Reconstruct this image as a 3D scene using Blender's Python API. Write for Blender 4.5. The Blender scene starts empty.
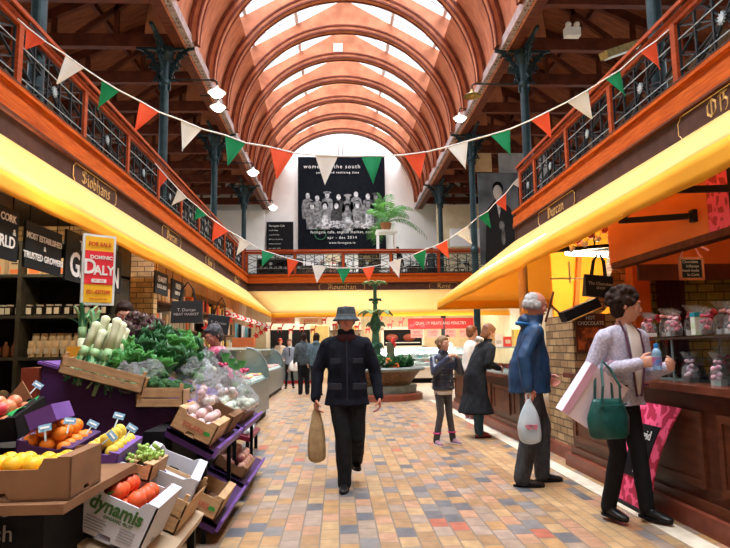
import bpy, bmesh, math, random
from mathutils import Vector, Matrix, noise
rnd = random.Random(7)
S = bpy.context.scene
COL = S.collection
PI = math.pi
V = Vector

# ---------------------------------------------------------------- camera
F_PX = 610.0
CAM_P, CAM_Y, CAM_R = 0.12171, 0.04561, -0.014
CAM_O = V((0, 0, 1.27))
cF = V((math.sin(CAM_Y)*math.cos(CAM_P), math.cos(CAM_Y)*math.cos(CAM_P), math.sin(CAM_P)))
cR = V((math.cos(CAM_Y), -math.sin(CAM_Y), 0))
cU = cR.cross(cF)
c_, s_ = math.cos(CAM_R), math.sin(CAM_R)
cR, cU = c_*cR + s_*cU, -s_*cR + c_*cU
cam = bpy.data.cameras.new('camera')
cam.sensor_width = 36.0
cam.lens = F_PX/730*36.0
cam.clip_start = 0.05
cam.clip_end = 300
co = bpy.data.objects.new('camera', cam)
COL.objects.link(co)
co.matrix_world = Matrix(((cR.x, cU.x, -cF.x, CAM_O.x), (cR.y, cU.y, -cF.y, CAM_O.y), (cR.z, cU.z, -cF.z, CAM_O.z), (0, 0, 0, 1)))
S.camera = co

def at(x, y, Y=None, X=None, Z=None):
    """point seen at pixel x, y that lies on the plane with the given coordinate"""
    r = cF + cR*((x-365)/F_PX) + cU*((274-y)/F_PX)
    if Y is not None: t = (Y-CAM_O.y)/r.y
    elif X is not None: t = (X-CAM_O.x)/r.x
    else: t = (Z-CAM_O.z)/r.z
    return CAM_O + r*t

# ---------------------------------------------------------------- light
S.view_settings.view_transform = 'Standard'
S.view_settings.look = 'None'
S.view_settings.gamma = 1
S.view_settings.use_curve_mapping = False
S.view_settings.exposure = 0.36
w = bpy.data.worlds.new('overcast_sky'); S.world = w; w.use_nodes = True
bg = w.node_tree.nodes['Background']
bg.inputs[0].default_value = (0.93, 0.97, 1.0, 1); bg.inputs[1].default_value = 1.0

def area(name, loc, rot, sx, sy, power, color, spread=PI):
    l = bpy.data.lights.new(name, 'AREA'); l.shape = 'RECTANGLE'; l.size = sx; l.size_y = sy
    l.energy = power; l.color = color; l.spread = spread
    o = bpy.data.objects.new(name, l); COL.objects.link(o); o.location = loc; o.rotation_euler = rot
    return o
def point(name, loc, power, color, r=0.06):
    l = bpy.data.lights.new(name, 'POINT'); l.energy = power; l.color = color; l.shadow_soft_size = r
    o = bpy.data.objects.new(name, l); COL.objects.link(o); o.location = loc
    return o
# daylight over the two glazed slopes of the roof
XC = 0.3          # centre line of the nave
area('skylight_daylight_left', (XC-2.3, 12.5, 12.9), (0, math.radians(-20), 0), 4.0, 34, 3300, (0.96, 0.98, 1.0), 1.9)
area('skylight_daylight_right', (XC+2.3, 12.5, 12.9), (0, math.radians(20), 0), 4.0, 34, 3300, (0.96, 0.98, 1.0), 1.9)
# daylight through the gallery windows
area('window_daylight_left', (-8.6, 12, 6.6), (0, math.radians(-90), 0), 2.4, 26, 450, (0.9, 0.96, 1.0))
area('window_daylight_right', (9.3, 9, 6.6), (0, math.radians(90), 0), 2.4, 26, 450, (0.9, 0.96, 1.0))

# ---------------------------------------------------------------- helpers
class B:
    """collects geometry for one mesh"""
    def __init__(s): s.v = []; s.f = []; s.m = []; s.mi = 0
    def add(s, vs, fs, M=None):
        n = len(s.v)
        for p in vs:
            p = V(p)
            s.v.append(M @ p if M is not None else p)
        for f in fs: s.f.append([i+n for i in f]); s.m.append(s.mi)
        return s
    def box(s, x0, x1, y0, y1, z0, z1, M=None):
        return s.add([(x0,y0,z0),(x1,y0,z0),(x1,y1,z0),(x0,y1,z0),(x0,y0,z1),(x1,y0,z1),(x1,y1,z1),(x0,y1,z1)],
              [(0,3,2,1),(4,5,6,7),(0,1,5,4),(1,2,6,5),(2,3,7,6),(3,0,4,7)], M)
    def bar(s, a, b, w, h=None, up=(0,0,1)):
        a = V(a); b = V(b); h = w if h is None else h
        d = b-a
        if d.length < 1e-6: return s
        d.normalize(); up = V(up)
        if abs(d.dot(up)) > .99: up = V((0,1,0)) if abs(d.y) < .9 else V((1,0,0))
        x = d.cross(up).normalized(); y = x.cross(d)
        q = [x*(w/2)*i + y*(h/2)*j for i, j in ((-1,-1),(1,-1),(1,1),(-1,1))]
        return s.add([a+k for k in q]+[b+k for k in q], [(3,2,1,0),(4,5,6,7),(0,1,5,4),(1,2,6,5),(2,3,7,6),(3,0,4,7)])
    def tube(s, pts, r, n=8, closed=False, cap=True):
        pts = [V(p) for p in pts]; N = len(pts)
        rs = r if isinstance(r, (list, tuple)) else [r]*N
        vs = []; fs = []; prev = None
        for i, p in enumerate(pts):
            if closed: d = pts[(i+1) % N]-pts[i-1]
            else: d = pts[min(i+1, N-1)]-pts[max(i-1, 0)]
            if d.length < 1e-9: d = V((0,0,1))
            d.normalize()
            if prev is None:
                u = V((0,0,1)) if abs(d.z) < .9 else V((1,0,0))
                x = d.cross(u).normalized()
            else:
                x = prev - d*prev.dot(d)
                x = x.normalized() if x.length > 1e-6 else d.orthogonal().normalized()
            prev = x; y = d.cross(x)
            for k in range(n):
                a = 2*PI*k/n; vs.append(p+(x*math.cos(a)+y*math.sin(a))*rs[i])
        for i in range(N if closed else N-1):
            j = (i+1) % N
            for k in range(n):
                k2 = (k+1) % n
                fs.append((i*n+k, i*n+k2, j*n+k2, j*n+k))
        if cap and not closed:
            fs.append(tuple(range(n-1, -1, -1))); fs.append(tuple((N-1)*n+k for k in range(n)))
        return s.add(vs, fs)
    def lathe(s, prof, c=(0,0,0), n=16, M=None, sx=1, sy=1, cap=True):
        vs = []; fs = []; c = V(c)
        for r, z in prof:
            for k in range(n):
                a = 2*PI*k/n; vs.append(c+V((r*math.cos(a)*sx, r*math.sin(a)*sy, z)))
        for i in range(len(prof)-1):
            for k in range(n):
                k2 = (k+1) % n
                fs.append((i*n+k, i*n+k2, (i+1)*n+k2, (i+1)*n+k))
        if cap:
            fs.append(tuple(range(n-1, -1, -1))); fs.append(tuple((len(prof)-1)*n+k for k in range(n)))
        return s.add(vs, fs, M)
    def ball(s, c, r, n=10, sc=(1,1,1), M=None, jit=0):
        c = V(c); vs = []; fs = []; m = max(4, n//2+1)
        vs.append(c+V((0,0,-r*sc[2])))
        for i in range(1, m):
            t = PI*i/m
            for k in range(n):
                a = 2*PI*k/n; q = r*(1+rnd.uniform(-jit, jit))
                vs.append(c+V((q*math.sin(t)*math.cos(a)*sc[0], q*math.sin(t)*math.sin(a)*sc[1], -q*math.cos(t)*sc[2])))
        vs.append(c+V((0,0,r*sc[2])))
        for k in range(n): fs.append((0, 1+(k+1) % n, 1+k))
        for i in range(m-2):
            for k in range(n):
                k2 = (k+1) % n; o = 1+i*n
                fs.append((o+k, o+k2, o+n+k2, o+n+k))
        t = len(vs)-1; o = 1+(m-2)*n
        for k in range(n): fs.append((o+k, o+(k+1) % n, t))
        return s.add(vs, fs, M)
    def prism(s, poly, d, M=None):
        """poly: list of 3d points (planar), extruded by vector d"""
        n = len(poly); d = V(d)
        vs = [V(p) for p in poly]+[V(p)+d for p in poly]
        fs = [tuple(range(n-1, -1, -1)), tuple(range(n, 2*n))]
        for k in range(n):
            k2 = (k+1) % n; fs.append((k, k2, n+k2, n+k))
        return s.add(vs, fs, M)
    def grid(s, fn, nu, nv, M=None):
        vs = [fn(u/nu, v/nv) for v in range(nv+1) for u in range(nu+1)]
        fs = [(v*(nu+1)+u, v*(nu+1)+u+1, (v+1)*(nu+1)+u+1, (v+1)*(nu+1)+u) for v in range(nv) for u in range(nu)]
        return s.add(vs, fs, M)
    def sheet(s, fn, nu, nv, t=0.003):
        """grid with real thickness t"""
        P = [[V(fn(u/nu, v/nv)) for u in range(nu+1)] for v in range(nv+1)]
        top = []; bot = []
        for v in range(nv+1):
            for u in range(nu+1):
                du = P[v][min(u+1, nu)]-P[v][max(u-1, 0)]; dv = P[min(v+1, nv)][u]-P[max(v-1, 0)][u]
                nn = du.cross(dv); nn = nn.normalized() if nn.length > 1e-9 else V((0,0,1))
                top.append(P[v][u]+nn*t/2); bot.append(P[v][u]-nn*t/2)
        W = nu+1; K = len(top)
        fs = []
        for v in range(nv):
            for u in range(nu):
                q = (v*W+u, v*W+u+1, (v+1)*W+u+1, (v+1)*W+u)
                fs.append(q); fs.append(tuple(K+i for i in reversed(q)))
        bd = [u for u in range(nu)] + [v*W+nu for v in range(nv)] + [nv*W+u for u in range(nu, 0, -1)] + [v*W for v in range(nv, 0, -1)]
        for i in range(len(bd)):
            a, b = bd[i], bd[(i+1) % len(bd)]; fs.append((a, K+a, K+b, b))
        return s.add(top+bot, fs)
    def loft(s, rings, n=14, cap=True):
        """rings: (centre, half-axis vector a, half-axis vector b)"""
        vs = []; fs = []
        for c, a, b in rings:
            c = V(c); a = V(a); b = V(b)
            for k in range(n):
                t = 2*PI*k/n; vs.append(c+a*math.cos(t)+b*math.sin(t))
        for i in range(len(rings)-1):
            for k in range(n):
                k2 = (k+1) % n; fs.append((i*n+k, i*n+k2, (i+1)*n+k2, (i+1)*n+k))
        if cap:
            fs.append(tuple(range(n-1, -1, -1))); fs.append(tuple((len(rings)-1)*n+k for k in range(n)))
        return s.add(vs, fs)
    def out(s, name, mat, parent=None, smooth=False, local=True, kind=None, fixn=True, bevel=0):
        me = bpy.data.meshes.new(name)
        vs = s.v
        if parent is not None and not local:
            iv = wmat(parent).inverted(); vs = [iv @ p for p in vs]
        me.from_pydata([tuple(p) for p in vs], [], s.f)
        mats = mat if isinstance(mat, (list, tuple)) else [mat]
        for m in mats: me.materials.append(m)
        if len(mats) > 1: me.polygons.foreach_set('material_index', s.m)
        if fixn:
            bm = bmesh.new(); bm.from_mesh(me); bmesh.ops.recalc_face_normals(bm, faces=bm.faces); bm.to_mesh(me); bm.free()
        if smooth: me.polygons.foreach_set('use_smooth', [True]*len(me.polygons))
        me.update()
        o = bpy.data.objects.new(name, me); COL.objects.link(o)
        if parent is not None: o.parent = parent
        if bevel:
            b = o.modifiers.new('bevel', 'BEVEL'); b.width = bevel; b.segments = 2; b.limit_method = 'ANGLE'
        if kind: o['kind'] = kind
        return o

def wmat(o):
    M = Matrix.Translation(o.location) @ o.rotation_euler.to_matrix().to_4x4()
    return wmat(o.parent) @ M if o.parent else M
def tag(o, label, cat, group=None, kind=None):
    o['label'] = label; o['category'] = cat
    if group: o['group'] = group
    if kind: o['kind'] = kind
    return o
def thing(name, label, cat, loc=(0,0,0), rz=0, group=None, rot=None):
    o = bpy.data.objects.new(name, None); COL.objects.link(o); o.empty_display_size = .1
    o.location = loc; o.rotation_euler = rot if rot else (0, 0, rz)
    return tag(o, label, cat, group)
def kids(o): return [c for c in bpy.data.objects if c.parent == o]
def copy_tree(o, loc=None, rz=None, label=None, rot=None):
    ks = kids(o)
    c = o.copy(); COL.objects.link(c)
    if loc is not None: c.location = loc
    if rz is not None: c.rotation_euler = (0, 0, rz)
    if rot is not None: c.rotation_euler = rot
    if label: c['label'] = label
    for k in ks:
        d = k.copy(); COL.objects.link(d); d.parent = c
        for g in kids(k):
            e = g.copy(); COL.objects.link(e); e.parent = d
    return c

# ---------------------------------------------------------------- materials
MATS = {}
def mat(name, col, rough=.6, col2=None, scale=6, stretch=(1,1,1), metal=0, bump=0, bscale=40, emit=None, es=0, alpha=None, trans=0, sss=0, transl=None, spec=.3, detail=4, gen='Object', contrast=None):
    if name in MATS: return MATS[name]
    m = bpy.data.materials.new(name); m.use_nodes = True; MATS[name] = m
    nt = m.node_tree; N = nt.nodes; L = nt.links; p = N['Principled BSDF']
    p.inputs['Base Color'].default_value = (*col, 1); p.inputs['Roughness'].default_value = rough; p.inputs['Metallic'].default_value = metal
    p.inputs['Specular IOR Level'].default_value = spec
    tc = N.new('ShaderNodeTexCoord')
    if col2 is None: col2 = tuple(c*.82 for c in col)
    mp = N.new('ShaderNodeMapping'); mp.inputs['Scale'].default_value = stretch
    L.new(tc.outputs[gen], mp.inputs[0])
    nz = N.new('ShaderNodeTexNoise'); nz.inputs['Scale'].default_value = scale; nz.inputs['Detail'].default_value = detail
    L.new(mp.outputs[0], nz.inputs['Vector'])
    cr = N.new('ShaderNodeValToRGB'); a, b = contrast or (.35, .65)
    cr.color_ramp.elements[0].position = a; cr.color_ramp.elements[1].position = b
    cr.color_ramp.elements[0].color = (*col2, 1); cr.color_ramp.elements[1].color = (*col, 1)
    L.new(nz.outputs[0], cr.inputs[0]); L.new(cr.outputs[0], p.inputs['Base Color'])
    if bump:
        nb = N.new('ShaderNodeTexNoise'); nb.inputs['Scale'].default_value = bscale; nb.inputs['Detail'].default_value = 3
        L.new(mp.outputs[0], nb.inputs['Vector'])
        bp = N.new('ShaderNodeBump'); bp.inputs['Strength'].default_value = bump; bp.inputs['Distance'].default_value = .02
        L.new(nb.outputs[0], bp.inputs['Height']); L.new(bp.outputs[0], p.inputs['Normal'])
    if emit: p.inputs['Emission Color'].default_value = (*emit, 1); p.inputs['Emission Strength'].default_value = es
    if alpha is not None: p.inputs['Alpha'].default_value = alpha
    if trans: p.inputs['Transmission Weight'].default_value = trans
    if sss: p.inputs['Subsurface Weight'].default_value = sss; p.inputs['Subsurface Scale'].default_value = .02
    if transl:
        t = N.new('ShaderNodeBsdfTranslucent'); t.inputs[0].default_value = (*transl[1], 1)
        mx = N.new('ShaderNodeMixShader'); mx.inputs[0].default_value = transl[0]
        o = N['Material Output']; L.new(p.outputs[0], mx.inputs[1]); L.new(t.outputs[0], mx.inputs[2]); L.new(mx.outputs[0], o.inputs[0])
    return m

def brickmat(name, palette, bw, bh, mortar_col, mortar=.012, rot=(0,0,0), rough=.5, offset=.5, plane='XY', bump=.3, noise_amt=.25, rmix=None):
    """bricks from a palette; plane gives the two object axes bricks run along"""
    m = bpy.data.materials.new(name); m.use_nodes = True
    nt = m.node_tree; N = nt.nodes; L = nt.links; p = N['Principled BSDF']
    tc = N.new('ShaderNodeTexCoord'); sp = N.new('ShaderNodeSeparateXYZ'); cb = N.new('ShaderNodeCombineXYZ')
    L.new(tc.outputs['Object'], sp.inputs[0])
    L.new(sp.outputs['XYZ'.index(plane[0])], cb.inputs[0]); L.new(sp.outputs['XYZ'.index(plane[1])], cb.inputs[1])
    bt = N.new('ShaderNodeTexBrick'); bt.offset = offset
    bt.inputs['Scale'].default_value = 1; bt.inputs['Brick Width'].default_value = bw; bt.inputs['Row Height'].default_value = bh
    bt.inputs['Mortar Size'].default_value = mortar; bt.inputs['Mortar Smooth'].default_value = .2
    bt.inputs['Color1'].default_value = (0,0,0,1); bt.inputs['Color2'].default_value = (1,1,1,1); bt.inputs['Mortar'].default_value = (.5,.5,.5,1)
    bt.inputs['Bias'].default_value = 0
    L.new(cb.outputs[0], bt.inputs['Vector'])
    cr = N.new('ShaderNodeValToRGB'); cr.color_ramp.interpolation = 'CONSTANT'
    e = cr.color_ramp.elements
    while len(e) < len(palette): e.new(.5)
    for i, (pos, c) in enumerate(palette): e[i].position = pos; e[i].color = (*c, 1)
    L.new(bt.outputs['Color'], cr.inputs[0])
    nz = N.new('ShaderNodeTexNoise'); nz.inputs['Scale'].default_value = 9; nz.inputs['Detail'].default_value = 5
    L.new(cb.outputs[0], nz.inputs['Vector'])
    mr = N.new('ShaderNodeMapRange'); mr.inputs['From Min'].default_value = .3; mr.inputs['From Max'].default_value = .7
    mr.inputs['To Min'].default_value = 1-noise_amt; mr.inputs['To Max'].default_value = 1+noise_amt
    L.new(nz.outputs[0], mr.inputs[0])
    mu = N.new('ShaderNodeVectorMath'); mu.operation = 'SCALE'
    L.new(cr.outputs[0], mu.inputs[0]); L.new(mr.outputs[0], mu.inputs['Scale'])
    mx = N.new('ShaderNodeMixRGB'); mx.inputs[2].default_value = (*mortar_col, 1)
    L.new(bt.outputs['Fac'], mx.inputs[0]); L.new(mu.outputs[0], mx.inputs[1]); L.new(mx.outputs[0], p.inputs['Base Color'])
    p.inputs['Roughness'].default_value = rough
    bp = N.new('ShaderNodeBump'); bp.inputs['Strength'].default_value = bump; bp.inputs['Distance'].default_value = .01; bp.invert = True
    L.new(bt.outputs['Fac'], bp.inputs['Height']); L.new(bp.outputs[0], p.inputs['Normal'])
    MATS[name] = m
    return m

M_vault = mat('varnished_vault_boards', (.54,.20,.105), .5, (.38,.12,.062), 2.2, (1,3,1), bump=.05, spec=.3)
M_rib = mat('laminated_rib_wood', (.56,.215,.105), .5, (.38,.13,.062), 2.5, (1,1,1), bump=.04, spec=.3)
M_ribedge = mat('dark_rib_moulding', (.20,.045,.026), .5, (.13,.03,.02), 5, spec=.2)
M_rail = mat('varnished_red_wood', (.36,.060,.012), .45, (.24,.036,.008), 5, (1,1,6), bump=.03, spec=.2)
M_fascia = mat('orange_fascia_boards', (.52,.105,.010), .55, (.32,.05,.005), 3, (8,1,14), bump=.05, spec=.12)
M_brown = mat('brown_sign_band', (.075,.032,.022), .6, (.055,.022,.016), 6, spec=.2)
M_iron = mat('dark_teal_iron', (.020,.045,.055), .38, (.012,.028,.036), 8, metal=.25, bump=.08)
M_ironblack = mat('black_iron', (.011,.015,.018), .45, (.007,.009,.011), 10, spec=.25)
M_steel = mat('pale_iron_bar', (.45,.52,.53), .4, (.3,.36,.38), 12, metal=.4)
M_rivet = mat('grey_pink_riveted_iron', (.42,.34,.34), .5, (.30,.22,.22), 8, metal=.1)
M_darkwood = mat('dark_red_roof_timber', (.13,.032,.014), .6, (.075,.018,.009), 4, (1,4,1), bump=.1, spec=.2)
M_roofboard = mat('roof_boarding', (.25,.075,.03), .65, (.13,.036,.016), 2.5, (1,8,1), bump=.1, spec=.2)
M_white = mat('white_painted_plaster', (.90,.91,.90), .7, (.86,.87,.87), 3)
M_cream = mat('cream_plaster', (.72,.62,.42), .7, (.62,.52,.33), 3)
M_yellow = mat('lit_yellow_awning_canvas', (.95,.82,.33), .8, (.92,.76,.27), 1.6, transl=(.55, (.98,.52,.03)), bump=.03, bscale=9)  # same canvas as the valance, paler to paint in the skylight on top
M_valance = mat('shaded_yellow_valance_canvas', (.93,.50,.035), .8, (.88,.44,.03), 1.6, transl=(.35, (.98,.50,.03)), bump=.03, bscale=9)  # same canvas as the canopy, deeper to paint in its weaker light
M_gold = mat('gold_sign_paint', (.85,.55,.20), .4, (.5,.3,.1), 20)
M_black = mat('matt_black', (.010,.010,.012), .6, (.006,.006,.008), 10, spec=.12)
M_white2 = mat('white_lettering', (.8,.8,.78), .6, (.7,.7,.68), 10)

# glass of the roof and windows
def glassmat(name, tint=(.95,.98,1), mix=.12, rough=.05, clear=True):
    m = bpy.data.materials.new(name); m.use_nodes = True; N = m.node_tree.nodes; L = m.node_tree.links
    p = N['Principled BSDF']; p.inputs['Roughness'].default_value = rough; p.inputs['Base Color'].default_value = (*tint, 1)
    if clear: N.remove(p); p = N.new('ShaderNodeBsdfGlossy'); p.inputs['Roughness'].default_value = rough
    t = N.new('ShaderNodeBsdfTransparent'); t.inputs[0].default_value = (*tint, 1)
    mx = N.new('ShaderNodeMixShader'); mx.inputs[0].default_value = mix
    L.new(t.outputs[0], mx.inputs[1]); L.new(p.outputs[0], mx.inputs[2]); L.new(mx.outputs[0], N['Material Output'].inputs[0])
    MATS[name] = m
    return m
M_glass = glassmat('clear_glass', (.97,.99,1), .07)
M_roofglass = glassmat('roof_glass', (.97,.98,1), .05)
M_case = glassmat('display_case_glass', (.93,.98,.98), .05, .03)

# ---------------------------------------------------------------- lettering
GL = {  # pen strokes for a black-letter hand, unit x-height = .6, cap height = 1
 'S': (.62, [[(.55,.85),(.35,1),(.12,.85),(.12,.65),(.5,.42),(.52,.2),(.3,0),(.05,.15)],[(.32,.95),(.32,.08)]]),
 'i': (.26, [[(.05,.5),(.13,.6),(.13,.08),(.22,0)],[(.1,.78),(.16,.84)]]),
 'o': (.42, [[(.2,.62),(.08,.48),(.08,.12),(.2,0)],[(.2,.62),(.34,.48),(.34,.12),(.2,0)]]),
 'b': (.44, [[(.04,.9),(.1,1),(.1,.1),(.2,0),(.34,.14),(.34,.48),(.22,.6),(.12,.52)]]),
 'h': (.46, [[(.04,.9),(.1,1),(.1,0)],[(.12,.5),(.24,.6),(.35,.5),(.35,.1),(.28,-.12)]]),
 'a': (.42, [[(.1,.55),(.2,.62),(.32,.52),(.32,.08),(.4,0)],[(.3,.34),(.1,.26),(.08,.08),(.18,0),(.3,.1)]]),
 'n': (.46, [[(.04,.5),(.12,.6),(.12,.05),(.06,0)],[(.14,.5),(.26,.6),(.36,.5),(.36,.08),(.43,0)]]),
 "'": (.16, [[(.08,1),(.06,.8)]]),
 's': (.38, [[(.32,.55),(.18,.62),(.08,.48),(.3,.2),(.26,.04),(.06,.02)]]),
 'D': (.64, [[(.06,.95),(.3,1),(.55,.75),(.55,.25),(.3,0),(.06,.06)],[(.18,.98),(.18,.04)],[(.3,.9),(.3,.1)]]),
 'O': (.66, [[(.34,1),(.1,.75),(.1,.25),(.32,0),(.55,.25),(.55,.75),(.34,1)],[(.33,.9),(.33,.1)]]),
 'H': (.66, [[(.06,.9),(.16,1),(.16,0)],[(.16,.5),(.4,.62),(.52,.45),(.5,.1),(.4,-.05)],[(.16,.98),(.5,.95)],[(.34,.95),(.34,.6)]]),
 'u': (.46, [[(.04,.52),(.12,.6),(.12,.1),(.22,0),(.34,.1)],[(.3,.52),(.36,.6),(.36,.08),(.43,0)]]),
 'r': (.34, [[(.04,.5),(.12,.6),(.12,.06),(.18,0)],[(.14,.48),(.24,.6),(.3,.52)]]),
 'c': (.36, [[(.3,.52),(.2,.62),(.08,.46),(.08,.12),(.2,0),(.3,.08)]]),
 'M': (.74, [[(.05,.1),(.14,0),(.2,.9),(.1,1)],[(.2,.9),(.38,1),(.38,.1)],[(.38,.9),(.56,1),(.6,.1),(.68,0)]]),
 'e': (.38, [[(.1,.3),(.3,.42),(.26,.6),(.16,.62),(.08,.45),(.08,.12),(.2,0),(.32,.1)]]),
 'R': (.64, [[(.16,1),(.16,0)],[(.05,.9),(.3,1),(.5,.85),(.45,.6),(.2,.5)],[(.28,.52),(.5,.1),(.6,0)],[(.28,.95),(.28,.55)]]),
 'y': (.44, [[(.06,.55),(.12,.6),(.12,.15),(.2,.05),(.34,.15)],[(.34,.6),(.34,-.05),(.2,-.25)]]),
}
def blackletter(text, h, origin, xdir, zdir, mat_, parent, pen=.068, name='lettering', depth=.006, center=True, wide=1.65):
    xd = V(xdir).normalized(); zd = V(zdir).normalized(); nd = xd.cross(zd)
    wid = sum(GL[c][0] for c in text)*h*wide
    x = -wid/2 if center else 0
    b = B(); o = V(origin)
    for ch in text:
        adv, st = GL[ch]
        for line in st:
            for a, c in zip(line[:-1], line[1:]):
                d = .7*pen*h; n1 = (xd*d+zd*d)
                A = o+xd*(x+a[0]*h*wide)+zd*(a[1]*h); C = o+xd*(x+c[0]*h*wide)+zd*(c[1]*h)
                # thicken a little along the other diagonal as well
                e = (xd*d-zd*d)*.35
                for dd in (n1, e):
                    q = [A-dd, A+dd, C+dd, C-dd]
                    if (q[1]-q[0]).cross(q[2]-q[0]).length > 1e-7 or (q[2]-q[0]).cross(q[3]-q[0]).length > 1e-7:
                        b.prism(q, nd*depth)
        x += adv*h*wide
    return b.out(name, mat_, parent, local=False)
def text_mesh(name, body, size, M, mat_, parent, ext=.002, align='CENTER', offset=0.0, spacing=1.0, sx=1.0, bold=0.0):
    """flat lettering; M maps text plane (x right, y up) to the world"""
    cu = bpy.data.curves.new('t', 'FONT'); cu.body = body; cu.size = size; cu.extrude = ext; cu.align_x = align; cu.align_y = 'CENTER'
    cu.offset = bold; cu.space_character = spacing; cu.resolution_u = 3
    o = bpy.data.objects.new('t', cu); COL.objects.link(o)
    dg = bpy.context.evaluated_depsgraph_get(); dg.update()
    me = bpy.data.meshes.new_from_object(o.evaluated_get(dg)); bpy.data.objects.remove(o); bpy.data.curves.remove(cu)
    me.transform(Matrix.Diagonal((sx, 1, 1, 1)))
    W = M if parent is None else wmat(parent).inverted() @ M
    me.transform(W); me.materials.clear(); me.materials.append(mat_)
    ob = bpy.data.objects.new(name, me); COL.objects.link(ob)
    if parent is not None: ob.parent = parent
    return ob
def frameM(o, x, y):
    x = V(x).normalized(); y = V(y); z = x.cross(y).normalized(); y = z.cross(x)
    return Matrix(((x.x,y.x,z.x,o[0]),(x.y,y.y,z.y,o[1]),(x.z,y.z,z.z,o[2]),(0,0,0,1)))
# ================================================================ THE SETTING
XL, XR = -3.6, 3.98            # inner faces of the two galleries
YB = 24.4                      # front of the gallery across the far end
YR = 13.3                      # far end of the right gallery
ZW0, ZW1 = 3.92, 4.27          # wooden fascia
ZB = 3.57                      # bottom of the brown band
YE = 29.5                      # end wall
Y0 = -4.0

# floor of clay pavers, laid in lengthwise runs
pal = [(0,(.28,.165,.08)),(.16,(.35,.20,.085)),(.30,(.27,.20,.15)),(.42,(.37,.235,.115)),(.52,(.10,.105,.115)),(.60,(.36,.20,.12)),(.70,(.17,.16,.155)),(.78,(.37,.24,.12)),(.88,(.30,.225,.175)),(.97,(.34,.10,.06))]
M_floor = brickmat('clay_pavers', pal, .215, .132, (.16,.13,.10), .006, plane='YX', rough=.42, bump=.25, noise_amt=.22)
pal2 = [(0,(.42,.27,.13)),(.4,(.38,.23,.11)),(.7,(.46,.30,.15)),(.9,(.26,.20,.15))]
M_border = brickmat('buff_border_pavers', pal2, .215, .10, (.2,.16,.12), .005, plane='YX', rough=.42, bump=.25, noise_amt=.15)
b = B(); b.box(-9, 1.72, Y0, 34, -.05, 0); b.box(2.02, 10, Y0, 34, -.05, 0)
b.mi = 1; b.box(1.72, 2.02, Y0, 34, -.05, 0)
b.out('floor', [M_floor, M_border], kind='structure')
M_kerb = mat('cream_kerb_stone', (.70,.63,.50), .5, (.56,.49,.38), 8)
B().box(2.20, 2.36, 3.0, 14.9, -.02, .012).out('trim_1', M_kerb, kind='structure')

# outer walls, end wall, wall behind
M_outer = mat('dark_outer_wall', (.30,.22,.16), .8, (.20,.14,.10), 2)
def wall_x(name, x0, x1, ys, zlo, zhi, gaps, m):
    b = B(); b.box(x0, x1, ys[0], ys[1], zlo, gaps[0][2])
    b.box(x0, x1, ys[0], ys[1], gaps[0][3], zhi)
    y = ys[0]
    for g in gaps:
        b.box(x0, x1, y, g[0], g[2], g[3]); y = g[1]
    b.box(x0, x1, y, ys[1], g[2], g[3])
    return b.out(name, m, kind='structure')
gl = [(y, y+3.2, 5.4, 7.6) for y in (-1.5, 3.2, 7.9, 12.6, 17.3, 22.0)]
wall_x('wall_left', -8.2, -8.0, (Y0, YE), 0, 9.6, gl, M_outer)
wall_x('wall_right', 8.7, 8.9, (Y0, YE), 0, 9.6, gl, M_outer)
n = 0
for X in (-8.1, 8.8):
    for g in gl:
        n += 1
        b = B(); b.box(X-.01, X+.01, g[0], g[1], g[2], g[3])
        f = b.out('window_%d' % n, M_glass, kind='structure')
        k = B()
        for yy in [g[0]+.04+(g[1]-g[0]-.08)*i/4 for i in range(5)]: k.box(X-.05, X+.05, yy-.04, yy+.04, g[2], g[3])
        for zz in (g[2]+.04, (g[2]+g[3])/2, g[3]-.04): k.box(X-.05, X+.05, g[0], g[1], zz-.035, zz+.035)
        k.out('window_frame', M_darkwood, f)
b = B(); b.box(-8.2, 8.9, YE, YE+.2, 4.1, 13.6)
b.out('wall_back', M_white, kind='structure')
B().box(-8.2, 8.9, Y0-.2, Y0, 0, 13.6).out('wall_front', M_cream, kind='structure')

# ---- gallery floors, fascia, sign bands
b = B(); b.box(-8.0, XL-.05, Y0, YE, 3.75, 4.15); b.box(XR+.05, 8.7, Y0, YR, 3.75, 4.15); b.box(XL-.05, 8.7, YB+.05, YE, 3.75, 4.15)
b.box(XR+2.6, 8.7, YR, YB+.05, 3.75, 4.15)
b.out('ceiling_stalls', mat('stall_ceiling_paint', (.50,.42,.28), .7), kind='structure')
def fascia(name, a, c, nrm):
    """board along a->c on the face of the gallery, moulded"""
    a = V(a); c = V(c); nrm = V(nrm)
    b = B()
    def rail(z0, z1, o0, o1, mi):
        b.mi = mi
        p = [a+nrm*o0+V((0,0,z0)), a+nrm*o1+V((0,0,z0)), a+nrm*o1+V((0,0,z1)), a+nrm*o0+V((0,0,z1))]
        b.prism(p, c-a)
    rail(ZW0, ZW1, -.10, .0, 0)
    rail(ZW0+.0, ZW0+.09, 0, .035, 0); rail(ZW0+.1, ZW0+.22, 0, .02, 0)
    rail(ZW1-.05, ZW1, 0, .05, 0); rail(ZW1, ZW1+.018, -.1, .055, 1)
    rail(ZB, ZW0, -.10, -.015, 1)
    rail(ZW0-.03, ZW0, -.02, .045, 3)
    return b.out(name, [M_fascia, M_brown, M_steel, M_darkwood], kind='structure')
fascia('trim_2', (XL, Y0, 0), (XL, YB, 0), (1,0,0))
fascia('trim_3', (XR, Y0, 0), (XR, YR, 0), (-1,0,0))
fascia('trim_4', (XL, YB, 0), (8.7, YB, 0), (0,-1,0))
fascia('trim_5', (XR, YR, 0), (8.7, YR, 0), (0,1,0))

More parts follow.
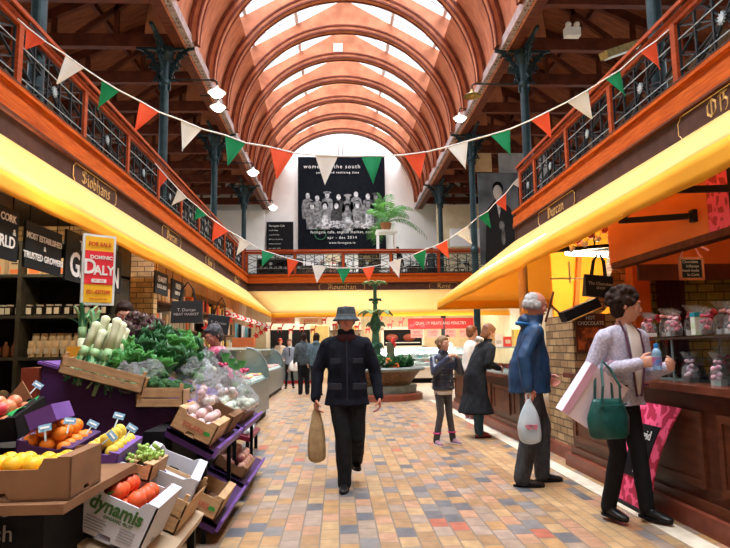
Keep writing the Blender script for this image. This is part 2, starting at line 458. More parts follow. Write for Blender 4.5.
# ---- nave: wall plates, ribs, boarded vault, glazed roof
R = 3.42; ZS = 8.2
b = B()
for X, sgn in ((XC-3.72, 1), (XC+3.72, -1)):
    b.mi = 0; b.box(X-.22 if sgn > 0 else X-.02, X+.02 if sgn > 0 else X+.22, Y0, YE, ZS-.1, ZS+.35)
    b.mi = 1; b.box(X+(.02 if sgn > 0 else -.20), X+(.20 if sgn > 0 else -.02)+.0, Y0, YE, ZS-.1, ZS+.0)
    b.box(min(X+sgn*.16, X+sgn*.18), max(X+sgn*.16, X+sgn*.18), Y0, YE, ZS, ZS+.16)
    b.mi = 2
    yy = Y0+.2
    while yy < YE-.2:
        if (yy*4 % 3.2) < 2.0:
            for q in (.06, .14): b.box(X+sgn*q-.014, X+sgn*q+.014, yy-.014, yy+.014, ZS-.115, ZS-.1)
        yy += .16
b.out('trim_6', [M_darkwood, M_rivet, M_ironblack], kind='structure')
ribs = [13.3+1.88*k for k in range(-9, 9)]
NA = 40
def rib_mesh(Y, k):
    b = B()
    A = [PI*i/NA for i in range(NA+1)]
    def band(r0, r1, y0, y1, mi):
        b.mi = mi
        vs = []; fs = []
        for a in A:
            ca, sa = math.cos(a), math.sin(a)
            for r, y in ((r0,y0),(r1,y0),(r1,y1),(r0,y1)): vs.append((XC+r*ca, y, ZS+r*sa))
        for i in range(NA):
            for j in range(4):
                j2 = (j+1) % 4; fs.append((i*4+j, i*4+j2, (i+1)*4+j2, (i+1)*4+j))
        b.add(vs, fs)
    band(R, R+.20, Y-.11, Y+.11, 0)
    band(R-.02, R+.03, Y-.15, Y-.09, 1); band(R-.02, R+.03, Y+.09, Y+.15, 1)
    band(R+.14, R+.19, Y-.14, Y-.10, 1)
    # spandrel plate up to the straight rafter line
    b.mi = 0
    vs = []; fs = []
    HT = R+1.10; sl = math.tan(math.radians(29.5))
    for a in A:
        ca, sa = math.cos(a), math.sin(a)
        x = (R+.1)*ca; z = (R+.1)*sa
        # go outward radially to the rafter line  z = HT - sl*|x|
        t = HT/(sa+sl*abs(ca)) if (sa+sl*abs(ca)) > 0 else 9
        t = max(R+.2, min(t, R+1.2))
        for y in (Y-.05, Y+.05):
            vs.append((XC+x, y, ZS+z)); vs.append((XC+t*ca, y, ZS+t*sa))
    for i in range(NA):
        o = i*4
        fs += [(o, o+1, o+5, o+4), (o+2, o+6, o+7, o+3), (o+1, o+3, o+7, o+5), (o, o+4, o+6, o+2)]
    b.add(vs, fs)
    return b.out('ceiling_rib', [M_rib, M_ribedge], kind='structure', fixn=True)
for k, Y in enumerate(ribs): rib_mesh(Y, k)
# boarding between the ribs, from the plate up to the glazing
b = B()
RB = R+.26
for s in (1, -1):
    def fn(u, v, s=s):
        a = math.radians(-2+39*v)
        return V((XC+s*RB*math.cos(a), Y0+(YE-Y0)*u, ZS+RB*math.sin(a)))
    b.sheet(fn, 1, 14, .04)
b.out('ceiling', M_vault, kind='structure')
# glazed gable
sl = math.tan(math.radians(29.5)); HT = ZS+R+1.16
b = B(); g = B()
for s in (1, -1):
    def P(x, y, dz=0): return V((XC+s*x, y, HT-sl*x+dz))
    g.sheet(lambda u, v: P(.12+4.3*v, Y0+(YE-Y0)*u), 1, 1, .012)
    for x in (.0, 1.5, 2.9, 4.2):
        b.bar(P(x+.06, Y0, .05), P(x+.06, YE, .05), .10, .10)
    yy = Y0
    while yy < YE:
        b.bar(P(.05, yy, .03), P(4.4, yy, .03), .035, .05); yy += .47
b.out('ceiling_glazing_bars', mat('white_glazing_bar', (.75,.77,.78), .5), kind='structure')
g.out('window_roof', M_roofglass, kind='structure')

# ---- aisle roofs over the galleries: tie beams, struts, boarding
b = B(); t = B()
for s, xi, xo in ((-1, XC-3.95, -8.0), (1, XC+3.95, 8.7)):
    z_i, z_o = 10.3, 8.3
    t.sheet(lambda u, v: V((xi+(xo-xi)*v, Y0+(YE-Y0)*u, z_i+(z_o-z_i)*v)), 1, 1, .05)
    t.box(min(xi, xi+.02), max(xi, xi+.02)+.03, Y0, YE, ZS, 10.4)
    for k, Y in enumerate(ribs):
        if Y > YE-.3: continue
        b.bar((xi, Y, ZS+.05), (xo, Y, ZS+.05), .16, .30)
        b.bar((xi, Y, z_i-.15), (xo, Y, z_o-.15), .12, .22)
        for q in (.3, .62):
            xx = xi+(xo-xi)*q; b.bar((xx, Y, ZS+.15), (xx, Y, z_i+(z_o-z_i)*q-.2), .10, .10)
        b.bar((xi, Y, z_i-.3), (xi+(xo-xi)*.5, Y, ZS+.2), .10, .12)
        b.bar((xo, Y, ZS-1.1), (xo-(xo-xi)*.22, Y, ZS-.1), .10, .14)
    for q in (.18, .45, .75):
        xx = xi+(xo-xi)*q; b.bar((xx, Y0, z_i+(z_o-z_i)*q-.1), (xx, YE, z_i+(z_o-z_i)*q-.1), .09, .14)
b.out('ceiling_tie_beams', M_darkwood, kind='structure')
t.out('ceiling_aisle', M_roofboard, kind='structure')

# ---- iron columns with bracketed heads
def column(x, y, label):
    t = thing('iron_column', label, 'column', (x, y, 0), 0, 'iron columns carrying the roof')
    b = B(); b.lathe(([(.17,0),(.17,.25),(.13,.3),(.105,.4)] if y > 8 and not (x > 0 and y < 14) else [(.15,4.16)])+[(.105,4.2),(.13,4.25),(.13,4.35),(.10,4.42),(.095,7.2),(.13,7.25),(.13,7.32),(.10,7.36),(.12,7.75),(.2,7.95),(.2,8.08)], n=20)
    b.out('shaft', M_iron, t, smooth=False)
    for ang in (90, -90, 0, 180):
        q = B(); d = V((math.cos(math.radians(ang)), math.sin(math.radians(ang)), 0)); r = 1.0 if abs(ang) == 90 else .55
        pts = [d*(.1+r*(1-math.cos(a)))+V((0,0,7.1+ (1.0 if r < .6 else 1.0)*math.sin(a))) for a in [PI/2*i/8 for i in range(9)]]
        for a, c in zip(pts[:-1], pts[1:]): q.bar(a, c, .05, .07)
        q.bar(pts[-1], d*.1+V((0,0,8.06)), .08, .05)
        q.bar(d*.1+V((0,0,7.1)), d*.1+V((0,0,8.06)), .05, .05)
        # pierced filling
        for fx, fz, fr in ((.12,.28,.07),(.14,.55,.1),(.3,.62,.08),(.2,.8,.09),(.42,.82,.08),(.62,.9,.05)):
            c = d*(.1+fx*r)+V((0,0,7.1+fz))
            q.tube([c+d*fr*math.cos(a)*r+V((0,0,fr*math.sin(a))) for a in [2*PI*i/10 for i in range(10)]], .022, 5, closed=True)
            q.bar(c+d*fr*r, c+d*(fr+.1)*r-V((0,0,.08)), .03, .03)
        q.out('bracket', M_iron, t)
    return t
LY = {7.65:'nearest', 13.3:'second', 18.9:'third', 25.0:'farthest'}
for y, nm in LY.items():
    column(-3.85, y, 'dark teal iron column behind the left gallery railing, %s of the four in view' % nm)
    column(4.35, y, 'dark teal iron column on the right of the hall, %s of the four in view' % nm)

# ---- gallery railings
def lattice(w, h):
    """one cast panel, x 0..w, z 0..h, in the plane y=0"""
    b = B(); s = B(); cx, cz = w/2, h/2
    n = 5
    for i in range(n+1):
        x = w*i/n
        b.bar((x,0,0), (x,0,h), .028)
    for sx in (-1, 1):
        for ex, ez in ((0,0),(w,h),(0,h),(w,0)): pass
    for a, c in (((0,0),(w,h)),((0,h),(w,0)),((0,h*.5),(w*.5,h)),((w*.5,h),(w,h*.5)),((0,h*.5),(w*.5,0)),((w*.5,0),(w,h*.5)),((w*.28,0),(w*.72,h)),((w*.72,0),(w*.28,h)),((0,h*.22),(w,h*.78)),((0,h*.78),(w,h*.22)),((w*.1,0),(w*.5,h*.5)),((w*.9,0),(w*.5,h*.5))):
        b.bar((a[0],.012,a[1]), (c[0],.012,c[1]), .030, .018)
    for z in (.0, h): b.bar((0,0,z), (w,0,z), .02)
    for z in (h*.24, h*.76): s.bar((0,-.012,z), (w,-.012,z), .012, .010)
    for k in range(12):
        a = 2*PI*k/12; s.bar((cx,-.02,cz), (cx+.075*math.cos(a),-.02,cz+.075*math.sin(a)), .014, .01)
    s.lathe([(.05,-.01),(.05,.01)], (0,0,0), 12, Matrix.Translation((cx,-.02,cz)) @ Matrix.Rotation(PI/2, 4, 'X'))
    return b, s
def railing(name, label, origin, rz, length, posts, back):
    t = thing(name, label, 'railing', origin, rz)
    zt = .93
    c = B(); c.box(-.02, length+.02, -.06, .06, zt-.05, zt); c.box(-.02, length+.02, -.045, .045, zt-.11, zt-.05); c.out('handrail', M_rail, t, bevel=.01)
    c = B(); c.box(0, length, -.03, .03, .0, .03); c.out('bottom_rail', M_ironblack, t)
    c = B(); c.bar((0, -.10, zt+.03), (length, -.10, zt+.03), .03, .05); c.out('cap_rail', M_rail, t)
    for x in posts:
        c = B(); c.box(x-.05, x+.05, -.05, .05, 0, zt-.1); c.box(x-.055, x+.055, -.02, .02, 0, zt-.1); c.out('post', M_rail, t)
    xs = sorted(posts)
    first = {}
    for a, d in zip(xs[:-1], xs[1:]):
        w_ = round(d-a-.12, 2)
        if w_ in first:
            o1, o2 = first[w_]
            p = o1.copy(); COL.objects.link(p); p.parent = t; p.location = (a+.06, 0, .05)
            q = o2.copy(); COL.objects.link(q); q.parent = p
        else:
            b_, s_2 = lattice(w_, .74)
            p = b_.out('lattice_panel', M_ironblack, t); p.location = (a+.06, 0, .05)
            q = s_2.out('rosette_bars', M_steel, p); first[w_] = (p, q)
    return t
RX = XL-.16
railing('gallery_railing', 'iron lattice railing with red wooden handrail along the left gallery', (RX, -3.0, ZW1+.03), PI/2, YB+3.0-.16, [7.0+1.88*k+3.0 for k in range(-5, 10) if 7.0+1.88*k < YB-.3]+[YB+3.0-.16], 1)
railing('gallery_railing', 'iron lattice railing with red wooden handrail along the right gallery', (XR+.16, YR-.1, ZW1+.03), -PI/2, YR+2.9, [.05]+[YR-.1-(6.84+1.77*k) for k in range(3, -6, -1)], 1)
railing('gallery_railing', 'glass backed iron railing with red handrail across the far end gallery', (XL-.16, YB+.16, ZW1+.03), 0, 12, [.1]+[.1+1.95*k for k in range(1, 7)], 0)
B().box(XL+.0, 8.3, YB+.20, YB+.212, ZW1+.06, ZW1+.82).out('glass_screen', M_glass)
tag(bpy.data.objects['glass_screen'], 'clear glass screen behind the far end gallery railing', 'glass')

# ---- awnings
def wob(x): return .007*math.sin(x*2.1)+.005*math.sin(x*5.3+1)
def awning(name, label, pts_top, pts_fold, drop, seg):
    """pts_top/pts_fold: matching corner lists; sloping canvas + hanging valance"""
    t = thing(name, label, 'awning', tuple(pts_top[0]))
    sl_ = B(); va = B()
    for i in range(len(pts_top)-1):
        a, c = V(pts_top[i]), V(pts_top[i+1]); e, g_ = V(pts_fold[i]), V(pts_fold[i+1])
        L_ = (g_-e).length; nu = max(2, int(L_*seg))
        def fn(u, v):
            p = a.lerp(c, u).lerp(e.lerp(g_, u), v)
            x = u*L_
            p.z += -.018*math.sin(PI*v)*(1+.3*math.sin(x*1.7)) + wob(x+i*3)*v*.5
            return p
        sl_.sheet(fn, nu, 5, .004)
        out_ = ((e-a)+(g_-c)); out_.z = 0; out_.normalize()
        def fv(u, v):
            p = e.lerp(g_, u); x = u*L_
            p.z += wob(x+i*3)*.5 - drop*v*(1+.04*math.sin(x*2.9)); p += out_*(.012*math.sin(x*4.3)*v+.01*math.sin(x*9)*v + .01*v)
            return p
        va.sheet(fv, nu*2, 3, .004)
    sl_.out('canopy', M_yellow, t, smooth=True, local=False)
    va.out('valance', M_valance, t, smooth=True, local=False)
    return t
ZT = ZB+.03
awning('yellow_awning', 'long yellow awning sloping down from the left gallery', [(XL+.02, -3.5, ZT), (XL+.02, YB-.02, ZT)], [(-2.5, -3.5, 2.64), (-2.5, YB-1.3, 2.64)], .17, 2)
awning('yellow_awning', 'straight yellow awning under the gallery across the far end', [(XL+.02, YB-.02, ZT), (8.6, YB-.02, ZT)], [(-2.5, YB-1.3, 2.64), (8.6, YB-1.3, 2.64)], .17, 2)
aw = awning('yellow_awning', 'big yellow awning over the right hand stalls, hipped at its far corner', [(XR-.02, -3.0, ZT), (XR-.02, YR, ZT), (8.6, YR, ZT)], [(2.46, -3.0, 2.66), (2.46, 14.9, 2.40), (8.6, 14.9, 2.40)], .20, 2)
# ---- name boards on the brown band
def nameboard(kind, text, face, c, half, label):
    """face: ('x', X, sign) or ('y', Y)"""
    if face[0] == 'x':
        X, sg = face[1], face[2]; xd = V((0, sg, 0)); nd = V((-sg, 0, 0))*-1
        nd = V((1,0,0)) if X < 0 else V((-1,0,0)); o = V((X, c, (ZB+ZW0)/2))-nd*.015
    else:
        xd = V((1,0,0)); nd = V((0,-1,0)); o = V((c, face[1]+.015, (ZB+ZW0)/2))
    t = thing('name_board', label, 'sign', tuple(o-V((0,0,.15))))
    h = .145; e = .06
    def pl(w, hh, e): return [(-w,-hh+e),(-w+e*.6,-hh+e*.6),(-w+e,-hh),(w-e,-hh),(w-e*.6,-hh+e*.6),(w,-hh+e),(w,hh-e),(w-e*.6,hh-e*.6),(w-e,hh),(-w+e,hh),(-w+e*.6,hh-e*.6),(-w,hh-e)]
    b = B(); b.prism([o+xd*x+V((0,0,z)) for x, z in pl(half, h, e)], nd*.012); b.out('plate', M_brown, t, local=False)
    b = B(); p = [o+nd*.014+xd*x+V((0,0,z)) for x, z in pl(half-.02, h-.012, e)]
    b.tube(p, .006, 4, closed=True); b.out('gold_outline', M_gold, t, local=False)
    zd = V((0,0,1)); hh = .19
    blackletter(text, hh, o+nd*.013-V((0,0,.085)), xd, zd, M_gold, t, name='lettering', center=True)
    return t
nameboard('n', "Siobhans", ('x', XL, 1), 9.1, .83, 'brown board reading Siobhans in gold on the left gallery')
nameboard('n', "Durcan", ('x', XL, 1), 13.3, .78, 'brown board reading Durcan on the left gallery')
nameboard('n', "Rose", ('x', XL, 1), 17.3, .6, 'third small gold lettered board along the left gallery')
nameboard('n', "Moyes", ('x', XL, 1), 21.9, .5, 'farthest small gold lettered board along the left gallery')
nameboard('n', "Durcan", ('x', XR, -1), 10.75, .95, 'brown board reading Durcan in gold on the right gallery')
nameboard('n', "OHara", ('x', XR, -1), 5.75, .95, 'brown board reading OHara in gold at the right edge')
nameboard('n', "Moynihan", ('y', YB), .18, .93, 'brown board reading Moynihan across the far gallery')
nameboard('n', "Rose", ('y', YB), 4.3, .6, 'brown board reading Rose across the far gallery')

# ---- pennants strung across the hall
M_po = mat('orange_pennant', (.85,.13,.045), .7, (.75,.10,.035), 5, transl=(.3,(.9,.15,.05)))
M_pw = mat('white_pennant', (.80,.80,.78), .7, (.72,.73,.72), 5, transl=(.3,(.9,.9,.88)))
M_pg = mat('green_pennant', (.01,.30,.12), .7, (.008,.24,.10), 5, transl=(.3,(.01,.35,.12)))
M_cord = mat('white_cord', (.78,.78,.76), .7, (.7,.7,.7), 20)
def bunting(label, y_of, string_px, flags):
    def onp(x, y):
        # plane through the two ends of the string
        (xa, Ya), (xb, Yb) = y_of
        r = cF + cR*((x-365)/F_PX) + cU*((274-y)/F_PX)
        # Y = Ya + k (X-Xa)
        k = (Yb-Ya)/(xb-xa); tt = (Ya-k*xa-CAM_O.y+k*CAM_O.x)/(r.y-k*r.x)
        return CAM_O+r*tt
    P = [onp(*p) for p in string_px]
    t = thing('bunting', label, 'bunting', tuple(P[0]))
    b = B(); b.tube(P, .009, 6); b.out('cord', M_cord, t, local=False)
    for (ax, ay, bx, by, tx, ty, c) in flags:
        A, Bq, T = onp(ax, ay), onp(bx, by), onp(tx, ty)
        sd = rnd.uniform(-.05, .05)
        def fn(u, v):
            L_ = A.lerp(T, v); R_ = Bq.lerp(T, v); p = L_.lerp(R_, u)
            p = p.copy(); p.y += (sd+.02*math.sin(u*4+sd*60))*v*(1.2-v*.4)
            return p
        q = B(); q.sheet(fn, 4, 6, .002); q.out('pennant', {'o':M_po,'w':M_pw,'g':M_pg}[c], t, smooth=False, local=False)
f1 = [(27,27,46,42,26,50,'o'),(66,55,84,68,58,85,'w'),(102,80,120,91,97,109,'g'),(140,101,159,112,136,132,'o'),(181,120,202,129,182,151,'w'),(225,135,246,143,228,166,'g'),(270,147,294,153,277,180,'o'),(315,155,338,156,325,185,'w'),(361,156,382,156,373,185,'g'),(404,155,426,152,420,179,'o'),(447,147,468,141,465,170,'w'),(490,135,510,129,510,157,'g'),(531,120,549,111,551,138,'o'),(567,102,588,90,593,118,'w'),(605,79,620,70,624,97,'g'),(640,52,656,41,659,70,'o')]
def joints(fl, a, z):
    pts = [a]
    for f in fl: pts += [(f[0], f[1]), (f[2], f[3])]
    return pts+[z]
bunting('upper string of green white and orange pennants crossing the hall nearest the viewer', ((-3.6, 6.9), (3.98, 6.9)), joints(f1, (17,18), (672,27)), f1)
f2 = [(159,168,168,178,159,188,'o'),(178,189,187,198,171,205,'w'),(197,206,207,215,194,220,'g'),(215,221,229,231,212,241,'o'),(240,237,251,244,236,255,'w'),(262,250,275,254,262,267,'g'),(287,258,299,261,288,277,'o'),(312,265,326,267,317,283,'w'),(337,268,351,268,343,284,'g'),(362,268,375,266,369,282,'o'),(388,263,401,259,399,278,'w'),(413,255,426,249,424,270,'g'),(435,246,447,240,449,259,'o'),(456,234,468,226,472,244,'w'),(478,217,488,211,491,228,'g'),(495,203,506,193,506,211,'o'),(513,184,521,175,522,189,'w')]
bunting('lower more distant string of small pennants in front of the far gallery', ((-3.6, 12.1), (3.98, 13.2)), joints(f2, (155,163), (529,165)), f2)

# ---- lamps on brackets from the left columns and right columns
M_lampon = mat('lit_lamp_globe', (1,.95,.85), .5, (1,.95,.85), emit=(1,.93,.8), es=9)
M_lampshade = mat('white_enamel_shade', (.75,.74,.7), .4, (.7,.7,.66), 10)
M_brass = mat('tarnished_brass_shade', (.35,.25,.08), .4, (.2,.14,.05), 10, metal=.5)
def bracket_lamp(x0, y, z, dx, label, shade, on=True):
    t = thing('bracket_lamp', label, 'lamp', (x0, y, z), 0, None)
    b = B(); b.tube([(0,0,0),(dx*.95,0,0),(dx,0,-.04),(dx,0,-.16)], .02, 8); b.out('arm', M_ironblack, t)
    b = B(); b.lathe([(.03,0),(.05,-.06),(.20,-.15),(.21,-.16)], (dx,0,-.14), 18, cap=False); b.lathe([(.19,-.165),(.05,-.07)], (dx,0,-.14), 18, cap=False); b.out('shade', shade, t, smooth=True)
    if on:
        b = B(); b.ball((dx,0,-.34), .13, 14, (1.1,1.1,.6)); b.out('lit_glass', M_lampon, t, smooth=True)
    return t
def lp(x, y, Y): return at(x, y, Y=Y)
for (xe, ye, Y, nm) in ((217,80,13.3,'second'), (253,163,18.9,'third')):
    p = lp(xe, ye, Y)
    bracket_lamp(-3.75, Y, p.z, p.x+3.75, 'lit enamel bracket lamp on the %s left column' % nm, M_lampshade)
p = lp(218,107,15.0); bracket_lamp(-3.45, 15.0, p.z+.3, p.x+3.45, 'small lit lamp just below and beyond the nearer left bracket lamp', M_lampshade)
p = lp(273,205,25); bracket_lamp(-3.75, 25, p.z+.2, p.x+3.75, 'lit lamp on the farthest left column by the white wall', M_lampshade)
p = lp(472,88,13.3); bracket_lamp(4.25, 13.3, p.z+.1, p.x-4.25, 'unlit brass bracket lamp beside the right roof beam', M_brass, False)
p = lp(460,118,17); bracket_lamp(4.0, 17, p.z+.3, p.x-4.0, 'small lit lamp by the right roof beam', M_lampshade)
# camera box hanging from a rib near the crown
b = B(); p = lp(338,48,20.82)
t = thing('ceiling_sensor', 'small grey box hung from the crown of the vault', 'sensor', tuple(p))
b.box(-.17,.17,-.12,.12,-.2,.12); b.out('housing', mat('grey_box', (.55,.57,.55), .5), t); q = B(); q.tube([(0,0,.12),(0,0,.75)], .03); q.out('rod', M_steel, t)
# emergency light and strip heater on the right
p = at(572,32,Y=12); t = thing('emergency_light', 'white box with two round lamp heads under the right aisle roof', 'light', tuple(p))
B().box(-.16,.16,-.08,.08,-.11,.08).out('housing', M_white2, t)
for s in (-1, 1):
    q = B(); q.ball((s*.09,-.05,.14), .065, 12); q.out('lamp_head', M_lampshade, t, smooth=True)
p = at(620,50,Y=9.5); t = thing('strip_heater', 'long brass coloured strip heater hanging under the right aisle roof', 'heater', tuple(p), rot=(0, math.radians(-25), math.radians(25)))
B().box(-.45,.45,-.08,.08,-.06,.06).out('housing', M_brass, t)
for k in (-1, 1): B().tube([(-.42,k*.035,-.065),(.42,k*.035,-.065)], .018).out('heating_tube', M_lampshade, t)
# ================================================================ PEOPLE
def remesh(b, name, vox, mat_, parent, smooth_it=4, fold=0, fscale=9, local=True, seed=0, sub=False):
    me = bpy.data.meshes.new('tmp'); me.from_pydata([tuple(p) for p in b.v], [], b.f)
    bm = bmesh.new(); bm.from_mesh(me); bmesh.ops.recalc_face_normals(bm, faces=bm.faces); bm.to_mesh(me); bm.free()
    o = bpy.data.objects.new('tmp', me); COL.objects.link(o)
    m = o.modifiers.new('r', 'REMESH'); m.mode = 'VOXEL'; m.voxel_size = vox; m.use_smooth_shade = True
    if smooth_it:
        k = o.modifiers.new('s', 'SMOOTH'); k.factor = .5; k.iterations = smooth_it
    dg = bpy.context.evaluated_depsgraph_get(); dg.update()
    r = bpy.data.meshes.new_from_object(o.evaluated_get(dg)); bpy.data.objects.remove(o)
    if fold:
        nn = [v.normal.copy() for v in r.vertices]
        for v, nv in zip(r.vertices, nn):
            c = v.co
            d = noise.noise(V((c.x*fscale+seed, c.y*fscale, c.z*fscale*.55)))*fold + noise.noise(V((c.x*fscale*2.6, c.y*fscale*2.6+seed, c.z*fscale*1.3)))*fold*.5
            v.co = c + nv*d
    r.polygons.foreach_set('use_smooth', [True]*len(r.polygons))
    r.materials.clear(); r.materials.append(mat_); r.name = name; r.update()
    ob = bpy.data.objects.new(name, r); COL.objects.link(ob)
    if parent is not None: ob.parent = parent
    return ob
def limb(b, pts, rad, n=12, flat=None):
    pts = [V(p) for p in pts]
    # subdivide for smooth taper
    P = []; Rr = []
    for i in range(len(pts)-1):
        for k in range(4):
            t = k/4; P.append(pts[i].lerp(pts[i+1], t)); Rr.append(rad[i]*(1-t)+rad[i+1]*t)
    P.append(pts[-1]); Rr.append(rad[-1])
    b.tube(P, Rr, n)
    for p, r in zip(pts, rad): b.ball(p, r*.99, n)
M_skin = mat('skin', (.62,.34,.25), .5, (.55,.28,.20), 8, sss=.1)
M_skinred = mat('ruddy_skin', (.55,.24,.17), .5, (.48,.19,.14), 8, sss=.1)
M_eye = mat('dark_eye', (.03,.02,.02), .2, (.02,.015,.015), 10)
M_eyew = mat('eye_white', (.7,.68,.65), .3, (.65,.62,.6), 10)
M_lip = mat('lips', (.42,.13,.11), .5, (.36,.10,.09), 10)
def hand(b, w, d, n, side, curl=.4, s=1.0, hold=False):
    """w wrist, d finger direction, n palm normal; side=+1 thumb on +x of (d x n)"""
    d = V(d).normalized(); n = V(n); n = (n-d*n.dot(d)).normalized(); x = d.cross(n)*side
    # palm
    c = w+d*.045*s
    b.loft([(w-d*.01, x*.024*s, n*.020*s), (w+d*.02*s, x*.034*s, n*.018*s), (w+d*.06*s, x*.042*s, n*.016*s), (w+d*.088*s, x*.040*s, n*.013*s)], 12)
    L_ = (.072, .080, .075, .060)
    for i in range(4):
        p0 = w+d*.082*s+x*(.030-.0205*i)*s
        r = .0092*s; c1 = curl*.9; ln = L_[i]*s
        q = [p0]; dd = d.copy(); seg = (.45, .32, .25)
        for k in range(3):
            a = curl*(.8 if k == 0 else 1.0)*1.1
            dd = (dd*math.cos(a)+n*math.sin(a)).normalized() if True else dd
            # n must rotate as well
            q.append(q[-1]+dd*ln*seg[k]*1.15)
            n_ = n
        limb(b, q, [r*1.05, r, r*.95, r*.82], 8)
    p0 = w+d*.022*s+x*.030*s
    t1 = (d*.62+x*.65+n*.30).normalized(); t2 = (d*.85+x*.05+n*(.45+curl*.5)).normalized()
    limb(b, [p0, p0+t1*.036*s, p0+t1*.036*s+t2*.030*s, p0+t1*.036*s+t2*.052*s], [.015*s, .0125*s, .0105*s, .009*s], 8)
def headM(c, yaw, pitch, roll=0): return Matrix.Translation(c) @ Matrix.Rotation(yaw, 4, 'Z') @ Matrix.Rotation(pitch, 4, 'X') @ Matrix.Rotation(roll, 4, 'Y')
def head_shape(b, M, s):
    """facing -Y, centre at the skull's middle"""
    b.ball((0,.008*s,.02*s), .098*s, 18, (.80,.98,1.0), M)
    b.ball((0,-.020*s,-.045*s), .075*s, 16, (.80,.88,1.0), M)
    b.ball((0,-.050*s,-.088*s), .030*s, 12, (1.1,.8,.8), M)      # chin
    b.ball((0,-.084*s,.028*s), .030*s, 12, (1.7,.5,.45), M)      # brow
    # nose
    vs = [(-.012,-.084,.012),(.012,-.084,.012),(-.017,-.088,-.034),(.017,-.088,-.034),(0,-.098,.010),(0,-.118,-.030),(0,-.10,-.040),(0,-.075,-.01)]
    b.add([(x*s, y*s, z*s) for x, y, z in vs], [(0,4,5,2),(1,3,5,4),(2,5,6),(3,6,5),(0,2,7),(1,7,3),(2,6,7),(3,7,6),(0,7,4),(1,4,7)], M)
    b.ball((0,-.088*s,-.060*s), .020*s, 10, (1.2,.5,.5), M)      # lips base
    for k in (-1, 1):
        b.ball((k*.042*s,-.062*s,-.022*s), .026*s, 10, (1,.7,1), M)  # cheek
        b.ball((k*.080*s,.010*s,-.006*s), .030*s, 10, (.32,.62,1), M) # ear
def person(label, loc, rz, h, skin=None, near=True, lean=0, leanx=0, twist=0, hipf=0, crouch=0,
           legs=None, arms=None, hyaw=0, hpitch=0, hroll=0, top=None, top_z=.45, topw=1.0, flare=1.0, topfold=.007, trousers=None, legw=1.0, shoe=None, shoe_boot=False,
           hair=None, hairtype='short', hat=None, collar=None, bare_fore=False, curl=.5, handn=None, group=None, sleeve=1.0, belly=1.0, skirt=None, hood=None, head_s=1.0, nohandL=False):
    vox = .0085 if near else .016
    t = thing('person', label, 'person', loc, rz, group)
    skin = skin or M_skin
    k = h/1.75
    if near is None: vox = .022
    # joints (person faces -Y, right hand at -X)
    hipz = .92*k-crouch; pel = V((0, -hipf, hipz))
    sh = V((leanx, -lean, 1.43*k-crouch-abs(lean)*.25)); up = (sh-pel).normalized()
    c_, s_ = math.cos(twist), math.sin(twist)
    xs = V((c_, s_, 0))
    shR = sh-xs*.168*k*topw-V((0,0,.045*k)); shL = sh+xs*.168*k*topw-V((0,0,.045*k))
    neck = sh+up*.06*k+V((0,-.01,0))
    hc = neck+V((0,-.025*k,.135*k))+V((0,-abs(lean)*.12,0)) if True else 0
    Mh = headM(hc, hyaw, hpitch, hroll)
    legs = legs or [((-.09,-.02,.50), (-.10,0,.09)), ((.09,-.02,.50), (.10,0,.09))]
    arms = arms or [((-.25,.02,1.14), (-.27,-.06,.90)), ((.25,.02,1.14), (.27,-.06,.90))]
    sc = lambda p: V(p)*k
    H = []
    b = B()
    # body under the clothes
    b.loft([(pel-up*.08*k, V((.14*k,0,0)), V((0,.09*k,0))), (pel+up*.05*k, V((.145*k,0,0)), V((0,.095*k,0))), (pel.lerp(sh,.4), V((.12*k,0,0)), V((0,.085*k,0))), (pel.lerp(sh,.8), xs*.15*k, V((0,.095*k,0))), (sh, xs*.14*k, V((0,.06*k,0))), (sh+up*.03*k, xs*.06*k, V((0,.05*k,0)))], 16)
    limb(b, [sh, neck, hc-V((0,-.01,.05*k))], [.058*k,.056*k,.054*k])
    head_shape(b, Mh, k*1.05*head_s)
    ends = []
    for i, (sd, (el, wr)) in enumerate(zip((-1, 1), arms)):
        s0 = shR if sd < 0 else shL
        el, wr = sc(el), sc(wr)
        limb(b, [s0, el, wr], [.046*k, .038*k, .026*k])
        d = (wr-el).normalized(); nn = V((handn or [(1,0,0),(-1,0,0)])[i])
        hd = (V((0,0,-1)) if d.z < -.75 else d)
        hd = (d*.7+hd*.3).normalized()
        if not (nohandL and sd > 0):
            hand(b, wr, hd, nn, -sd if False else (1 if sd < 0 else -1), curl, k)
        ends.append((s0, el, wr, hd))
    feet = []
    for sd, (kn, an) in zip((-1, 1), legs):
        kn, an = sc(kn), sc(an); hj = pel+V((sd*.085*k, 0, -.03*k))
        limb(b, [hj, kn, an], [.075*k, .050*k, .036*k])
        feet.append((hj, kn, an))
    body = remesh(b, 'body', .0065 if near else (.012 if near is False else .018), skin, t, 2)
    # face
    if near is not None:
        for sd in (-1, 1):
            q = B(); q.ball((sd*.032*k,-.078*k,.006*k), .0135*k, 10, (1.1,.7,.7), Mh); e = q.out('eye', M_eyew, t, smooth=True)
            q = B(); q.ball((sd*.032*k,-.0868*k,.006*k), .0062*k, 8, (1,.5,1), Mh); q.out('iris', M_eye, e, smooth=True)
        q = B(); q.ball((0,-.100*k,-.056*k), .018*k, 10, (1.15,.35,.22), Mh); q.ball((0,-.099*k,-.064*k), .016*k, 10, (1.0,.35,.25), Mh); q.out('mouth', M_lip, t, smooth=True)
    # trousers
    if trousers:
        b = B()
        b.loft([(pel+up*.10*k, V((.140*k*topw,0,0)), V((0,.095*k,0))), (pel, V((.150*k*topw,0,0)), V((0,.105*k,0))), (pel-V((0,0,.10*k)), V((.150*k*topw,0,0)), V((0,.105*k,0)))], 16)
        for hj, kn, an in feet: limb(b, [hj, kn, an-V((0,0,.02))], [.092*k*legw, .066*k*legw, (.058 if legw > .8 else .05)*k*legw])
        remesh(b, 'trousers', vox, trousers, t, 3, topfold*.8, 10, seed=h*7)
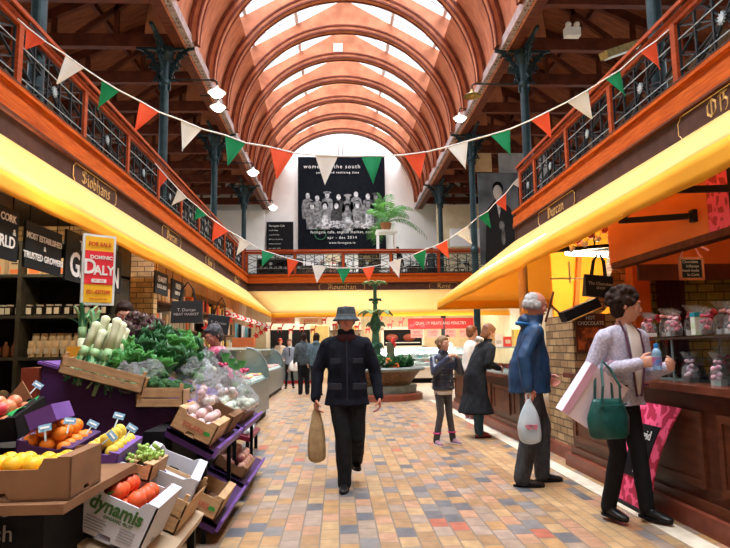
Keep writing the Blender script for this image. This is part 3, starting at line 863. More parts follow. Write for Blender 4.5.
    if skirt:
        m_, zb, wd = skirt
        b = B(); b.loft([(pel+up*.1*k, V((.14*k,0,0)), V((0,.10*k,0))), (pel-V((0,0,.06)), V((.165*k,0,0)), V((0,.12*k,0))), (V((0,-hipf*.5,zb*k)), V((wd*k,0,0)), V((0,wd*.8*k,0)))], 18)
        remesh(b, 'skirt', vox, m_, t, 2, .012, 10)
    # shoes
    if shoe:
        for sd, (hj, kn, an) in zip((-1, 1), feet):
            f = V((sd*.12, -1, 0)).normalized()
            an0 = V((an.x, an.y, an.z)); sole = an.z-.085*k
            b = B(); xx = V((f.y*-1, f.x, 0))
            z0 = V((0,0,1))
            hl = an0+V((0,0,-.03*k))
            b.loft([(an0-f*.055*k+V((0,0,-.045*k)), xx*.026*k, z0*.036*k), (an0-f*.03*k+V((0,0,-.045*k)), xx*.036*k, z0*.040*k), (an0+f*.05*k+V((0,0,-.045*k)), xx*.040*k, z0*.038*k), (an0+f*.12*k+V((0,0,-.055*k)), xx*.046*k, z0*.028*k), (an0+f*.175*k+V((0,0,-.062*k)), xx*.036*k, z0*.020*k), (an0+f*.195*k+V((0,0,-.064*k)), xx*.018*k, z0*.014*k)], 12)
            top_ = .14 if shoe_boot else .03
            dirl = (kn-an).normalized()
            limb(b, [an0+V((0,0,-.03*k)), an0+dirl*top_*k], [.046*k, .047*k])
            if shoe_boot: b.lathe([(.024*k,-.085*k),(.03*k,-.03*k)], tuple(an0-f*.035*k+V((0,0,0))), 10)
            s_o = remesh(b, 'shoe', .008 if near else .016, shoe if not isinstance(shoe, tuple) else shoe[0], t, 2)
            q = B(); zb = -.078*k
            q.loft([(an0+f*.06*k+V((0,0,zb-.008*k)), f*.135*k, xx*.046*k), (an0+f*.06*k+V((0,0,zb+.010*k)), f*.138*k, xx*.047*k)], 16)
            q.out('sole', shoe[1] if isinstance(shoe, tuple) else M_black, s_o)
    # coat / jacket
    if top:
        zb = top_z*h
        b = B()
        T = []
        wv = lambda q: V((q*k*topw, 0, 0))
        fr = pel.y
        hemc = V((0, -hipf*.8, zb))
        if zb < hipz: T.append((hemc, wv(.170*flare), V((0,.128*k*flare*belly,0)))); T.append((hemc.lerp(pel, .5), wv(.172*(1+flare)/2), V((0,.125*k*belly,0))))
        T += [(pel+up*.02*k, wv(.172), V((0,.128*k*belly,0))), (pel.lerp(sh,.35), wv(.160), V((0,.125*k*belly,0))), (pel.lerp(sh,.65), xs*.172*k*topw, V((0,.128*k,0))), (pel.lerp(sh,.86), xs*.180*k*topw, V((0,.110*k,0))), (pel.lerp(sh,.95), xs*.165*k*topw, V((0,.095*k,0))), (sh+up*.005, xs*.125*k*topw, V((0,.080*k,0))), (sh+up*.045*k, xs*.075*k, V((0,.068*k,0)))]
        if zb >= hipz: T = T[0:]
        b.loft(T, 20)
        for i, (s0, el, wr, hd) in enumerate(ends):
            e2 = wr if not bare_fore else el.lerp(wr, .25)
            limb(b, [s0-V((0,0,.01)), el, e2-(wr-el).normalized()*.01], [.062*k*(.5+.5*sleeve), .054*k*sleeve, .043*k*sleeve if not bare_fore else .05*k])
        for sd_ in (shR, shL): limb(b, [sh+up*.015*k, sd_+V((0,0,.012*k))], [.052*k, .052*k])
        if collar: b.loft([(sh-up*.01*k, xs*.10*k, V((0,.085*k,0))), (neck+up*.045*k+V((0,-.012,0)), xs*.082*k, V((0,.078*k,0)))], 16)
        if hood: b.ball(neck+V((0,.075*k,-.01*k)), .09*k, 14, (1.15,.7,.75))
        remesh(b, 'jacket', vox, top, t, 3, topfold, 9, seed=h*13)
    # hair
    if hair:
        b = B(); kk = k*1.05*head_s
        if hairtype in ('short', 'curly', 'bob', 'grey_ring', 'long', 'tied'):
            if hairtype == 'grey_ring':
                for a in range(-100, 101, 14):
                    q = math.radians(a); b.ball((.074*kk*math.sin(q), .012*kk+.086*kk*math.cos(q), -.008*kk), .019*kk, 8, (1.4,1.4,2.2), Mh)
                b.ball((0,.03*kk,.035*kk), .092*kk, 14, (.86,.90,.85), Mh)
            else:
                b.ball((0,.020*kk,.038*kk), .103*kk, 16, (.86,.98,.95), Mh)
                b.ball((0,.045*kk,-.015*kk), .085*kk, 14, (.92,.80,1.0), Mh)
                for sd in (-1, 1): b.ball((sd*.070*kk,.018*kk,.005*kk), .04*kk, 10, (.5,1,1.2), Mh)
                b.ball((0,-.052*kk,.082*kk), .045*kk, 10, (1.35,.8,.6), Mh)
            if hairtype == 'curly':
                for i in range(70):
                    a = rnd.uniform(0, 2*PI); e = rnd.uniform(-.25, 1.4)
                    p = V((math.cos(a)*math.cos(e)*.090, math.sin(a)*math.cos(e)*.105+.02, math.sin(e)*.10+.035))*kk
                    if p.y < -.055*kk and p.z < .06*kk: continue
                    b.ball(p, .024*kk*rnd.uniform(.8, 1.2), 8, (1,1,1), Mh)
            if hairtype in ('bob', 'long'):
                b.loft([((0,.05*kk,.03*kk), (.09*kk,0,0), (0,.065*kk,0)), ((0,.06*kk,-.07*kk), (.088*kk,0,0), (0,.055*kk,0)), ((0,.06*kk,-(.12 if hairtype == 'bob' else .24)*kk), (.07*kk,0,0), (0,.035*kk,0))], 14) if False else None
                q = B(); q.loft([((0,.04*kk,.03*kk), (.092*kk,0,0), (0,.065*kk,0)), ((0,.05*kk,-.07*kk), (.090*kk,0,0), (0,.055*kk,0)), ((0,.055*kk,-(.12 if hairtype == 'bob' else .24)*kk), (.07*kk,0,0), (0,.035*kk,0))], 14)
                b.add([Mh @ p for p in q.v], q.f)
            if hairtype == 'tied': b.ball((0,.13*kk,.03*kk), .04*kk, 10, (1,1.2,1.1), Mh)
        remesh(b, 'hair', .008 if near else .014, hair, t, 1, .006, 40)
    return dict(t=t, Mh=Mh, hc=hc, k=k, R=ends[0], L=ends[1], sh=sh, neck=neck, pel=pel, feet=feet)
def to_world(t, p): return wmat(t) @ V(p)

M_navy = mat('black_navy_coat_cloth', (.010,.012,.022), .8, (.006,.007,.012), 12, bump=.1, spec=.12)
M_blk = mat('black_trouser_cloth', (.010,.010,.013), .8, (.006,.006,.008), 12, spec=.2)
M_shoeblk = mat('black_shoe_leather', (.012,.012,.013), .3, (.008,.008,.009), 12)
M_hat = mat('charcoal_hat_cloth', (.055,.075,.09), .8, (.03,.04,.05), 20, bump=.15)

# 1 the man in the hat, walking towards us
p1 = person('man in charcoal bucket hat and dark coat walking towards the viewer in mid hall', (.08, 5.82, 0), 0, 1.66, M_skinred, True,
    legs=[((-.045,-.10,.50), (-.03,-.10,.085)), ((.10,-.03,.48), (.085,.28,.22))],
    arms=[((-.285,.03,1.12), (-.30,-.03,.86)), ((.285,.02,1.10), (.315,-.06,.86))],
    top=M_navy, top_z=.455, topw=1.18, flare=1.12, topfold=.012, trousers=M_blk, legw=1.22, shoe=M_shoeblk, collar=True, belly=1.15, sleeve=1.2, curl=.75, hair=mat('grey_brown_hair', (.16,.12,.10), .8), hairtype='short', head_s=.98)
t = p1['t']; Mh = p1['Mh']
b = B()
b.lathe([(.094,.035),(.095,.045),(.088,.085),(.082,.116),(.076,.124),(.0,.126)], (0,.008,0), 26, Mh, 1, 1.08, cap=False)
b.lathe([(.093,.036),(.104,.026),(.122,.006),(.130,-.004),(.126,-.008),(.100,.018),(.090,.028)], (0,.008,0), 26, Mh, 1, 1.08, cap=False)
b.out('bucket_hat', M_hat, t, smooth=True)
b = B(); b.lathe([(.0965,.032),(.097,.052),(.095,.054)], (0,.008,0), 26, Mh, 1, 1.08, cap=False); b.out('hat_band', mat('pale_hat_binding', (.10,.13,.15), .7), kids(t)[-1], smooth=True)
def flap(par, p, w_, h_, yaw, m, nm='pocket_flap', th=.012):
    M = Matrix.Translation(p) @ Matrix.Rotation(yaw, 4, 'Z')
    B().box(-w_/2, w_/2, -th, th, -h_/2, h_/2, M).out(nm, m, par, bevel=.004)
jk = [o for o in kids(t) if o.name.startswith('jacket')][0]
M_coat2 = mat('navy_coat_trim', (.017,.020,.032), .7, (.012,.014,.022), 12, bump=.1)
for sd in (-1, 1):
    flap(jk, (sd*.10, -.148, 1.16), .10, .045, sd*.25, M_coat2); flap(jk, (sd*.115, -.165, .93), .13, .055, sd*.3, M_coat2)
b = B(); b.tube([(0,-.118,1.36),(0,-.150,1.2),(0,-.163,1.0),(0,-.165,.80)], .008, 6); b.out('coat_front_seam', M_coat2, jk)
b = B(); b.lathe([(.075,1.335),(.098,1.37),(.088,1.40),(.066,1.42)], (0,-.005,0), 20, None, 1.05, 1.0, cap=False); b.out('scarf', mat('dark_maroon_scarf', (.06,.012,.018), .9, bump=.2), t, smooth=True)

def limp_bag(name, label, top, h, w, d, m, parts=None, seed=0, print_mat=None, lean=(0,0), narrow=.25, cat='bag'):
    """soft carrier bag hanging from a gathered neck; origin at its bottom"""
    top = V(top)
    t = thing(name, label, cat, tuple(top-V((lean[0], lean[1], h))))
    b = B(); R_ = []
    prof = [(0,.02),(.03,.75),(.10,.96),(.35,1.0),(.6,.86),(.78,.60),(.90,narrow*1.1),(1.0,narrow*.75)]
    n = 22; vs = []; fs = []
    for i, (z, r) in enumerate(prof):
        c = V((lean[0]*z, lean[1]*z, h*z))
        for k in range(n):
            a = 2*PI*k/n; q = 1+.28*noise.noise(V((math.cos(a)*2+seed, math.sin(a)*2, z*5)))+.05*math.sin(a*7+seed)*z
            ca, sa = math.cos(a), math.sin(a)
            e = .7
            vs.append(c+V((math.copysign(abs(ca)**e, ca)*w/2*r*q, math.copysign(abs(sa)**e, sa)*d/2*r*q, 0)))
    for i in range(len(prof)-1):
        for k in range(n):
            k2 = (k+1) % n; fs.append((i*n+k, i*n+k2, (i+1)*n+k2, (i+1)*n+k))
    fs.append(tuple(range(n-1, -1, -1))); fs.append(tuple((len(prof)-1)*n+k for k in range(n)))
    b.add(vs, fs); o = b.out('bag_body', m, t, smooth=True)
    sm = o.modifiers.new('s', 'SUBSURF'); sm.levels = 1; sm.render_levels = 1
    for sd in (-1, 1):
        b = B(); b.tube([(lean[0]+sd*w*.08, lean[1], h*.96), (lean[0]+sd*.02, lean[1], h+.03), (lean[0]+sd*.005, lean[1], h+.055)], .008, 6); b.out('bag_handle', m, t)
    if print_mat:
        for i, (x, z, ww) in enumerate(((-.03,.42,.05),(.0,.42,.03),(.035,.42,.035),(-.02,.37,.04),(.03,.37,.03))):
            yy = -d/2*1.03
            B().box(x-ww/2+lean[0]*z, x+ww/2+lean[0]*z, yy-.004, yy+.012, h*z-.011, h*z+.011).out('print', print_mat, t)
    return t
M_tan = mat('brown_paper_bag', (.42,.29,.15), .75, (.30,.20,.10), 14, bump=.35, bscale=14)
M_plastic = mat('thin_white_plastic', (.62,.70,.74), .35, (.48,.58,.64), 9, bump=.35, bscale=16, transl=(.25,(.75,.85,.9)))
M_pinkprint = mat('faded_pink_print', (.70,.25,.32), .6)
w_ = to_world(p1['t'], p1['R'][2]); limp_bag('paper_bag', 'crumpled tan paper bag in the right hand of the man in the bucket hat', (w_.x, w_.y-.0, w_.z-.085), .50, .17, .12, M_tan, narrow=.45)

# older man in the blue anorak
M_blue = mat('navy_blue_anorak', (.012,.055,.14), .55, (.007,.030,.085), 8, bump=.1, spec=.35)
M_hoodl = mat('bright_blue_lining', (.01,.14,.38), .7)
M_charc = mat('charcoal_trousers', (.055,.058,.065), .8, (.035,.037,.043), 14, spec=.2)
M_grey_hair = mat('grey_hair', (.42,.41,.40), .7, (.28,.27,.27), 40)
p2 = person('older man with thin grey hair in navy anorak facing the right hand stall', (1.80, 5.78, 0), math.radians(84), 1.80, M_skinred, True, lean=.05,
    legs=[((-.09,.02,.50), (-.10,.12,.085)), ((.09,-.12,.51), (.10,-.10,.085))],
    arms=[((-.255,.09,1.13), (-.27,.06,.87)), ((.24,-.04,1.12), (.22,-.22,.95))],
    hyaw=.15, hpitch=.22, top=M_blue, top_z=.465, topw=1.18, flare=1.03, topfold=.012, trousers=M_charc, legw=1.25, shoe=M_shoeblk, belly=1.45, hood=True, sleeve=1.2, curl=.95, hair=M_grey_hair, hairtype='grey_ring', collar=True)
b = B(); b.tube([(-.095,-.02,1.475),(-.085,.04,1.485),(-.045,.075,1.49),(0,.085,1.49),(.045,.075,1.49),(.085,.04,1.485),(.095,-.02,1.475)], [.010,.014,.018,.020,.018,.014,.010], 10); b.out('hood_roll', M_hoodl, p2['t'], smooth=True)
b = B(); b.tube([(-.07,-.045,1.475),(0,-.105,1.44),(.07,-.045,1.475)], .018, 8); b.out('shirt_collar', M_white2, p2['t'], smooth=True)
w_ = to_world(p2['t'], p2['R'][2]); limp_bag('carrier_bag', 'thin white plastic carrier bag in the hand of the older man in the anorak', (w_.x-.01, w_.y-.02, w_.z-.09), .40, .21, .12, M_plastic, seed=3, print_mat=M_pinkprint)

# woman with the shopping bags
M_tweed = mat('pale_lilac_tweed', (.52,.50,.60), .85, (.32,.30,.40), 60, bump=.3, bscale=120)
M_darkhair = mat('dark_brown_curls', (.035,.017,.012), .7, (.014,.008,.006), 40, spec=.1)
M_blouse = mat('cream_blouse', (.66,.60,.56), .7)
p3 = person('woman with dark curly hair in pale tweed jacket carrying bags and walking right', (2.09, 4.55, 0), math.radians(24), 1.70, M_skin, True, lean=.07,
    legs=[((-.085,-.04,.50), (-.10,.07,.115)), ((.085,-.08,.50), (.09,-.12,.115))],
    arms=[((-.275,.02,1.09), (-.09,-.29,1.17)), ((.265,-.06,1.08), (.14,-.34,1.14))], handn=[(1,-.2,.2),(-1,0,.3)],
    hyaw=.80, hpitch=.10, top=M_tweed, top_z=.49, topw=1.14, flare=1.10, topfold=.006, trousers=M_blk, legw=.98, shoe=M_shoeblk, shoe_boot=True, bare_fore=False, curl=.9, hair=M_darkhair, hairtype='curly', belly=1.25, sleeve=1.15)
t = p3['t']
b = B(); b.loft([((0,-.135,1.425),(.040,0,0),(0,.014,.02)),((0,-.176,1.35),(.060,0,0),(0,.014,.02)),((0,-.192,1.24),(.060,0,0),(0,.012,0)),((0,-.196,1.08),(.042,0,0),(0,.012,0)),((0,-.186,.92),(.016,0,0),(0,.010,0))], 12); b.out('blouse', M_blouse, t, smooth=True)
M_trim = mat('dark_plum_piping', (.10,.03,.06), .7)
for sd in (-1, 1):
    b = B(); b.tube([(sd*.055,-.10,1.445),(sd*.075,-.165,1.36),(sd*.080,-.188,1.24),(sd*.055,-.198,1.08),(sd*.022,-.188,.90)], .008, 6); b.out('piping', M_trim, t)
    b = B(); b.box(sd*.10-.05, sd*.10+.05, -.153, -.135, .965, .985); b.out('pocket_piping', M_trim, t)
# water bottle in her hand
w_ = to_world(t, p3['R'][2]); fw = to_world(t, p3['R'][2]+p3['R'][3]*.085)
tb = thing('water_bottle', 'small blue water bottle held up by the woman in the tweed jacket', 'bottle', (fw.x+.02, fw.y-.025, fw.z-.06))
b = B(); b.lathe([(.026,0),(.031,.01),(.031,.09),(.028,.10),(.031,.11),(.030,.125),(.012,.155)], n=18); b.out('bottle_body', glassmat('blue_tint_plastic', (.45,.72,.95), .45, .1, False), tb, smooth=True)
b = B(); b.lathe([(.0315,.03),(.0315,.088)], n=18, cap=False); b.out('bottle_label', mat('red_blue_label', (.45,.05,.08), .5, (.05,.2,.5), 22), tb)
b = B(); b.lathe([(.015,.152),(.015,.178),(.012,.182)], n=14); b.out('bottle_cap', mat('blue_cap', (.01,.20,.55), .4), tb)
# green handbag on her forearm
M_green = mat('dark_teal_leather', (.012,.085,.075), .35, (.007,.055,.050), 12, bump=.1)
E_ = to_world(t, p3['R'][1]); Wr = w_
hk = E_.lerp(Wr, .35)
hb = thing('handbag', 'dark teal leather handbag hanging from the forearm of the woman in tweed', 'handbag', (hk.x-.05, hk.y-.10, hk.z-.46), math.radians(12))
b = B(); b.loft([((0,0,0),(.13,0,0),(0,.06,0)),((0,0,.02),(.155,0,0),(0,.075,0)),((0,0,.14),(.165,0,0),(0,.07,0)),((0,0,.25),(.125,0,0),(0,.035,0)),((0,0,.27),(.115,0,0),(0,.02,0))], 22); o = b.out('bag_body', M_green, hb, smooth=True)
b = B(); b.tube([(-.12,-.05,.235),(0,-.065,.225),(.12,-.05,.235)], .006, 6); b.out('seam', M_green, o)
for sd in (-1, 1):
    b = B(); b.tube([(-.075,sd*.04,.22),(-.06,sd*.045,.36),(-.02,.05+sd*.035,.48),(.02,.09+sd*.03,.53),(.05,.05+sd*.035,.48),(.075,sd*.045,.36),(.075,sd*.04,.22)], .009, 6); b.out('strap', M_green, hb)
# big paper shopping bag behind it
M_pinkbag = mat('pale_pink_paper', (.80,.68,.74), .5, (.72,.58,.66), 4)
M_pinkside = mat('lilac_pink_paper', (.72,.42,.58), .5)
sb = thing('shopping_bag', 'large pale pink paper carrier swinging beside the teal handbag', 'bag', (hk.x-.22, hk.y+.02, hk.z-.36), 0, rot=(math.radians(8), math.radians(33), math.radians(8)))
b = B(); w1, d1, h1 = .17, .06, .40
b.add([(-w1,-d1,0),(w1,-d1,0),(w1,d1,0),(-w1,d1,0),(-w1,-d1*.7,h1),(w1,-d1*.7,h1),(w1,d1*.7,h1),(-w1,d1*.7,h1)], [(0,3,2,1),(0,1,5,4),(1,2,6,5),(2,3,7,6),(3,0,4,7)])
o = b.out('paper_body', M_pinkbag, sb); md = o.modifiers.new('s','SOLIDIFY'); md.thickness = .003
b = B(); b.box(-w1-.004, -w1+.05, -d1-.003, -d1+.004, 0, h1); b.out('side_stripe', M_pinkside, sb)
for sd in (-1, 1):
    b = B(); b.tube([(-.07,sd*.04,h1-.01),(-.05,sd*.03,h1+.09),(0,sd*.02,h1+.12),(.05,sd*.03,h1+.09),(.07,sd*.04,h1-.01)], .005, 6); b.out('cord_handle', M_pinkside, sb)

# woman in the long black coat leaning to the counter
M_blkcoat = mat('black_wool_coat', (.012,.014,.018), .85, (.007,.008,.011), 14, bump=.15, spec=.2)
M_jeans = mat('blue_grey_jeans', (.035,.085,.12), .8, (.02,.055,.08), 20)
M_auburn = mat('auburn_hair', (.22,.085,.035), .5, (.12,.045,.02), 40)
p4 = person('auburn haired woman in long black coat leaning over the right hand counter', (1.98, 8.80, 0), math.radians(108), 1.64, M_skin, False, lean=.16, hipf=-.03,
    legs=[((-.08,.0,.50), (-.09,.03,.085)), ((.08,-.03,.50), (.09,-.06,.085))],
    arms=[((-.24,-.08,1.10), (-.14,-.33,1.02)), ((.24,-.10,1.08), (.14,-.34,1.04))],
    hyaw=.0, hpitch=.45, top=M_blkcoat, top_z=.205, topw=1.22, flare=1.65, topfold=.012, belly=1.2, trousers=M_jeans, legw=1.0, shoe=mat('dark_red_shoe', (.25,.03,.03), .5), collar=True, sleeve=1.15, hair=M_auburn, hairtype='bob')
b = B(); b.tube([(-.08,.02-.10,1.37),(0,.05-.10,1.40),(.08,.02-.10,1.37)], .03, 8); b.out('cream_scarf', M_blouse, p4['t'], smooth=True)
# girl in the puffer jacket
M_puff = mat('navy_puffer_nylon', (.035,.045,.085), .3, (.015,.02,.045), 10, spec=.6)
M_legg = mat('grey_leggings', (.07,.065,.07), .8, (.05,.045,.05), 20)
M_pink = mat('magenta_trim', (.55,.05,.22), .6)
M_sneak = (mat('grey_pink_trainer', (.30,.30,.36), .6, (.40,.10,.22), 30), mat('white_sole', (.75,.74,.75), .6))
M_dkblond = mat('dark_blond_hair', (.28,.17,.09), .6, (.18,.10,.05), 40)
p5 = person('girl in navy puffer jacket and grey leggings with both hands raised to her face', (1.40, 8.22, 0), math.radians(28), 1.42, M_skin, False,
    legs=[((-.09,-.03,.50), (-.16,.02,.085)), ((.09,-.02,.50), (.17,.0,.085))],
    arms=[((-.26,-.12,1.17), (-.09,-.27,1.40)), ((.28,-.12,1.16), (.10,-.27,1.38))],
    hyaw=.2, top=M_puff, top_z=.50, topw=1.12, flare=1.05, topfold=.004, trousers=M_legg, legw=.92, shoe=M_sneak, sleeve=1.2, hair=M_dkblond, hairtype='tied', belly=1.25, collar=True, curl=1.0)
k5 = p5['k']
j5 = [o for o in kids(p5['t']) if o.name.startswith('jacket')][0]
for i in range(5):
    zz = (.92+.10*i)*k5
    b = B(); b.tube([V((.198*math.cos(a)*k5, .165*math.sin(a)*k5, zz)) for a in [2*PI*q/20 for q in range(20)]], .010*k5, 6, closed=True); b.out('quilting', M_puff, j5, smooth=True)
b = B(); b.loft([((0,0,.80*k5),(.165*k5,0,0),(0,.125*k5,0)),((0,0,.87*k5),(.17*k5,0,0),(0,.13*k5,0))], 18); b.out('cream_top', M_blouse, p5['t'], smooth=True)
for sd, (hj, kn, an) in zip((-1,1), p5['feet']):
    b = B(); b.tube([an.lerp(kn, .25)+V((math.cos(a)*.052, math.sin(a)*.052, 0)) for a in [2*PI*q/12 for q in range(12)]], .010, 6, closed=True); b.out('pink_band', M_pink, p5['t'])
# woman beyond them
p6 = person('woman in white top and rust trousers standing beyond the girl', (2.32, 10.9, 0), math.radians(100), 1.66, M_skin, False, lean=.05,
    top=mat('white_knit', (.72,.70,.66), .8), top_z=.5, trousers=mat('rust_trousers', (.22,.07,.045), .8), shoe=M_sneak, hair=M_auburn, hairtype='short',
    arms=[((-.25,-.08,1.12), (-.2,-.30,1.0)), ((.24,-.08,1.1), (.2,-.30,1.0))])
# couple seen from behind
M_denim = mat('mottled_blue_denim', (.10,.16,.20), .8, (.04,.07,.10), 24)
M_dkgrey = mat('dark_grey_jacket', (.06,.075,.085), .8, (.03,.04,.05), 16)
person('dark haired person in dark grey jacket seen from behind near the far stalls', (-.98, 17.7, 0), math.radians(190), 1.74, M_skin, None, top=M_dkgrey, top_z=.47, topw=1.15, trousers=M_blk, legw=1.2, shoe=M_shoeblk, hair=M_darkhair, hairtype='short', collar=True)
person('person in mottled denim jacket seen from behind beside the bucket hat man', (-.60, 17.2, 0), math.radians(170), 1.72, M_skin, None, top=M_denim, top_z=.47, topw=1.2, trousers=M_blk, legw=1.2, shoe=M_shoeblk, hair=M_darkhair, hairtype='bob', hood=True)
# school children
M_sgrey = mat('grey_school_jumper', (.24,.27,.32), .8, (.17,.19,.24), 20)
M_snavy = mat('navy_school_jumper', (.03,.045,.07), .8, (.02,.03,.05), 20)
for lb, x, y, m, hh in (('school child in grey jumper and dark tie holding a white bag', -1.62, 20.6, M_sgrey, 1.62), ('school child in navy jumper beside the far left counter', -1.12, 20.9, M_snavy, 1.62)):
    q = person(lb, (x, y, 0), .1, hh, M_skin, None, legs=[((-.09,-.04,.50), (-.12,-.05,.09)), ((.09,-.02,.50), (.14,.1,.09))], top=m, top_z=.48, trousers=M_blk, legw=.85, shoe=M_shoeblk, hair=M_auburn, hairtype='short')
    B().box(-.015,.015,-.145,-.125,1.05,1.32).out('tie', M_blk, q['t'])
    B().loft([((0,-.06,1.33),(.05,0,0),(0,.06,0)),((0,-.06,1.39),(.045,0,0),(0,.05,0))], 12).out('shirt_collar', M_white2, q['t'])
limp_bag('carrier_bag', 'white carrier bag held by the school child in grey', (-1.42, 20.4, .98), .42, .42, .2, M_white2, seed=5)
# stallholders on the left
M_brownj = mat('taupe_jacket', (.15,.13,.13), .85, (.10,.085,.085), 16)
w_ = at(226, 342, Y=6.8)
p11 = person('grey haired stallholder in taupe jacket and pink scarf bending behind the vegetables', (w_.x+.04, 6.8, 0), math.radians(-50), 1.58, M_skinred, True, lean=.13, hpitch=.4,
    top=M_brownj, top_z=.45, topw=1.15, trousers=M_blk, shoe=M_shoeblk, hair=mat('dark_grey_hair', (.07,.07,.08), .6, (.03,.03,.035), 40), hairtype='short', arms=[((-.26,-.12,1.10), (-.18,-.36,1.02)), ((.26,-.12,1.1), (.16,-.38,1.0))])
b = B(); b.lathe([(.07,1.20),(.11,1.24),(.10,1.29),(.075,1.315)], (0,-.15,0), 18, cap=False); b.out('scarf', mat('pink_scarf', (.75,.12,.25), .8, (.8,.5,.55), 20), p11['t'], smooth=True)
w_ = at(124, 316, Y=7.0)
p12 = person('dark haired stallholder in black behind the leeks', (w_.x, 7.0, 0), math.radians(20), 1.84, M_skin, False, lean=.08, hpitch=.35, top=M_blk, top_z=.45, trousers=M_blk, shoe=M_shoeblk, hair=M_darkhair, hairtype='short')
# people upstairs in the cafe
def seated(label, x, y, rz, m, hair, z=4.15, hgt=1.68):
    return person(label, (x, y, z), rz, hgt, M_skin, None, crouch=.42, hipf=0, lean=.05,
        legs=[((-.10,-.42,.50), (-.10,-.40,.09)), ((.10,-.42,.50), (.10,-.40,.09))],
        arms=[((-.24,-.10,.72), (-.15,-.36,.70)), ((.24,-.10,.72), (.15,-.36,.70))], top=m, top_z=.29, trousers=M_blk, shoe=M_shoeblk, hair=hair)
seated('cafe customer in dark jacket seated with back turned behind the upstairs railing', at(322,262,Y=26.9).x, 27.1, PI, M_dkgrey, M_grey_hair)
seated('cafe customer in black facing out at the upstairs table', at(341,262,Y=26.3).x, 26.9, .5, M_blk, M_darkhair)
seated('cafe customer in red beside the upstairs table', at(333,262,Y=27).x, 27.4, .3, mat('red_jumper', (.4,.06,.06), .8), M_auburn)
person('man with red scarf standing upstairs beneath the palm', (at(397,242,Y=27.6).x, 27.6, 4.15), .2, 1.74, M_skin, None, top=M_navy, trousers=M_blk, shoe=M_shoeblk, hair=M_darkhair)
person('person in striped top standing upstairs right of the palm', (at(431,240,Y=27.6).x, 27.6, 4.15), -.5, 1.7, M_skin, None, top=M_dkgrey, trousers=M_blk, shoe=M_shoeblk, hair=M_darkhair)
# ================================================================ UPSTAIRS CAFE AND BANNERS
GREY = [mat('photo_grey_%s' % n, (v,v,v*1.03), .8, (v*.3,v*.3,v*.32), 7, spec=.04) for n, v in (('dark',.012),('mid',.07),('light',.26),('pale',.62))]
M_banner = mat('black_banner_cloth', (.008,.010,.014), .8, (.005,.006,.009), 5, spec=.04)
def disc(b, c, rx, rz, n=14, th=.006):
    b.prism([V((c[0]+rx*math.cos(2*PI*i/n), c[1], c[2]+rz*math.sin(2*PI*i/n))) for i in range(n)], (0,-th,0))
BY = 29.35
bx0, bx1, bz0, bz1 = -1.90, 2.39, 6.05, 10.72
t = thing('photo_banner', 'huge black banner with an old photograph of women hung on the white end wall', 'banner', ((bx0+bx1)/2, BY, bz0))
b = B(); b.sheet(lambda u, v: V((bx0+(bx1-bx0)*u, BY+.02*math.sin(u*9)*(1-v), bz0+(bz1-bz0)*v)), 16, 6, .02); b.out('cloth', M_banner, t, local=False)
bb = [B() for _ in range(4)]
r_ = random.Random(3)
bw = bx1-bx0
for row, (n, z, hs) in enumerate(((8, 8.72, .19), (7, 8.18, .20))):
    for i in range(n):
        x = bx0+bw*(.12+.78*i/(n-1)) + r_.uniform(-.06, .06) + (.2 if row else 0)
        zz = z + r_.uniform(-.10, .12); yy = BY-.02-.012*row
        g1 = r_.choice((1,2,2)); g2 = r_.choice((2,3))
        b = bb[g1]
        b.prism([V((x+q[0], yy, zz+q[1])) for q in ((-.26,-1.15),(.26,-1.15),(.30,-.55),(.24,-.22),(.08,-.12),(-.08,-.12),(-.24,-.22),(-.30,-.55))], (0,-.006,0))
        if row and i % 2: bb[3].prism([V((x+q[0], yy-.007, zz+q[1])) for q in ((-.17,-1.1),(.17,-1.1),(.13,-.45),(-.13,-.45))], (0,-.005,0))
        disc(bb[0], (x, yy-.002, zz+.07), .17, .19); disc(bb[g2], (x, yy-.009, zz), .105, .15)
        if r_.random() < .5: disc(bb[g1], (x, yy-.012, zz+.13), .20, .07)
for i in range(150):
    x = bx0+bw*r_.uniform(.22, .9); z = 7.30+r_.uniform(-.16, .16)-abs(x-.25)*.02
    disc(bb[r_.choice((2,3,3))], (x, BY-.055-r_.uniform(0,.01), z), r_.uniform(.05,.12), r_.uniform(.03,.06), 7)
for i, b in enumerate(bb): b.out('printed_figures', GREY[i], t, local=False)
def btxt(s, z, size, x=None, al='CENTER', m=M_white2, sp=1.25): text_mesh('banner_lettering', s, size, frameM(((bx0+bx1)/2 if x is None else x, BY-.035, z), (1,0,0), (0,0,1)), m, t, .004, al, spacing=sp)
btxt('women of the south', 10.22, .27, bx0+.28, 'LEFT'); btxt('people and remixing time', 9.92, .16, bx0+.9, 'LEFT')
btxt('farmgate cafe, english market, cork', 6.93, .19, sp=1.12); btxt('apr - dec 2014', 6.66, .19); btxt('www.farmgate.ie', 6.40, .15)
b = B(); b.tube([V(((bx0+bx1)/2-1.05+.27*math.cos(a), BY-.04, 6.83+.27*math.sin(a))) for a in [2*PI*i/20 for i in range(20)]], .018, 5, closed=True); b.out('round_emblem', mat('dull_green_print', (.03,.16,.07), .7), t, local=False)
for x in (.15, .30):
    pass
t = thing('suspension_rods', 'pair of thin red rods dropping to the top of the photo banner', 'rod', ((bx0+bx1)/2, BY, bz1))
for x in (.1, .3): B().bar((x, BY-.02, bz1), (x, BY-.02, 11.5), .03).out('rod', M_ribedge, t, local=False)

M_cwood_d = mat('dark_cafe_wood', (.05,.02,.012), .4)
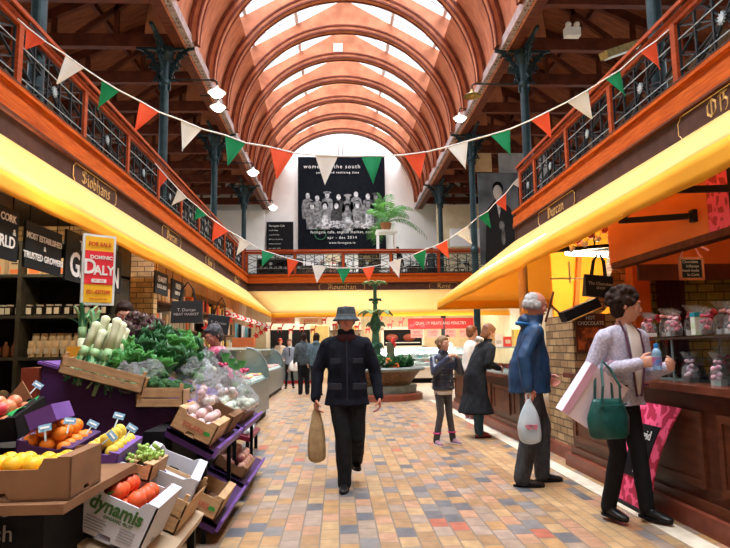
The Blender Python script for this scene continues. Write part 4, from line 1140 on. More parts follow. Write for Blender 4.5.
# menu boards on the left of the end wall
for x0, x1, z0, z1, lb in ((-3.42,-2.12,5.85,7.45,'tall black menu board beside the photo banner'),(-5.2,-3.75,5.9,7.3,'black menu board at the left corner of the end wall')):
    t = thing('menu_board', lb, 'board', ((x0+x1)/2, 29.3, z0)); B().box(x0, x1, 29.3, 29.36, z0, z1).out('board', M_black, t, local=False)
    for i, (s_t, sz) in enumerate((('Farmgate Cafe', .13), ('Lunch menu', .09), ('soup of the day', .08), ('fish from the market', .08), ('drisheen and tripe', .08), ('tea  coffee  cakes', .08))):
        text_mesh('menu_lettering', s_t, sz, frameM((x0+.12, 29.295, z1-.2-.22*i), (1,0,0), (0,0,1)), M_white2, t, .003, 'LEFT')
# partition behind the cafe on both sides, low walls
B().box(-8.0, -3.5, 29.2, 29.28, 4.15, 8.0).out('wall_cafe_left', M_white, kind='structure')
p = at(447, 209, Y=29.3)
t = thing('wall_clock', 'round black rimmed clock on the white wall upstairs', 'clock', tuple(p)); b = B(); b.lathe([(.46,-.05),(.48,0),(.44,.05),(.40,.03)], (0,0,0), 28, Matrix.Rotation(PI/2, 4, 'X')); b.out('rim', M_black, t)
b = B(); b.lathe([(.40,.0),(.40,.045)], (0,0,0), 28, Matrix.Rotation(PI/2, 4, 'X')); b.out('dial', M_white2, t)
for a, l in ((.7,.28),(3.9,.2)): B().bar((0,-.06,0),(l*math.sin(a),-.06,l*math.cos(a)), .03).out('hand', M_black, t)
# wooden cupboard face + white partition on the right of the upstairs room
B().box(4.45, 8.6, 24.9+1.6, 26.6, 4.15, 7.6).out('wall_cafe_right', M_cream, kind='structure')
B().box(5.0, 6.4, 26.40, 26.48, 5.7, 6.5).out('trim_7', M_white, kind='structure')

# cafe tables
def cafe_table(x, y, label):
    t = thing('cafe_table', label, 'table', (x, y, 4.15), 0, 'tables in the upstairs cafe')
    B().lathe([(.38,.72),(.40,.74),(.38,.76)], n=20).out('table_top', M_white, t); B().lathe([(.2,0),(.19,.03),(.03,.05),(.03,.72)], n=12).out('pedestal', M_ironblack, t)
cafe_table(-.35, 26.4, 'round white cafe table upstairs between the seated customers'); cafe_table(5.6, 25.6, 'round white cafe table upstairs at the far right')
# shelf counter behind the glass on the left
t = thing('cafe_sideboard', 'dark sideboard with stacked white crockery behind the upstairs left glass', 'sideboard', (-2.4, 25.6, 4.15))
b = B(); b.box(-.95,.95,-.25,.25,0,.1); b.box(-.95,-.9,-.25,.25,0,.9); b.box(.9,.95,-.25,.25,0,.9); b.box(-.95,.95,-.25,.25,.45,.48); b.box(-.95,.95,-.25,.25,.88,.92); b.box(-.95,.95,.2,.25,0,.9); b.out('carcass', M_black, t)
for i in range(9):
    b = B(); x = -.8+.2*i
    for j in range(4): b.lathe([(.05,.48+.03*j),(.08,.505+.03*j)], (x,0,0), 10)
    o = b.out('bowl_stack', M_white2, None); o.location = (-2.4, 25.6, 4.15); tag(o, 'stack of white bowls on the upstairs sideboard', 'bowls', 'crockery on the upstairs sideboard')
t = thing('menu_stand', 'black standing board reading FARMGATE CAFE behind the far railing', 'board', (1.3, 24.75, 4.15))
B().box(-.44,.44,-.02,.02,.12,1.02).out('board', M_black, t); B().box(-.3,.3,-.15,.15,0,.12).out('foot', M_black, t)
for i, (s_t, sz) in enumerate((('FARMGATE', .14), ('CAFE', .14), ('Serving lunch', .10), ('Restaurant open', .09))):
    text_mesh('board_lettering', s_t, sz, frameM((1.3, 24.725, 5.0-.18*i), (1,0,0), (0,0,1)), mat('dull_yellow_paint', (.55,.42,.08), .6), t, .003)
t = thing('cafe_bench', 'long dark cafe counter behind the upstairs tables', 'counter', (-1.3, 28.3, 4.152)); B().box(-2.1,1.5,0,.4,0,.95).out('front', M_cwood_d, t); B().box(-2.15,1.55,-.03,.43,.95,1.0).out('top', M_black, t)
t = thing('cafe_bench', 'dark cafe counter upstairs to the right of the palm', 'counter', (4.6, 28.3, 4.152)); B().box(-1.3,2.2,0,.4,0,.9).out('front', M_cwood_d, t); B().box(-1.35,2.25,-.03,.43,.9,.95).out('top', M_black, t)
for i in range(8):
    t = thing('cafe_chair', 'dark bentwood chair among the upstairs cafe tables', 'chair', (-.9+.8*i+(.5 if i > 2 else 0), 25.3+.3*(i % 2), 4.152), .5*i, 'chairs in the upstairs cafe')
    B().lathe([(.20,.44),(.21,.47)], n=14).out('seat', M_cwood_d, t); b = B(); b.tube([(-.19,.17,.45),(-.18,.20,.80),(0,.22,.90),(.18,.20,.80),(.19,.17,.45)], .016, 6); b.out('backrest', M_cwood_d, t)
    for sx in (-1, 1):
        for sy in (-1, 1): B().bar((sx*.15,sy*.15,.44),(sx*.19,sy*.19,0), .03).out('leg', M_cwood_d, t)
# small white easel panel by banner
B().box(-.55,.35,27.9,27.95,5.05,5.7).out('tall_chair_back', M_cream); tag(bpy.data.objects['tall_chair_back'], 'cream chair back under the left part of the photo banner', 'chair')

# palm on a white plinth
M_palm = mat('palm_leaf', (.07,.22,.06), .5, (.03,.12,.03), 8, transl=(.25,(.2,.5,.08)))
p = at(386, 231, Y=27.0)
PZ = p.z-4.15
t = thing('palm_plinth', 'white open plinth carrying the potted palm upstairs', 'plinth', (p.x, 27.0, 4.15))
for sx in (-1, 1):
    for sy in (-1, 1): B().box(sx*.38-.04, sx*.38+.04, sy*.3-.04, sy*.3+.04, 0, PZ-.05).out('leg', M_white, t)
B().box(-.46,.46,-.36,.36,PZ-.12,PZ).out('top', M_white, t)
t = thing('potted_palm', 'big feathery green palm in a pot in front of the end wall', 'palm', (p.x, 27.0, p.z+.002))
B().lathe([(.18,0),(.26,.34),(.24,.36),(.0,.34)], n=16).out('pot', mat('terracotta', (.42,.18,.08), .8), t)
rp = random.Random(11)
for i in range(26):
    a = 2*PI*i/26*2.4+rp.uniform(-.2,.2); el = rp.uniform(.35, 1.45); L_ = rp.uniform(1.4, 2.15)
    b = B(); pts = []
    for q in range(9):
        s_q = q/8; r = L_*s_q*math.cos(el)*(1); z = .35+L_*s_q*math.sin(el)-.75*L_*s_q**2.4*(1.15-el*.5)
        pts.append(V((r*math.cos(a), r*math.sin(a), z)))
    b.tube(pts, [.014]*5+[.008]*4, 5)
    sd_ = V((-math.sin(a), math.cos(a), 0))
    for q in range(2, 9):
        for h_ in (0, .5):
            if q == 8 and h_: continue
            c = pts[q].lerp(pts[q+1], h_) if q < 8 else pts[q]
            d = (pts[min(q+1,8)]-pts[q-1]).normalized()
            for sg in (-1, 1):
                l_ = .36*math.sin(PI*(q+h_)/9.2)+.06; e = c+sd_*sg*l_+d*l_*.5-V((0,0,l_*.45))
                m_ = c.lerp(e, .5)+V((0,0,.02)); wv_ = d*.022
                b.add([c-wv_*.4, c+wv_*.4, m_+wv_, m_-wv_, e], [(0,1,2,3),(3,2,4)])
    b.out('frond', M_palm, t, fixn=False)

# big portrait banners hung in the right aisle upstairs
def portrait(x0, x1, z0, z1, y, label, light, seed):
    t = thing('portrait_banner', label, 'banner', ((x0+x1)/2, y, z0))
    bgm = mat('photo_backdrop_pale', (.42,.43,.45), .8, (.26,.27,.29), 2, spec=.05) if light else mat('photo_backdrop_grey', (.17,.19,.22), .8, (.06,.07,.08), 1.2, spec=.05)
    B().box(x0, x1, y, y+.02, z0, z1).out('cloth', bgm, t, local=False)
    cx = (x0+x1)/2+.1*seed; w_ = x1-x0; h = z1-z0
    yy = y-.004
    def poly(nm, pts, m, k): b = B(); b.prism([V((cx+a*w_, yy-.006*k, z0+c*h)) for a, c in pts], (0,-.004,0)); b.out(nm, m, t, local=False)
    poly('printed_coat', [(-.38,0),(.45,0),(.42,.35),(.30,.60),(.08,.70),(-.10,.70),(-.28,.60),(-.34,.35)], GREY[0] if light else mat('photo_black', (.015,.015,.018), .8), 1)
    poly('printed_shirt', [(-.06,.71),(.06,.71),(.03,.58),(.0,.50),(-.03,.58)], GREY[3], 2)
    b = B(); disc(b, (cx-.02*w_, yy-.018, z0+.78*h), .11*w_, .082*h, 18); b.out('printed_face', mat('photo_face_grey', (.55,.54,.53), .8, (.36,.35,.35), 3, spec=.05), t, local=False)
    b = B(); disc(b, (cx-.01*w_, yy-.012, z0+.83*h), .135*w_, .072*h, 18); b.out('printed_hair', GREY[0], t, local=False)
    b = B(); disc(b, (cx+.08*w_, yy-.02, z0+.30*h), .05*w_, .10*h, 12); disc(b, (cx+.05*w_, yy-.02, z0+.42*h), .07*w_, .05*h, 12); b.out('printed_arm', GREY[2], t, local=False)
portrait(4.62, 5.95, 3.9, 6.95, 19.3, 'dark portrait banner of a young man in a suit upstairs on the right', False, 0)
portrait(5.45, 7.1, 4.3, 7.75, 19.7, 'paler portrait banner partly behind the dark one upstairs right', True, .2)
portrait(3.98-.0, 4.62, 3.9, 6.3, 19.6, 'narrow grey portrait banner beside the right hand column upstairs', True, -.3) if False else None
t = thing('plywood_sheet', 'small bare plywood panel hung above the dark portrait banner', 'panel', (4.75, 19.0, 6.9)); B().box(-.28,.28,0,.03,0,.62).out('board', mat('plywood', (.5,.34,.18), .6), t)
# ================================================================ LEFT HAND STALLS
M_shelf = mat('dark_green_grey_shelf', (.045,.045,.035), .6, (.025,.025,.02), 8)
M_crate = mat('pale_crate_wood', (.60,.38,.20), .7, (.44,.26,.13), 5, (2,1,8), bump=.08)
M_card = mat('brown_cardboard', (.25,.125,.06), .8, (.19,.09,.042), 4, bump=.04)
M_cardin = mat('cardboard_inside', (.46,.29,.17), .8)
M_whitecard = mat('white_printed_cardboard', (.58,.58,.62), .6, (.48,.48,.53), 4)
M_purple = mat('purple_painted_board', (.065,.020,.115), .5, (.045,.014,.08), 5)
M_purplel = mat('lilac_edge_paint', (.17,.075,.34), .5, (.13,.055,.27), 5)
M_stallwall = mat('dim_stall_wall', (.11,.075,.05), .8, (.06,.04,.03), 3)
B().box(-5.3, -5.2, Y0, 9.9, 0, 3.75).out('wall_stall_left', M_stallwall, kind='structure')
# pale brick pier with arch band
M_cbrick = brickmat('cream_glazed_brick', [(0,(.50,.36,.16)),(.35,(.42,.29,.12)),(.7,(.56,.42,.20))], .23, .085, (.12,.08,.05), .008, plane='XZ', rough=.35)
b = B(); b.prism([(-5.2,9.9,0),(-2.95,9.9,0),(-2.95,9.9,2.7),(-3.6,9.9,3.3),(-5.2,9.9,3.3)], (0,.2,0)); b.out('wall_brick_left', M_cbrick, kind='structure')
b = B()
for i in range(14):
    a0, a1 = math.radians(180+6*i), math.radians(180+6*i+5.5)
    c = V((-2.75, 9.87, 2.75))
    b.prism([c+V((1.15*math.cos(a), 0, 1.45*math.sin(a))) for a in (a0, a1)]+[c+V((1.30*math.cos(a), 0, 1.62*math.sin(a))) for a in (a1, a0)], (0,-.05,0))
b.out('trim_8', mat('buff_arch_stone', (.50,.34,.16), .6), kind='structure')

# back shelving with groceries
sh_ = thing('shelving_unit', 'dark shelving unit of groceries behind the vegetable stall', 'shelves', (-4.1, 8.2, 0))
def wob_box(par, nm, m, *a): B().box(*a).out(nm, m, par, local=False)
for z in (.62, 1.22, 1.76, 2.30, 2.74): wob_box(sh_, 'shelf_board', M_shelf, -5.2, -2.9, 8.12, 8.62, z-.04, z)
for x in (-5.2, -4.17, -2.95): wob_box(sh_, 'upright', M_shelf, x, x+.05, 8.10, 8.62, 0, 2.74)
wob_box(sh_, 'back_panel', M_black, -5.2, -2.9, 8.6, 8.64, 0, 2.74)
M_carton = mat('cream_carton', (.55,.44,.28), .6); M_cart_o = mat('orange_print', (.72,.20,.06), .6)
for i, (x, w_, h_) in enumerate(((-4.98,.16,.26),(-4.78,.16,.30),(-4.55,.32,.30),(-4.28,.14,.20),(-4.02,.18,.27),(-3.82,.17,.24),(-3.62,.17,.22),(-3.43,.13,.20),(-3.25,.15,.24),(-3.08,.12,.22))):
    t = thing('carton', 'cream and orange carton on the top grocery shelf', 'carton', (x, 8.28, 2.30), rnd.uniform(-.1,.1), 'cartons on the top grocery shelf')
    B().box(-w_/2, w_/2, -.07, .07, 0, h_).out('box', M_carton, t); B().box(-w_*.36, w_*.36, -.073, -.069, .02, h_*.38).out('printed_panel', M_cart_o, t)
    B().box(-w_*.3, w_*.3, -.073, -.069, h_*.72, h_*.8).out('printed_line', M_shelf, t)
M_jar = mat('dark_jar', (.02,.016,.014), .25); M_lab = mat('pale_label', (.52,.50,.42), .7, (.45,.43,.36), 20)
for i in range(17):
    x = -5.05+.125*i+rnd.uniform(-.015,.015)
    t = thing('preserve_jar', 'small dark jar with a pale label on the middle grocery shelf', 'jar', (x, 8.2+rnd.uniform(0,.05), 1.76), rnd.uniform(-.3,.3), 'jars on the middle grocery shelf')
    B().lathe([(.045,0),(.05,.02),(.05,.10),(.04,.125)], n=12).out('glass', M_jar, t, smooth=True); B().lathe([(.043,.125),(.043,.145)], n=12).out('lid', mat('pale_lid', (.4,.38,.34), .4), t); B().box(-.03,.03,-.056,-.045,.02,.10).out('label', M_lab, t)
M_pkt = mat('cream_paper_packet', (.56,.46,.30), .7, (.42,.33,.20), 9, bump=.2)
for i in range(16):
    x = -4.0+.105*(i % 8)+rnd.uniform(-.01,.01); row = i//8
    o = thing('flour_packet', 'cream paper packet standing in rows on the lower grocery shelf', 'packet', (x, 8.2+.12*row, 1.22+.10*row), rnd.uniform(-.2,.2), 'paper packets on the lower grocery shelf')
    B().loft([((0,0,0),(.045,0,0),(0,.03,0)),((0,0,.14),(.05,0,0),(0,.035,0)),((0,0,.19),(.045,0,0),(0,.012,0)),((0,0,.21),(.046,0,0),(0,.005,0))], 8).out('paper', M_pkt, o); B().box(-.03,.03,-.04,-.034,.04,.11).out('label', M_lab, o)
for i in range(9):
    x = -5.1+.11*i
    o = B().lathe([(.04,0),(.045,.02),(.045,.13),(.02,.17),(.02,.2)], n=10).out('bottle', mat('brown_bottle', (.12,.05,.025), .25), None, smooth=True); o.location = (x, 8.22, 1.22); tag(o, 'brown bottle at the left end of the lower grocery shelf', 'bottle', 'brown bottles on the grocery shelf')
for i in range(12):
    x = -5.1+.18*i
    o = B().ball((0,0,.09), .09, 10, (1,.8,1)).out('sack', mat('dim_sack', (.22,.17,.12), .8), None, smooth=True); o.location = (x, 8.3, .62); tag(o, 'small dim sack on the bottom grocery shelf', 'sack', 'sacks on the bottom grocery shelf')
for i, (x, m, h_, lb) in enumerate(((-3.30, mat('navy_cover', (.03,.07,.25), .5), .30, 'pale book with a navy panel leaning on the grocery shelf'),(-3.08, M_purple, .32, 'purple book leaning on the grocery shelf by the leeks'))):
    t = thing('book', lb, 'book', (x, 8.16, 1.22), 0, rot=(math.radians(-8), 0, 0)); B().box(-.10,.10,-.012,.012,0,h_).out('cover', M_lab if i == 0 else m, t); B().box(-.07,.07,-.016,-.012,.05,h_*.6).out('cover_panel', m, t)

# hanging stall signs
def hang_sign(label, y0, y1, z0, z1, lines, X=-2.66, ch=None):
    t = thing('hanging_sign', label, 'sign', (X, (y0+y1)/2, z0))
    B().box(X-.012, X+.012, y0, y1, z0, z1).out('panel', mat('black_sign_panel', (.012,.015,.018), .6, spec=.12), t, local=False)
    for y in (y0+.08, y1-.08): B().bar((X, y, z1), (X, y, z1+.2), .008).out('cord', M_black, t, local=False)
    n = len(lines)
    for (s_t, size, zf, al) in lines:
        text_mesh('sign_lettering', s_t, size, frameM((X+.016, {'C':(y0+y1)/2,'L':y0+.05,'R':y1-.05}[al], z0+(z1-z0)*zf), (0,1,0), (0,0,1)), M_white2, t, .002, {'C':'CENTER','L':'LEFT','R':'RIGHT'}[al], bold=size*.02)
    return t
hang_sign('black hanging sign ending in CORK and WORLD at the left edge', 3.95, 5.12, 2.02, 2.44, [('PROUD TO SUPPLY COUNTY CORK', .085, .80, 'R'), ('&', .07, .55, 'R'), ('THE WIDE WORLD', .13, .33, 'R')])
hang_sign('black hanging sign reading TRUSTED GROWERS under the yellow awning', 5.24, 5.92, 2.00, 2.40, [('MOST ESTABLISHED', .075, .70, 'C'), ('&', .06, .50, 'C'), ('TRUSTED GROWERS', .08, .27, 'C')])
hang_sign('large black hanging sign reading THE ORGANIC GARDEN', 6.02, 7.55, 1.98, 2.48, [('THE ORGANIC', .14, .76, 'C'), ('GARDEN', .34, .32, 'C')])
hang_sign('small black and white sign, nearer of two beyond the big garden sign', 8.95, 9.62, 2.12, 2.45, [('QUALITY', .11, .68, 'C'), ('LOCAL MEAT', .08, .34, 'C')])
hang_sign('small black and white sign, farther of two beyond the big garden sign', 9.85, 10.6, 2.12, 2.43, [('FRESH', .12, .68, 'C'), ('EVERY DAY', .08, .32, 'C')])
# black shopping bags hung up as signs
def tote(label, c, w_, h_, rz, txt, roll=0):
    t = thing('black_carrier', label, 'bag', c, 0, rot=(0, roll, rz))
    b = B(); b.add([(-w_/2,-.05,0),(w_/2,-.05,0),(w_/2,.05,0),(-w_/2,.05,0),(-w_/2,-.02,h_),(w_/2,-.02,h_),(w_/2,.02,h_),(-w_/2,.02,h_)], [(0,3,2,1),(4,5,6,7),(0,1,5,4),(1,2,6,5),(2,3,7,6),(3,0,4,7)]); b.out('bag_body', mat('black_paper', (.012,.014,.022), .4), t, bevel=.006)
    for sd in (-1, 1):
        b = B(); b.tube([(-w_*.25,sd*.02,h_),(-w_*.18,sd*.015,h_+.16),(0,0,h_+.26),(w_*.18,sd*.015,h_+.16),(w_*.25,sd*.02,h_)], .010, 6); b.out('handle', M_black, t)
    M0 = wmat(t)
    for i, s_t in enumerate(txt): text_mesh('bag_lettering', s_t, h_*.20-.03*i*h_, M0 @ frameM((0, -.055, h_*(.58-.2*i)), (1,0,0), (0,.05,1)), mat('grey_print', (.42,.42,.45), .5), t, .002)
    return t
p = at(187, 323, Y=8.4); tote('black carrier bag with grey lettering hung under the awning', tuple(p), .42, .30, 0, ['T. Durcan', 'MEAT MARKET'])
p = at(217, 334, Y=8.9); tote('black carrier bag hung tilted above the grey haired stallholder', tuple(p), .30, .27, .2, ['T. Durcan'], .12)

# FOR SALE board
b4 = at(97, 305, Y=5.15)
t = thing('for_sale_board', 'white edged red and yellow FOR SALE board standing up over the leeks', 'sign', (b4.x, 5.15, b4.z-.35), 0, rot=(0, 0, math.radians(40)))
B().box(-.135,.135,-.01,.01,.35,.94).out('board', mat('white_sign_edge', (.72,.78,.80), .5), t)
B().box(-.115,.115,-.014,-.009,.37,.92).out('yellow_field', mat('sign_yellow', (.92,.52,.03), .5), t)
B().box(-.115,.115,-.018,-.013,.52,.80).out('red_field', mat('sign_red', (.75,.03,.05), .5), t)
B().bar((0,.03,-.3),(0,.03,.9), .03).out('stake', M_crate, t)
M0 = wmat(t); Mr = mat('sign_red_ink', (.65,.08,.03), .5)
def st(s_t, size, x, z, m, sx=1.0, al='CENTER', bold=.0): text_mesh('sign_lettering', s_t, size, M0 @ frameM((x, -.021, z), (1,0,0), (0,0,1)), m, t, .002, al, sx=sx, bold=bold)
st('FOR SALE', .045, 0, .855, Mr, .95, bold=.001); st('DOMINIC', .042, .015, .745, M_white2, bold=.001); st('D', .17, -.075, .66, M_white2, .8, bold=.004); st('ALY', .11, .04, .635, M_white2, .85, bold=.003)
B().box(-.06,.06,-.022,-.017,.535,.565).out('white_strip', M_white2, t); st('EST 1905', .022, 0, .55, Mr); st('021-4277399', .045, 0, .455, Mr, .8, bold=.001); st('www.domdaly.com', .018, 0, .40, Mr)

# ---- crates and boxes.  Sloping displays tip down towards the aisle
def crate(label, M, l, w_, h_, m=M_crate, kind='crate', cat='crate', posts=True, min_=None, cut=False, name=None):
    """open box, l across (x), w deep (y), h high; M places its lower front left corner"""
    loc, rot, _ = M.decompose()
    t = thing(name or ('wooden_crate' if posts else 'cardboard_box'), label, cat, tuple(loc), 0, rot=rot.to_euler())
    th = .009
    B().box(0, l, 0, w_, 0, th).out('base', m, t)
    def wall(nm, pts, d):
        b = B(); b.prism(pts, d); b.out(nm, m, t)
    if posts:
        for (nm, y) in (('front_board', 0), ('back_board', w_-th)):
            if h_ > .12: B().box(0, l, y, y+th, 0, h_*.46).box(0, l, y, y+th, h_*.52, h_).out(nm, m, t)
            else: B().box(0, l, y, y+th, 0, h_).out(nm, m, t)
        for (nm, x) in (('side_board', 0), ('side_board', l-th)): B().box(x, x+th, 0, w_, 0, h_*.9).out(nm, m, t)
        for x in (th, l-th-.022):
            for y in (th, w_-th-.022): B().box(x, x+.022, y, y+.022, 0, h_+.03).out('corner_post', m, t)
    else:
        for (nm, y) in (('front_panel', 0), ('back_panel', w_-th)):
            e = l*.18; dz = h_*(.26 if cut else .14)
            wall(nm, [(0,y,0),(l*.38,y,0),(l*.42,y,.03),(l*.58,y,.03),(l*.62,y,0),(l,y,0),(l,y,h_),(l-e,y,h_),(l-e-.02,y,h_-dz),(e+.02,y,h_-dz),(e,y,h_),(0,y,h_)], (0,th,0))
        for x in (0, l-th): wall('side_panel', [(x,0,0),(x,w_*.4,0),(x,w_*.43,.025),(x,w_*.57,.025),(x,w_*.6,0),(x,w_,0),(x,w_,h_),(x,0,h_)], (th,0,0))
        for x in (0, l-.05): B().box(x, x+.05, 0, w_, h_, h_+.005).out('top_flange', min_ or m, t)
    return t
def slope(p, deg, yaw=0, pitch=0): return Matrix.Translation(p) @ Matrix.Rotation(math.radians(yaw), 4, 'Z') @ Matrix.Rotation(math.radians(deg), 4, 'Y') @ Matrix.Rotation(math.radians(pitch), 4, 'X')
def fruit(name, label, group, r, m, M, spots, sc=(1,1,.95), cat=None, stem=True):
    proto = None
    for (x, y, z) in spots:
        p = M @ V((x, y, z))
        if proto is None:
            b = B(); b.ball((0,0,0), r, 16, sc); proto = b.out(name, m, None, smooth=True)
            if stem: s = B().lathe([(r*.10,r*sc[2]*.97),(r*.06,r*sc[2]*1.04)], n=6).out('stem_scar', mat('green_brown_stem', (.10,.14,.04), .7), proto)
            o = proto; first = True
        else:
            o = proto.copy(); COL.objects.link(o); first = False
            if stem:
                s = kids(proto)[0].copy(); COL.objects.link(s); s.parent = o
        o.location = p; o.rotation_euler = (rnd.uniform(-.6,.6), rnd.uniform(-.6,.6), rnd.uniform(0,6))
        q = 1+rnd.uniform(-.07,.07); o.scale = (q, q, q)
        tag(o, label, cat or name, group)
def spots(l, w_, z, r, jit=.3, x0=0, y0=0, layers=1, keep=1.0):
    out = []
    for L_ in range(layers):
        ny = max(1, int((w_-2*r)/(1.8*r))+1); nx = max(1, int((l-2*r)/(2.02*r))+1)
        if L_: nx -= 1; ny = max(1, ny-1)
        for j in range(ny):
            for i in range(nx):
                if rnd.random() > keep: continue
                out.append((x0+r+.01+(l-2*r-.02)*(i+.5*L_)/max(1, nx-1+L_*1.0)+rnd.uniform(-jit,jit)*r*.3, y0+r+.01+(w_-2*r-.02)*(j+.5*L_)/max(1, ny-1+L_)+rnd.uniform(-jit,jit)*r*.3, z+r*1.45*L_+rnd.uniform(0,.25)*r))
    return out
M_orange = mat('orange_peel', (.86,.26,.02), .45, (.76,.19,.012), 6, bump=.1, bscale=160)
M_red_or = mat('red_grapefruit_skin', (.80,.13,.035), .42, (.66,.08,.03), 5, bump=.08, bscale=160)
M_lemon = mat('yellow_fruit_skin', (.90,.52,.03), .42, (.82,.40,.02), 6, bump=.1, bscale=160)
M_apple = mat('red_apple_skin', (.62,.03,.06), .3, (.72,.30,.14), 5)
M_pear = mat('yellow_pear_skin', (.80,.60,.10), .45, (.70,.48,.06), 6)

# black covered table at the very front with chalk lettering
tb = thing('display_table', 'black draped table at the lower left edge with chalk lettering', 'table', (-1.36, 2.75, 0))
B().box(-1.95, -1.10, 2.42, 3.05, 0, .70).out('drape', M_black, tb, local=False)
B().box(-2.0, -.98, 2.30, 3.1, .70, .735).out('ledge_board', M_card, tb, local=False)
text_mesh('chalk_lettering', 'the', .075, frameM((at(10,512,Y=2.41).x, 2.405, at(10,510,Y=2.41).z), (1,0,0), (0,0,1)), mat('chalk', (.25,.25,.25), .9), tb, .002, 'RIGHT')
text_mesh('chalk_lettering', 'fresh', .085, frameM((at(14,536,Y=2.41).x, 2.405, at(10,534,Y=2.41).z), (1,0,0), (0,0,1)), mat('chalk', (.25,.25,.25), .9), tb, .002, 'RIGHT')
Mb = Matrix.Translation((-1.52, 2.33, .737)) @ Matrix.Rotation(math.radians(2), 4, 'Z')
crate('brown cardboard tray of yellow citrus at the front left edge', Mb, .54, .32, .15, M_card, posts=False, cut=True, cat='box', min_=M_card)
fruit('lemon', 'round yellow citrus fruit in the front brown tray', 'yellow citrus in the front tray', .036, M_lemon, Mb, spots(.52, .30, .055, .036, layers=2))
# second brown box behind with oranges, purple sided box, yellow pears
Mc = Matrix.Translation((-1.53, 3.02, .765)) @ Matrix.Rotation(math.radians(10), 4, 'Y') @ Matrix.Rotation(math.radians(6), 4, 'X')
t = thing('display_step', 'purple step carrying the second row of fruit trays', 'stand', (-1.3, 3.3, 0)); B().box(-2.1, -.98, 3.12, 3.62, 0, .60).out('panel', M_purple, t, local=False)
crate('tray of oranges behind the front citrus tray', Mc, .26, .34, .10, M_purple, posts=False, cat='box')
fruit('orange', 'orange heaped in the tray behind the front citrus tray', 'oranges in the second row', .035, M_orange, Mc, spots(.25, .33, .085, .035, layers=2))
Md = Matrix.Translation((-1.26, 3.10, .725)) @ Matrix.Rotation(math.radians(12), 4, 'Y') @ Matrix.Rotation(math.radians(6), 4, 'X')
crate('purple tray of yellow pears beside the oranges', Md, .18, .34, .09, M_purplel, posts=False, cat='box')
fruit('pear', 'small yellow pear beside the oranges', 'yellow pears in the second row', .030, M_pear, Md, spots(.17, .32, .08, .030, layers=2), (1,1,1.25))
Me = Matrix.Translation((-1.06, 3.14, .665)) @ Matrix.Rotation(math.radians(14), 4, 'Y')
crate('small tray of green grapes beside the pears', Me, .13, .28, .08, M_crate, posts=False, cat='box')
M_grape = mat('green_grape', (.35,.50,.12), .25, (.25,.40,.08), 8)
for q in range(3):
    b = B()
    for i in range(34): b.ball((rnd.gauss(0,.026), rnd.gauss(0,.035), .03+abs(rnd.gauss(0,.022))), .013, 7)
    o = b.out('grape_bunch', M_grape, None, smooth=True); o.location = Me @ V((.045+.03*(q % 2), .06+.075*q, .05)); tag(o, 'bunch of green grapes in the small tray', 'grapes', 'green grapes in the small tray')
# red apples in a dark tray with green liner
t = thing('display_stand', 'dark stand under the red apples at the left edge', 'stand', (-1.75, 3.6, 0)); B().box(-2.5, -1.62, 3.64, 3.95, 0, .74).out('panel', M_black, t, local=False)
Mf = Matrix.Translation((-2.14, 3.28, .79)) @ Matrix.Rotation(math.radians(-4), 4, 'Y') @ Matrix.Rotation(math.radians(14), 4, 'X')
crate('dark tray of red apples with green paper at the left edge', Mf, .50, .34, .12, M_black, posts=False, cat='box')
fruit('apple', 'red apple in the dark tray at the left edge', 'red apples at the left edge', .038, M_apple, Mf, spots(.48, .30, .085, .038, layers=2))
b = B(); b.sheet(lambda u, v: Mf @ V((.02+.46*u, .02+.30*v, .07+.035*math.sin(9*u)*math.sin(7*v)+.06*(abs(u-.5)*2)**4)), 12, 8, .002); tag(b.out('paper_liner', mat('bright_green_paper', (.02,.45,.12), .6)), 'bright green paper lining the apple tray', 'liner')
b = B(); b.prism([at(8,398,Y=3.62), at(22,381,Y=3.62), at(34,402,Y=3.62), at(44,410,Y=3.62), at(40,426,Y=3.62), at(8,426,Y=3.62)], (0,.01,0)); tag(b.out('raised_flap', M_card), 'folded cardboard flap standing behind the red apples', 'cardboard')
Mg = Matrix.Translation(at(30, 431, Y=3.0)) @ Matrix.Rotation(math.radians(-22), 4, 'Y')
t = thing('fruit_tray', 'low purple edged tray propped beside the apples', 'tray', tuple(Mg.translation), rot=Mg.to_euler()); B().box(0,.13,0,.20,0,.08).out('panel', M_purplel, t)
# price tickets
M_tick = mat('blue_ticket', (.08,.22,.36), .5, (.30,.45,.55), 60)
for i, (x, y, Y, a) in enumerate(((45,428,2.75,-.2),(93,424,3.15,.5),(112,436,3.0,.9),(38,385,3.5,.6),(119,416,3.2,.3),(132,428,3.15,.6),(70,421,3.0,.1))):
    p = at(x, y, Y=Y); t = thing('price_ticket', 'small blue price ticket clipped among the front fruit trays', 'ticket', tuple(p), rot=(-.5, a, .2), group='price tickets on the fruit')
    B().box(-.026,.026,-.002,.002,-.016,.016).out('card', M_tick, t); B().bar((0,.003,-.06),(0,.003,0), .006).out('clip', M_steel, t); B().box(-.018,.018,-.004,-.002,-.004,.004).out('written_line', M_white2, t)

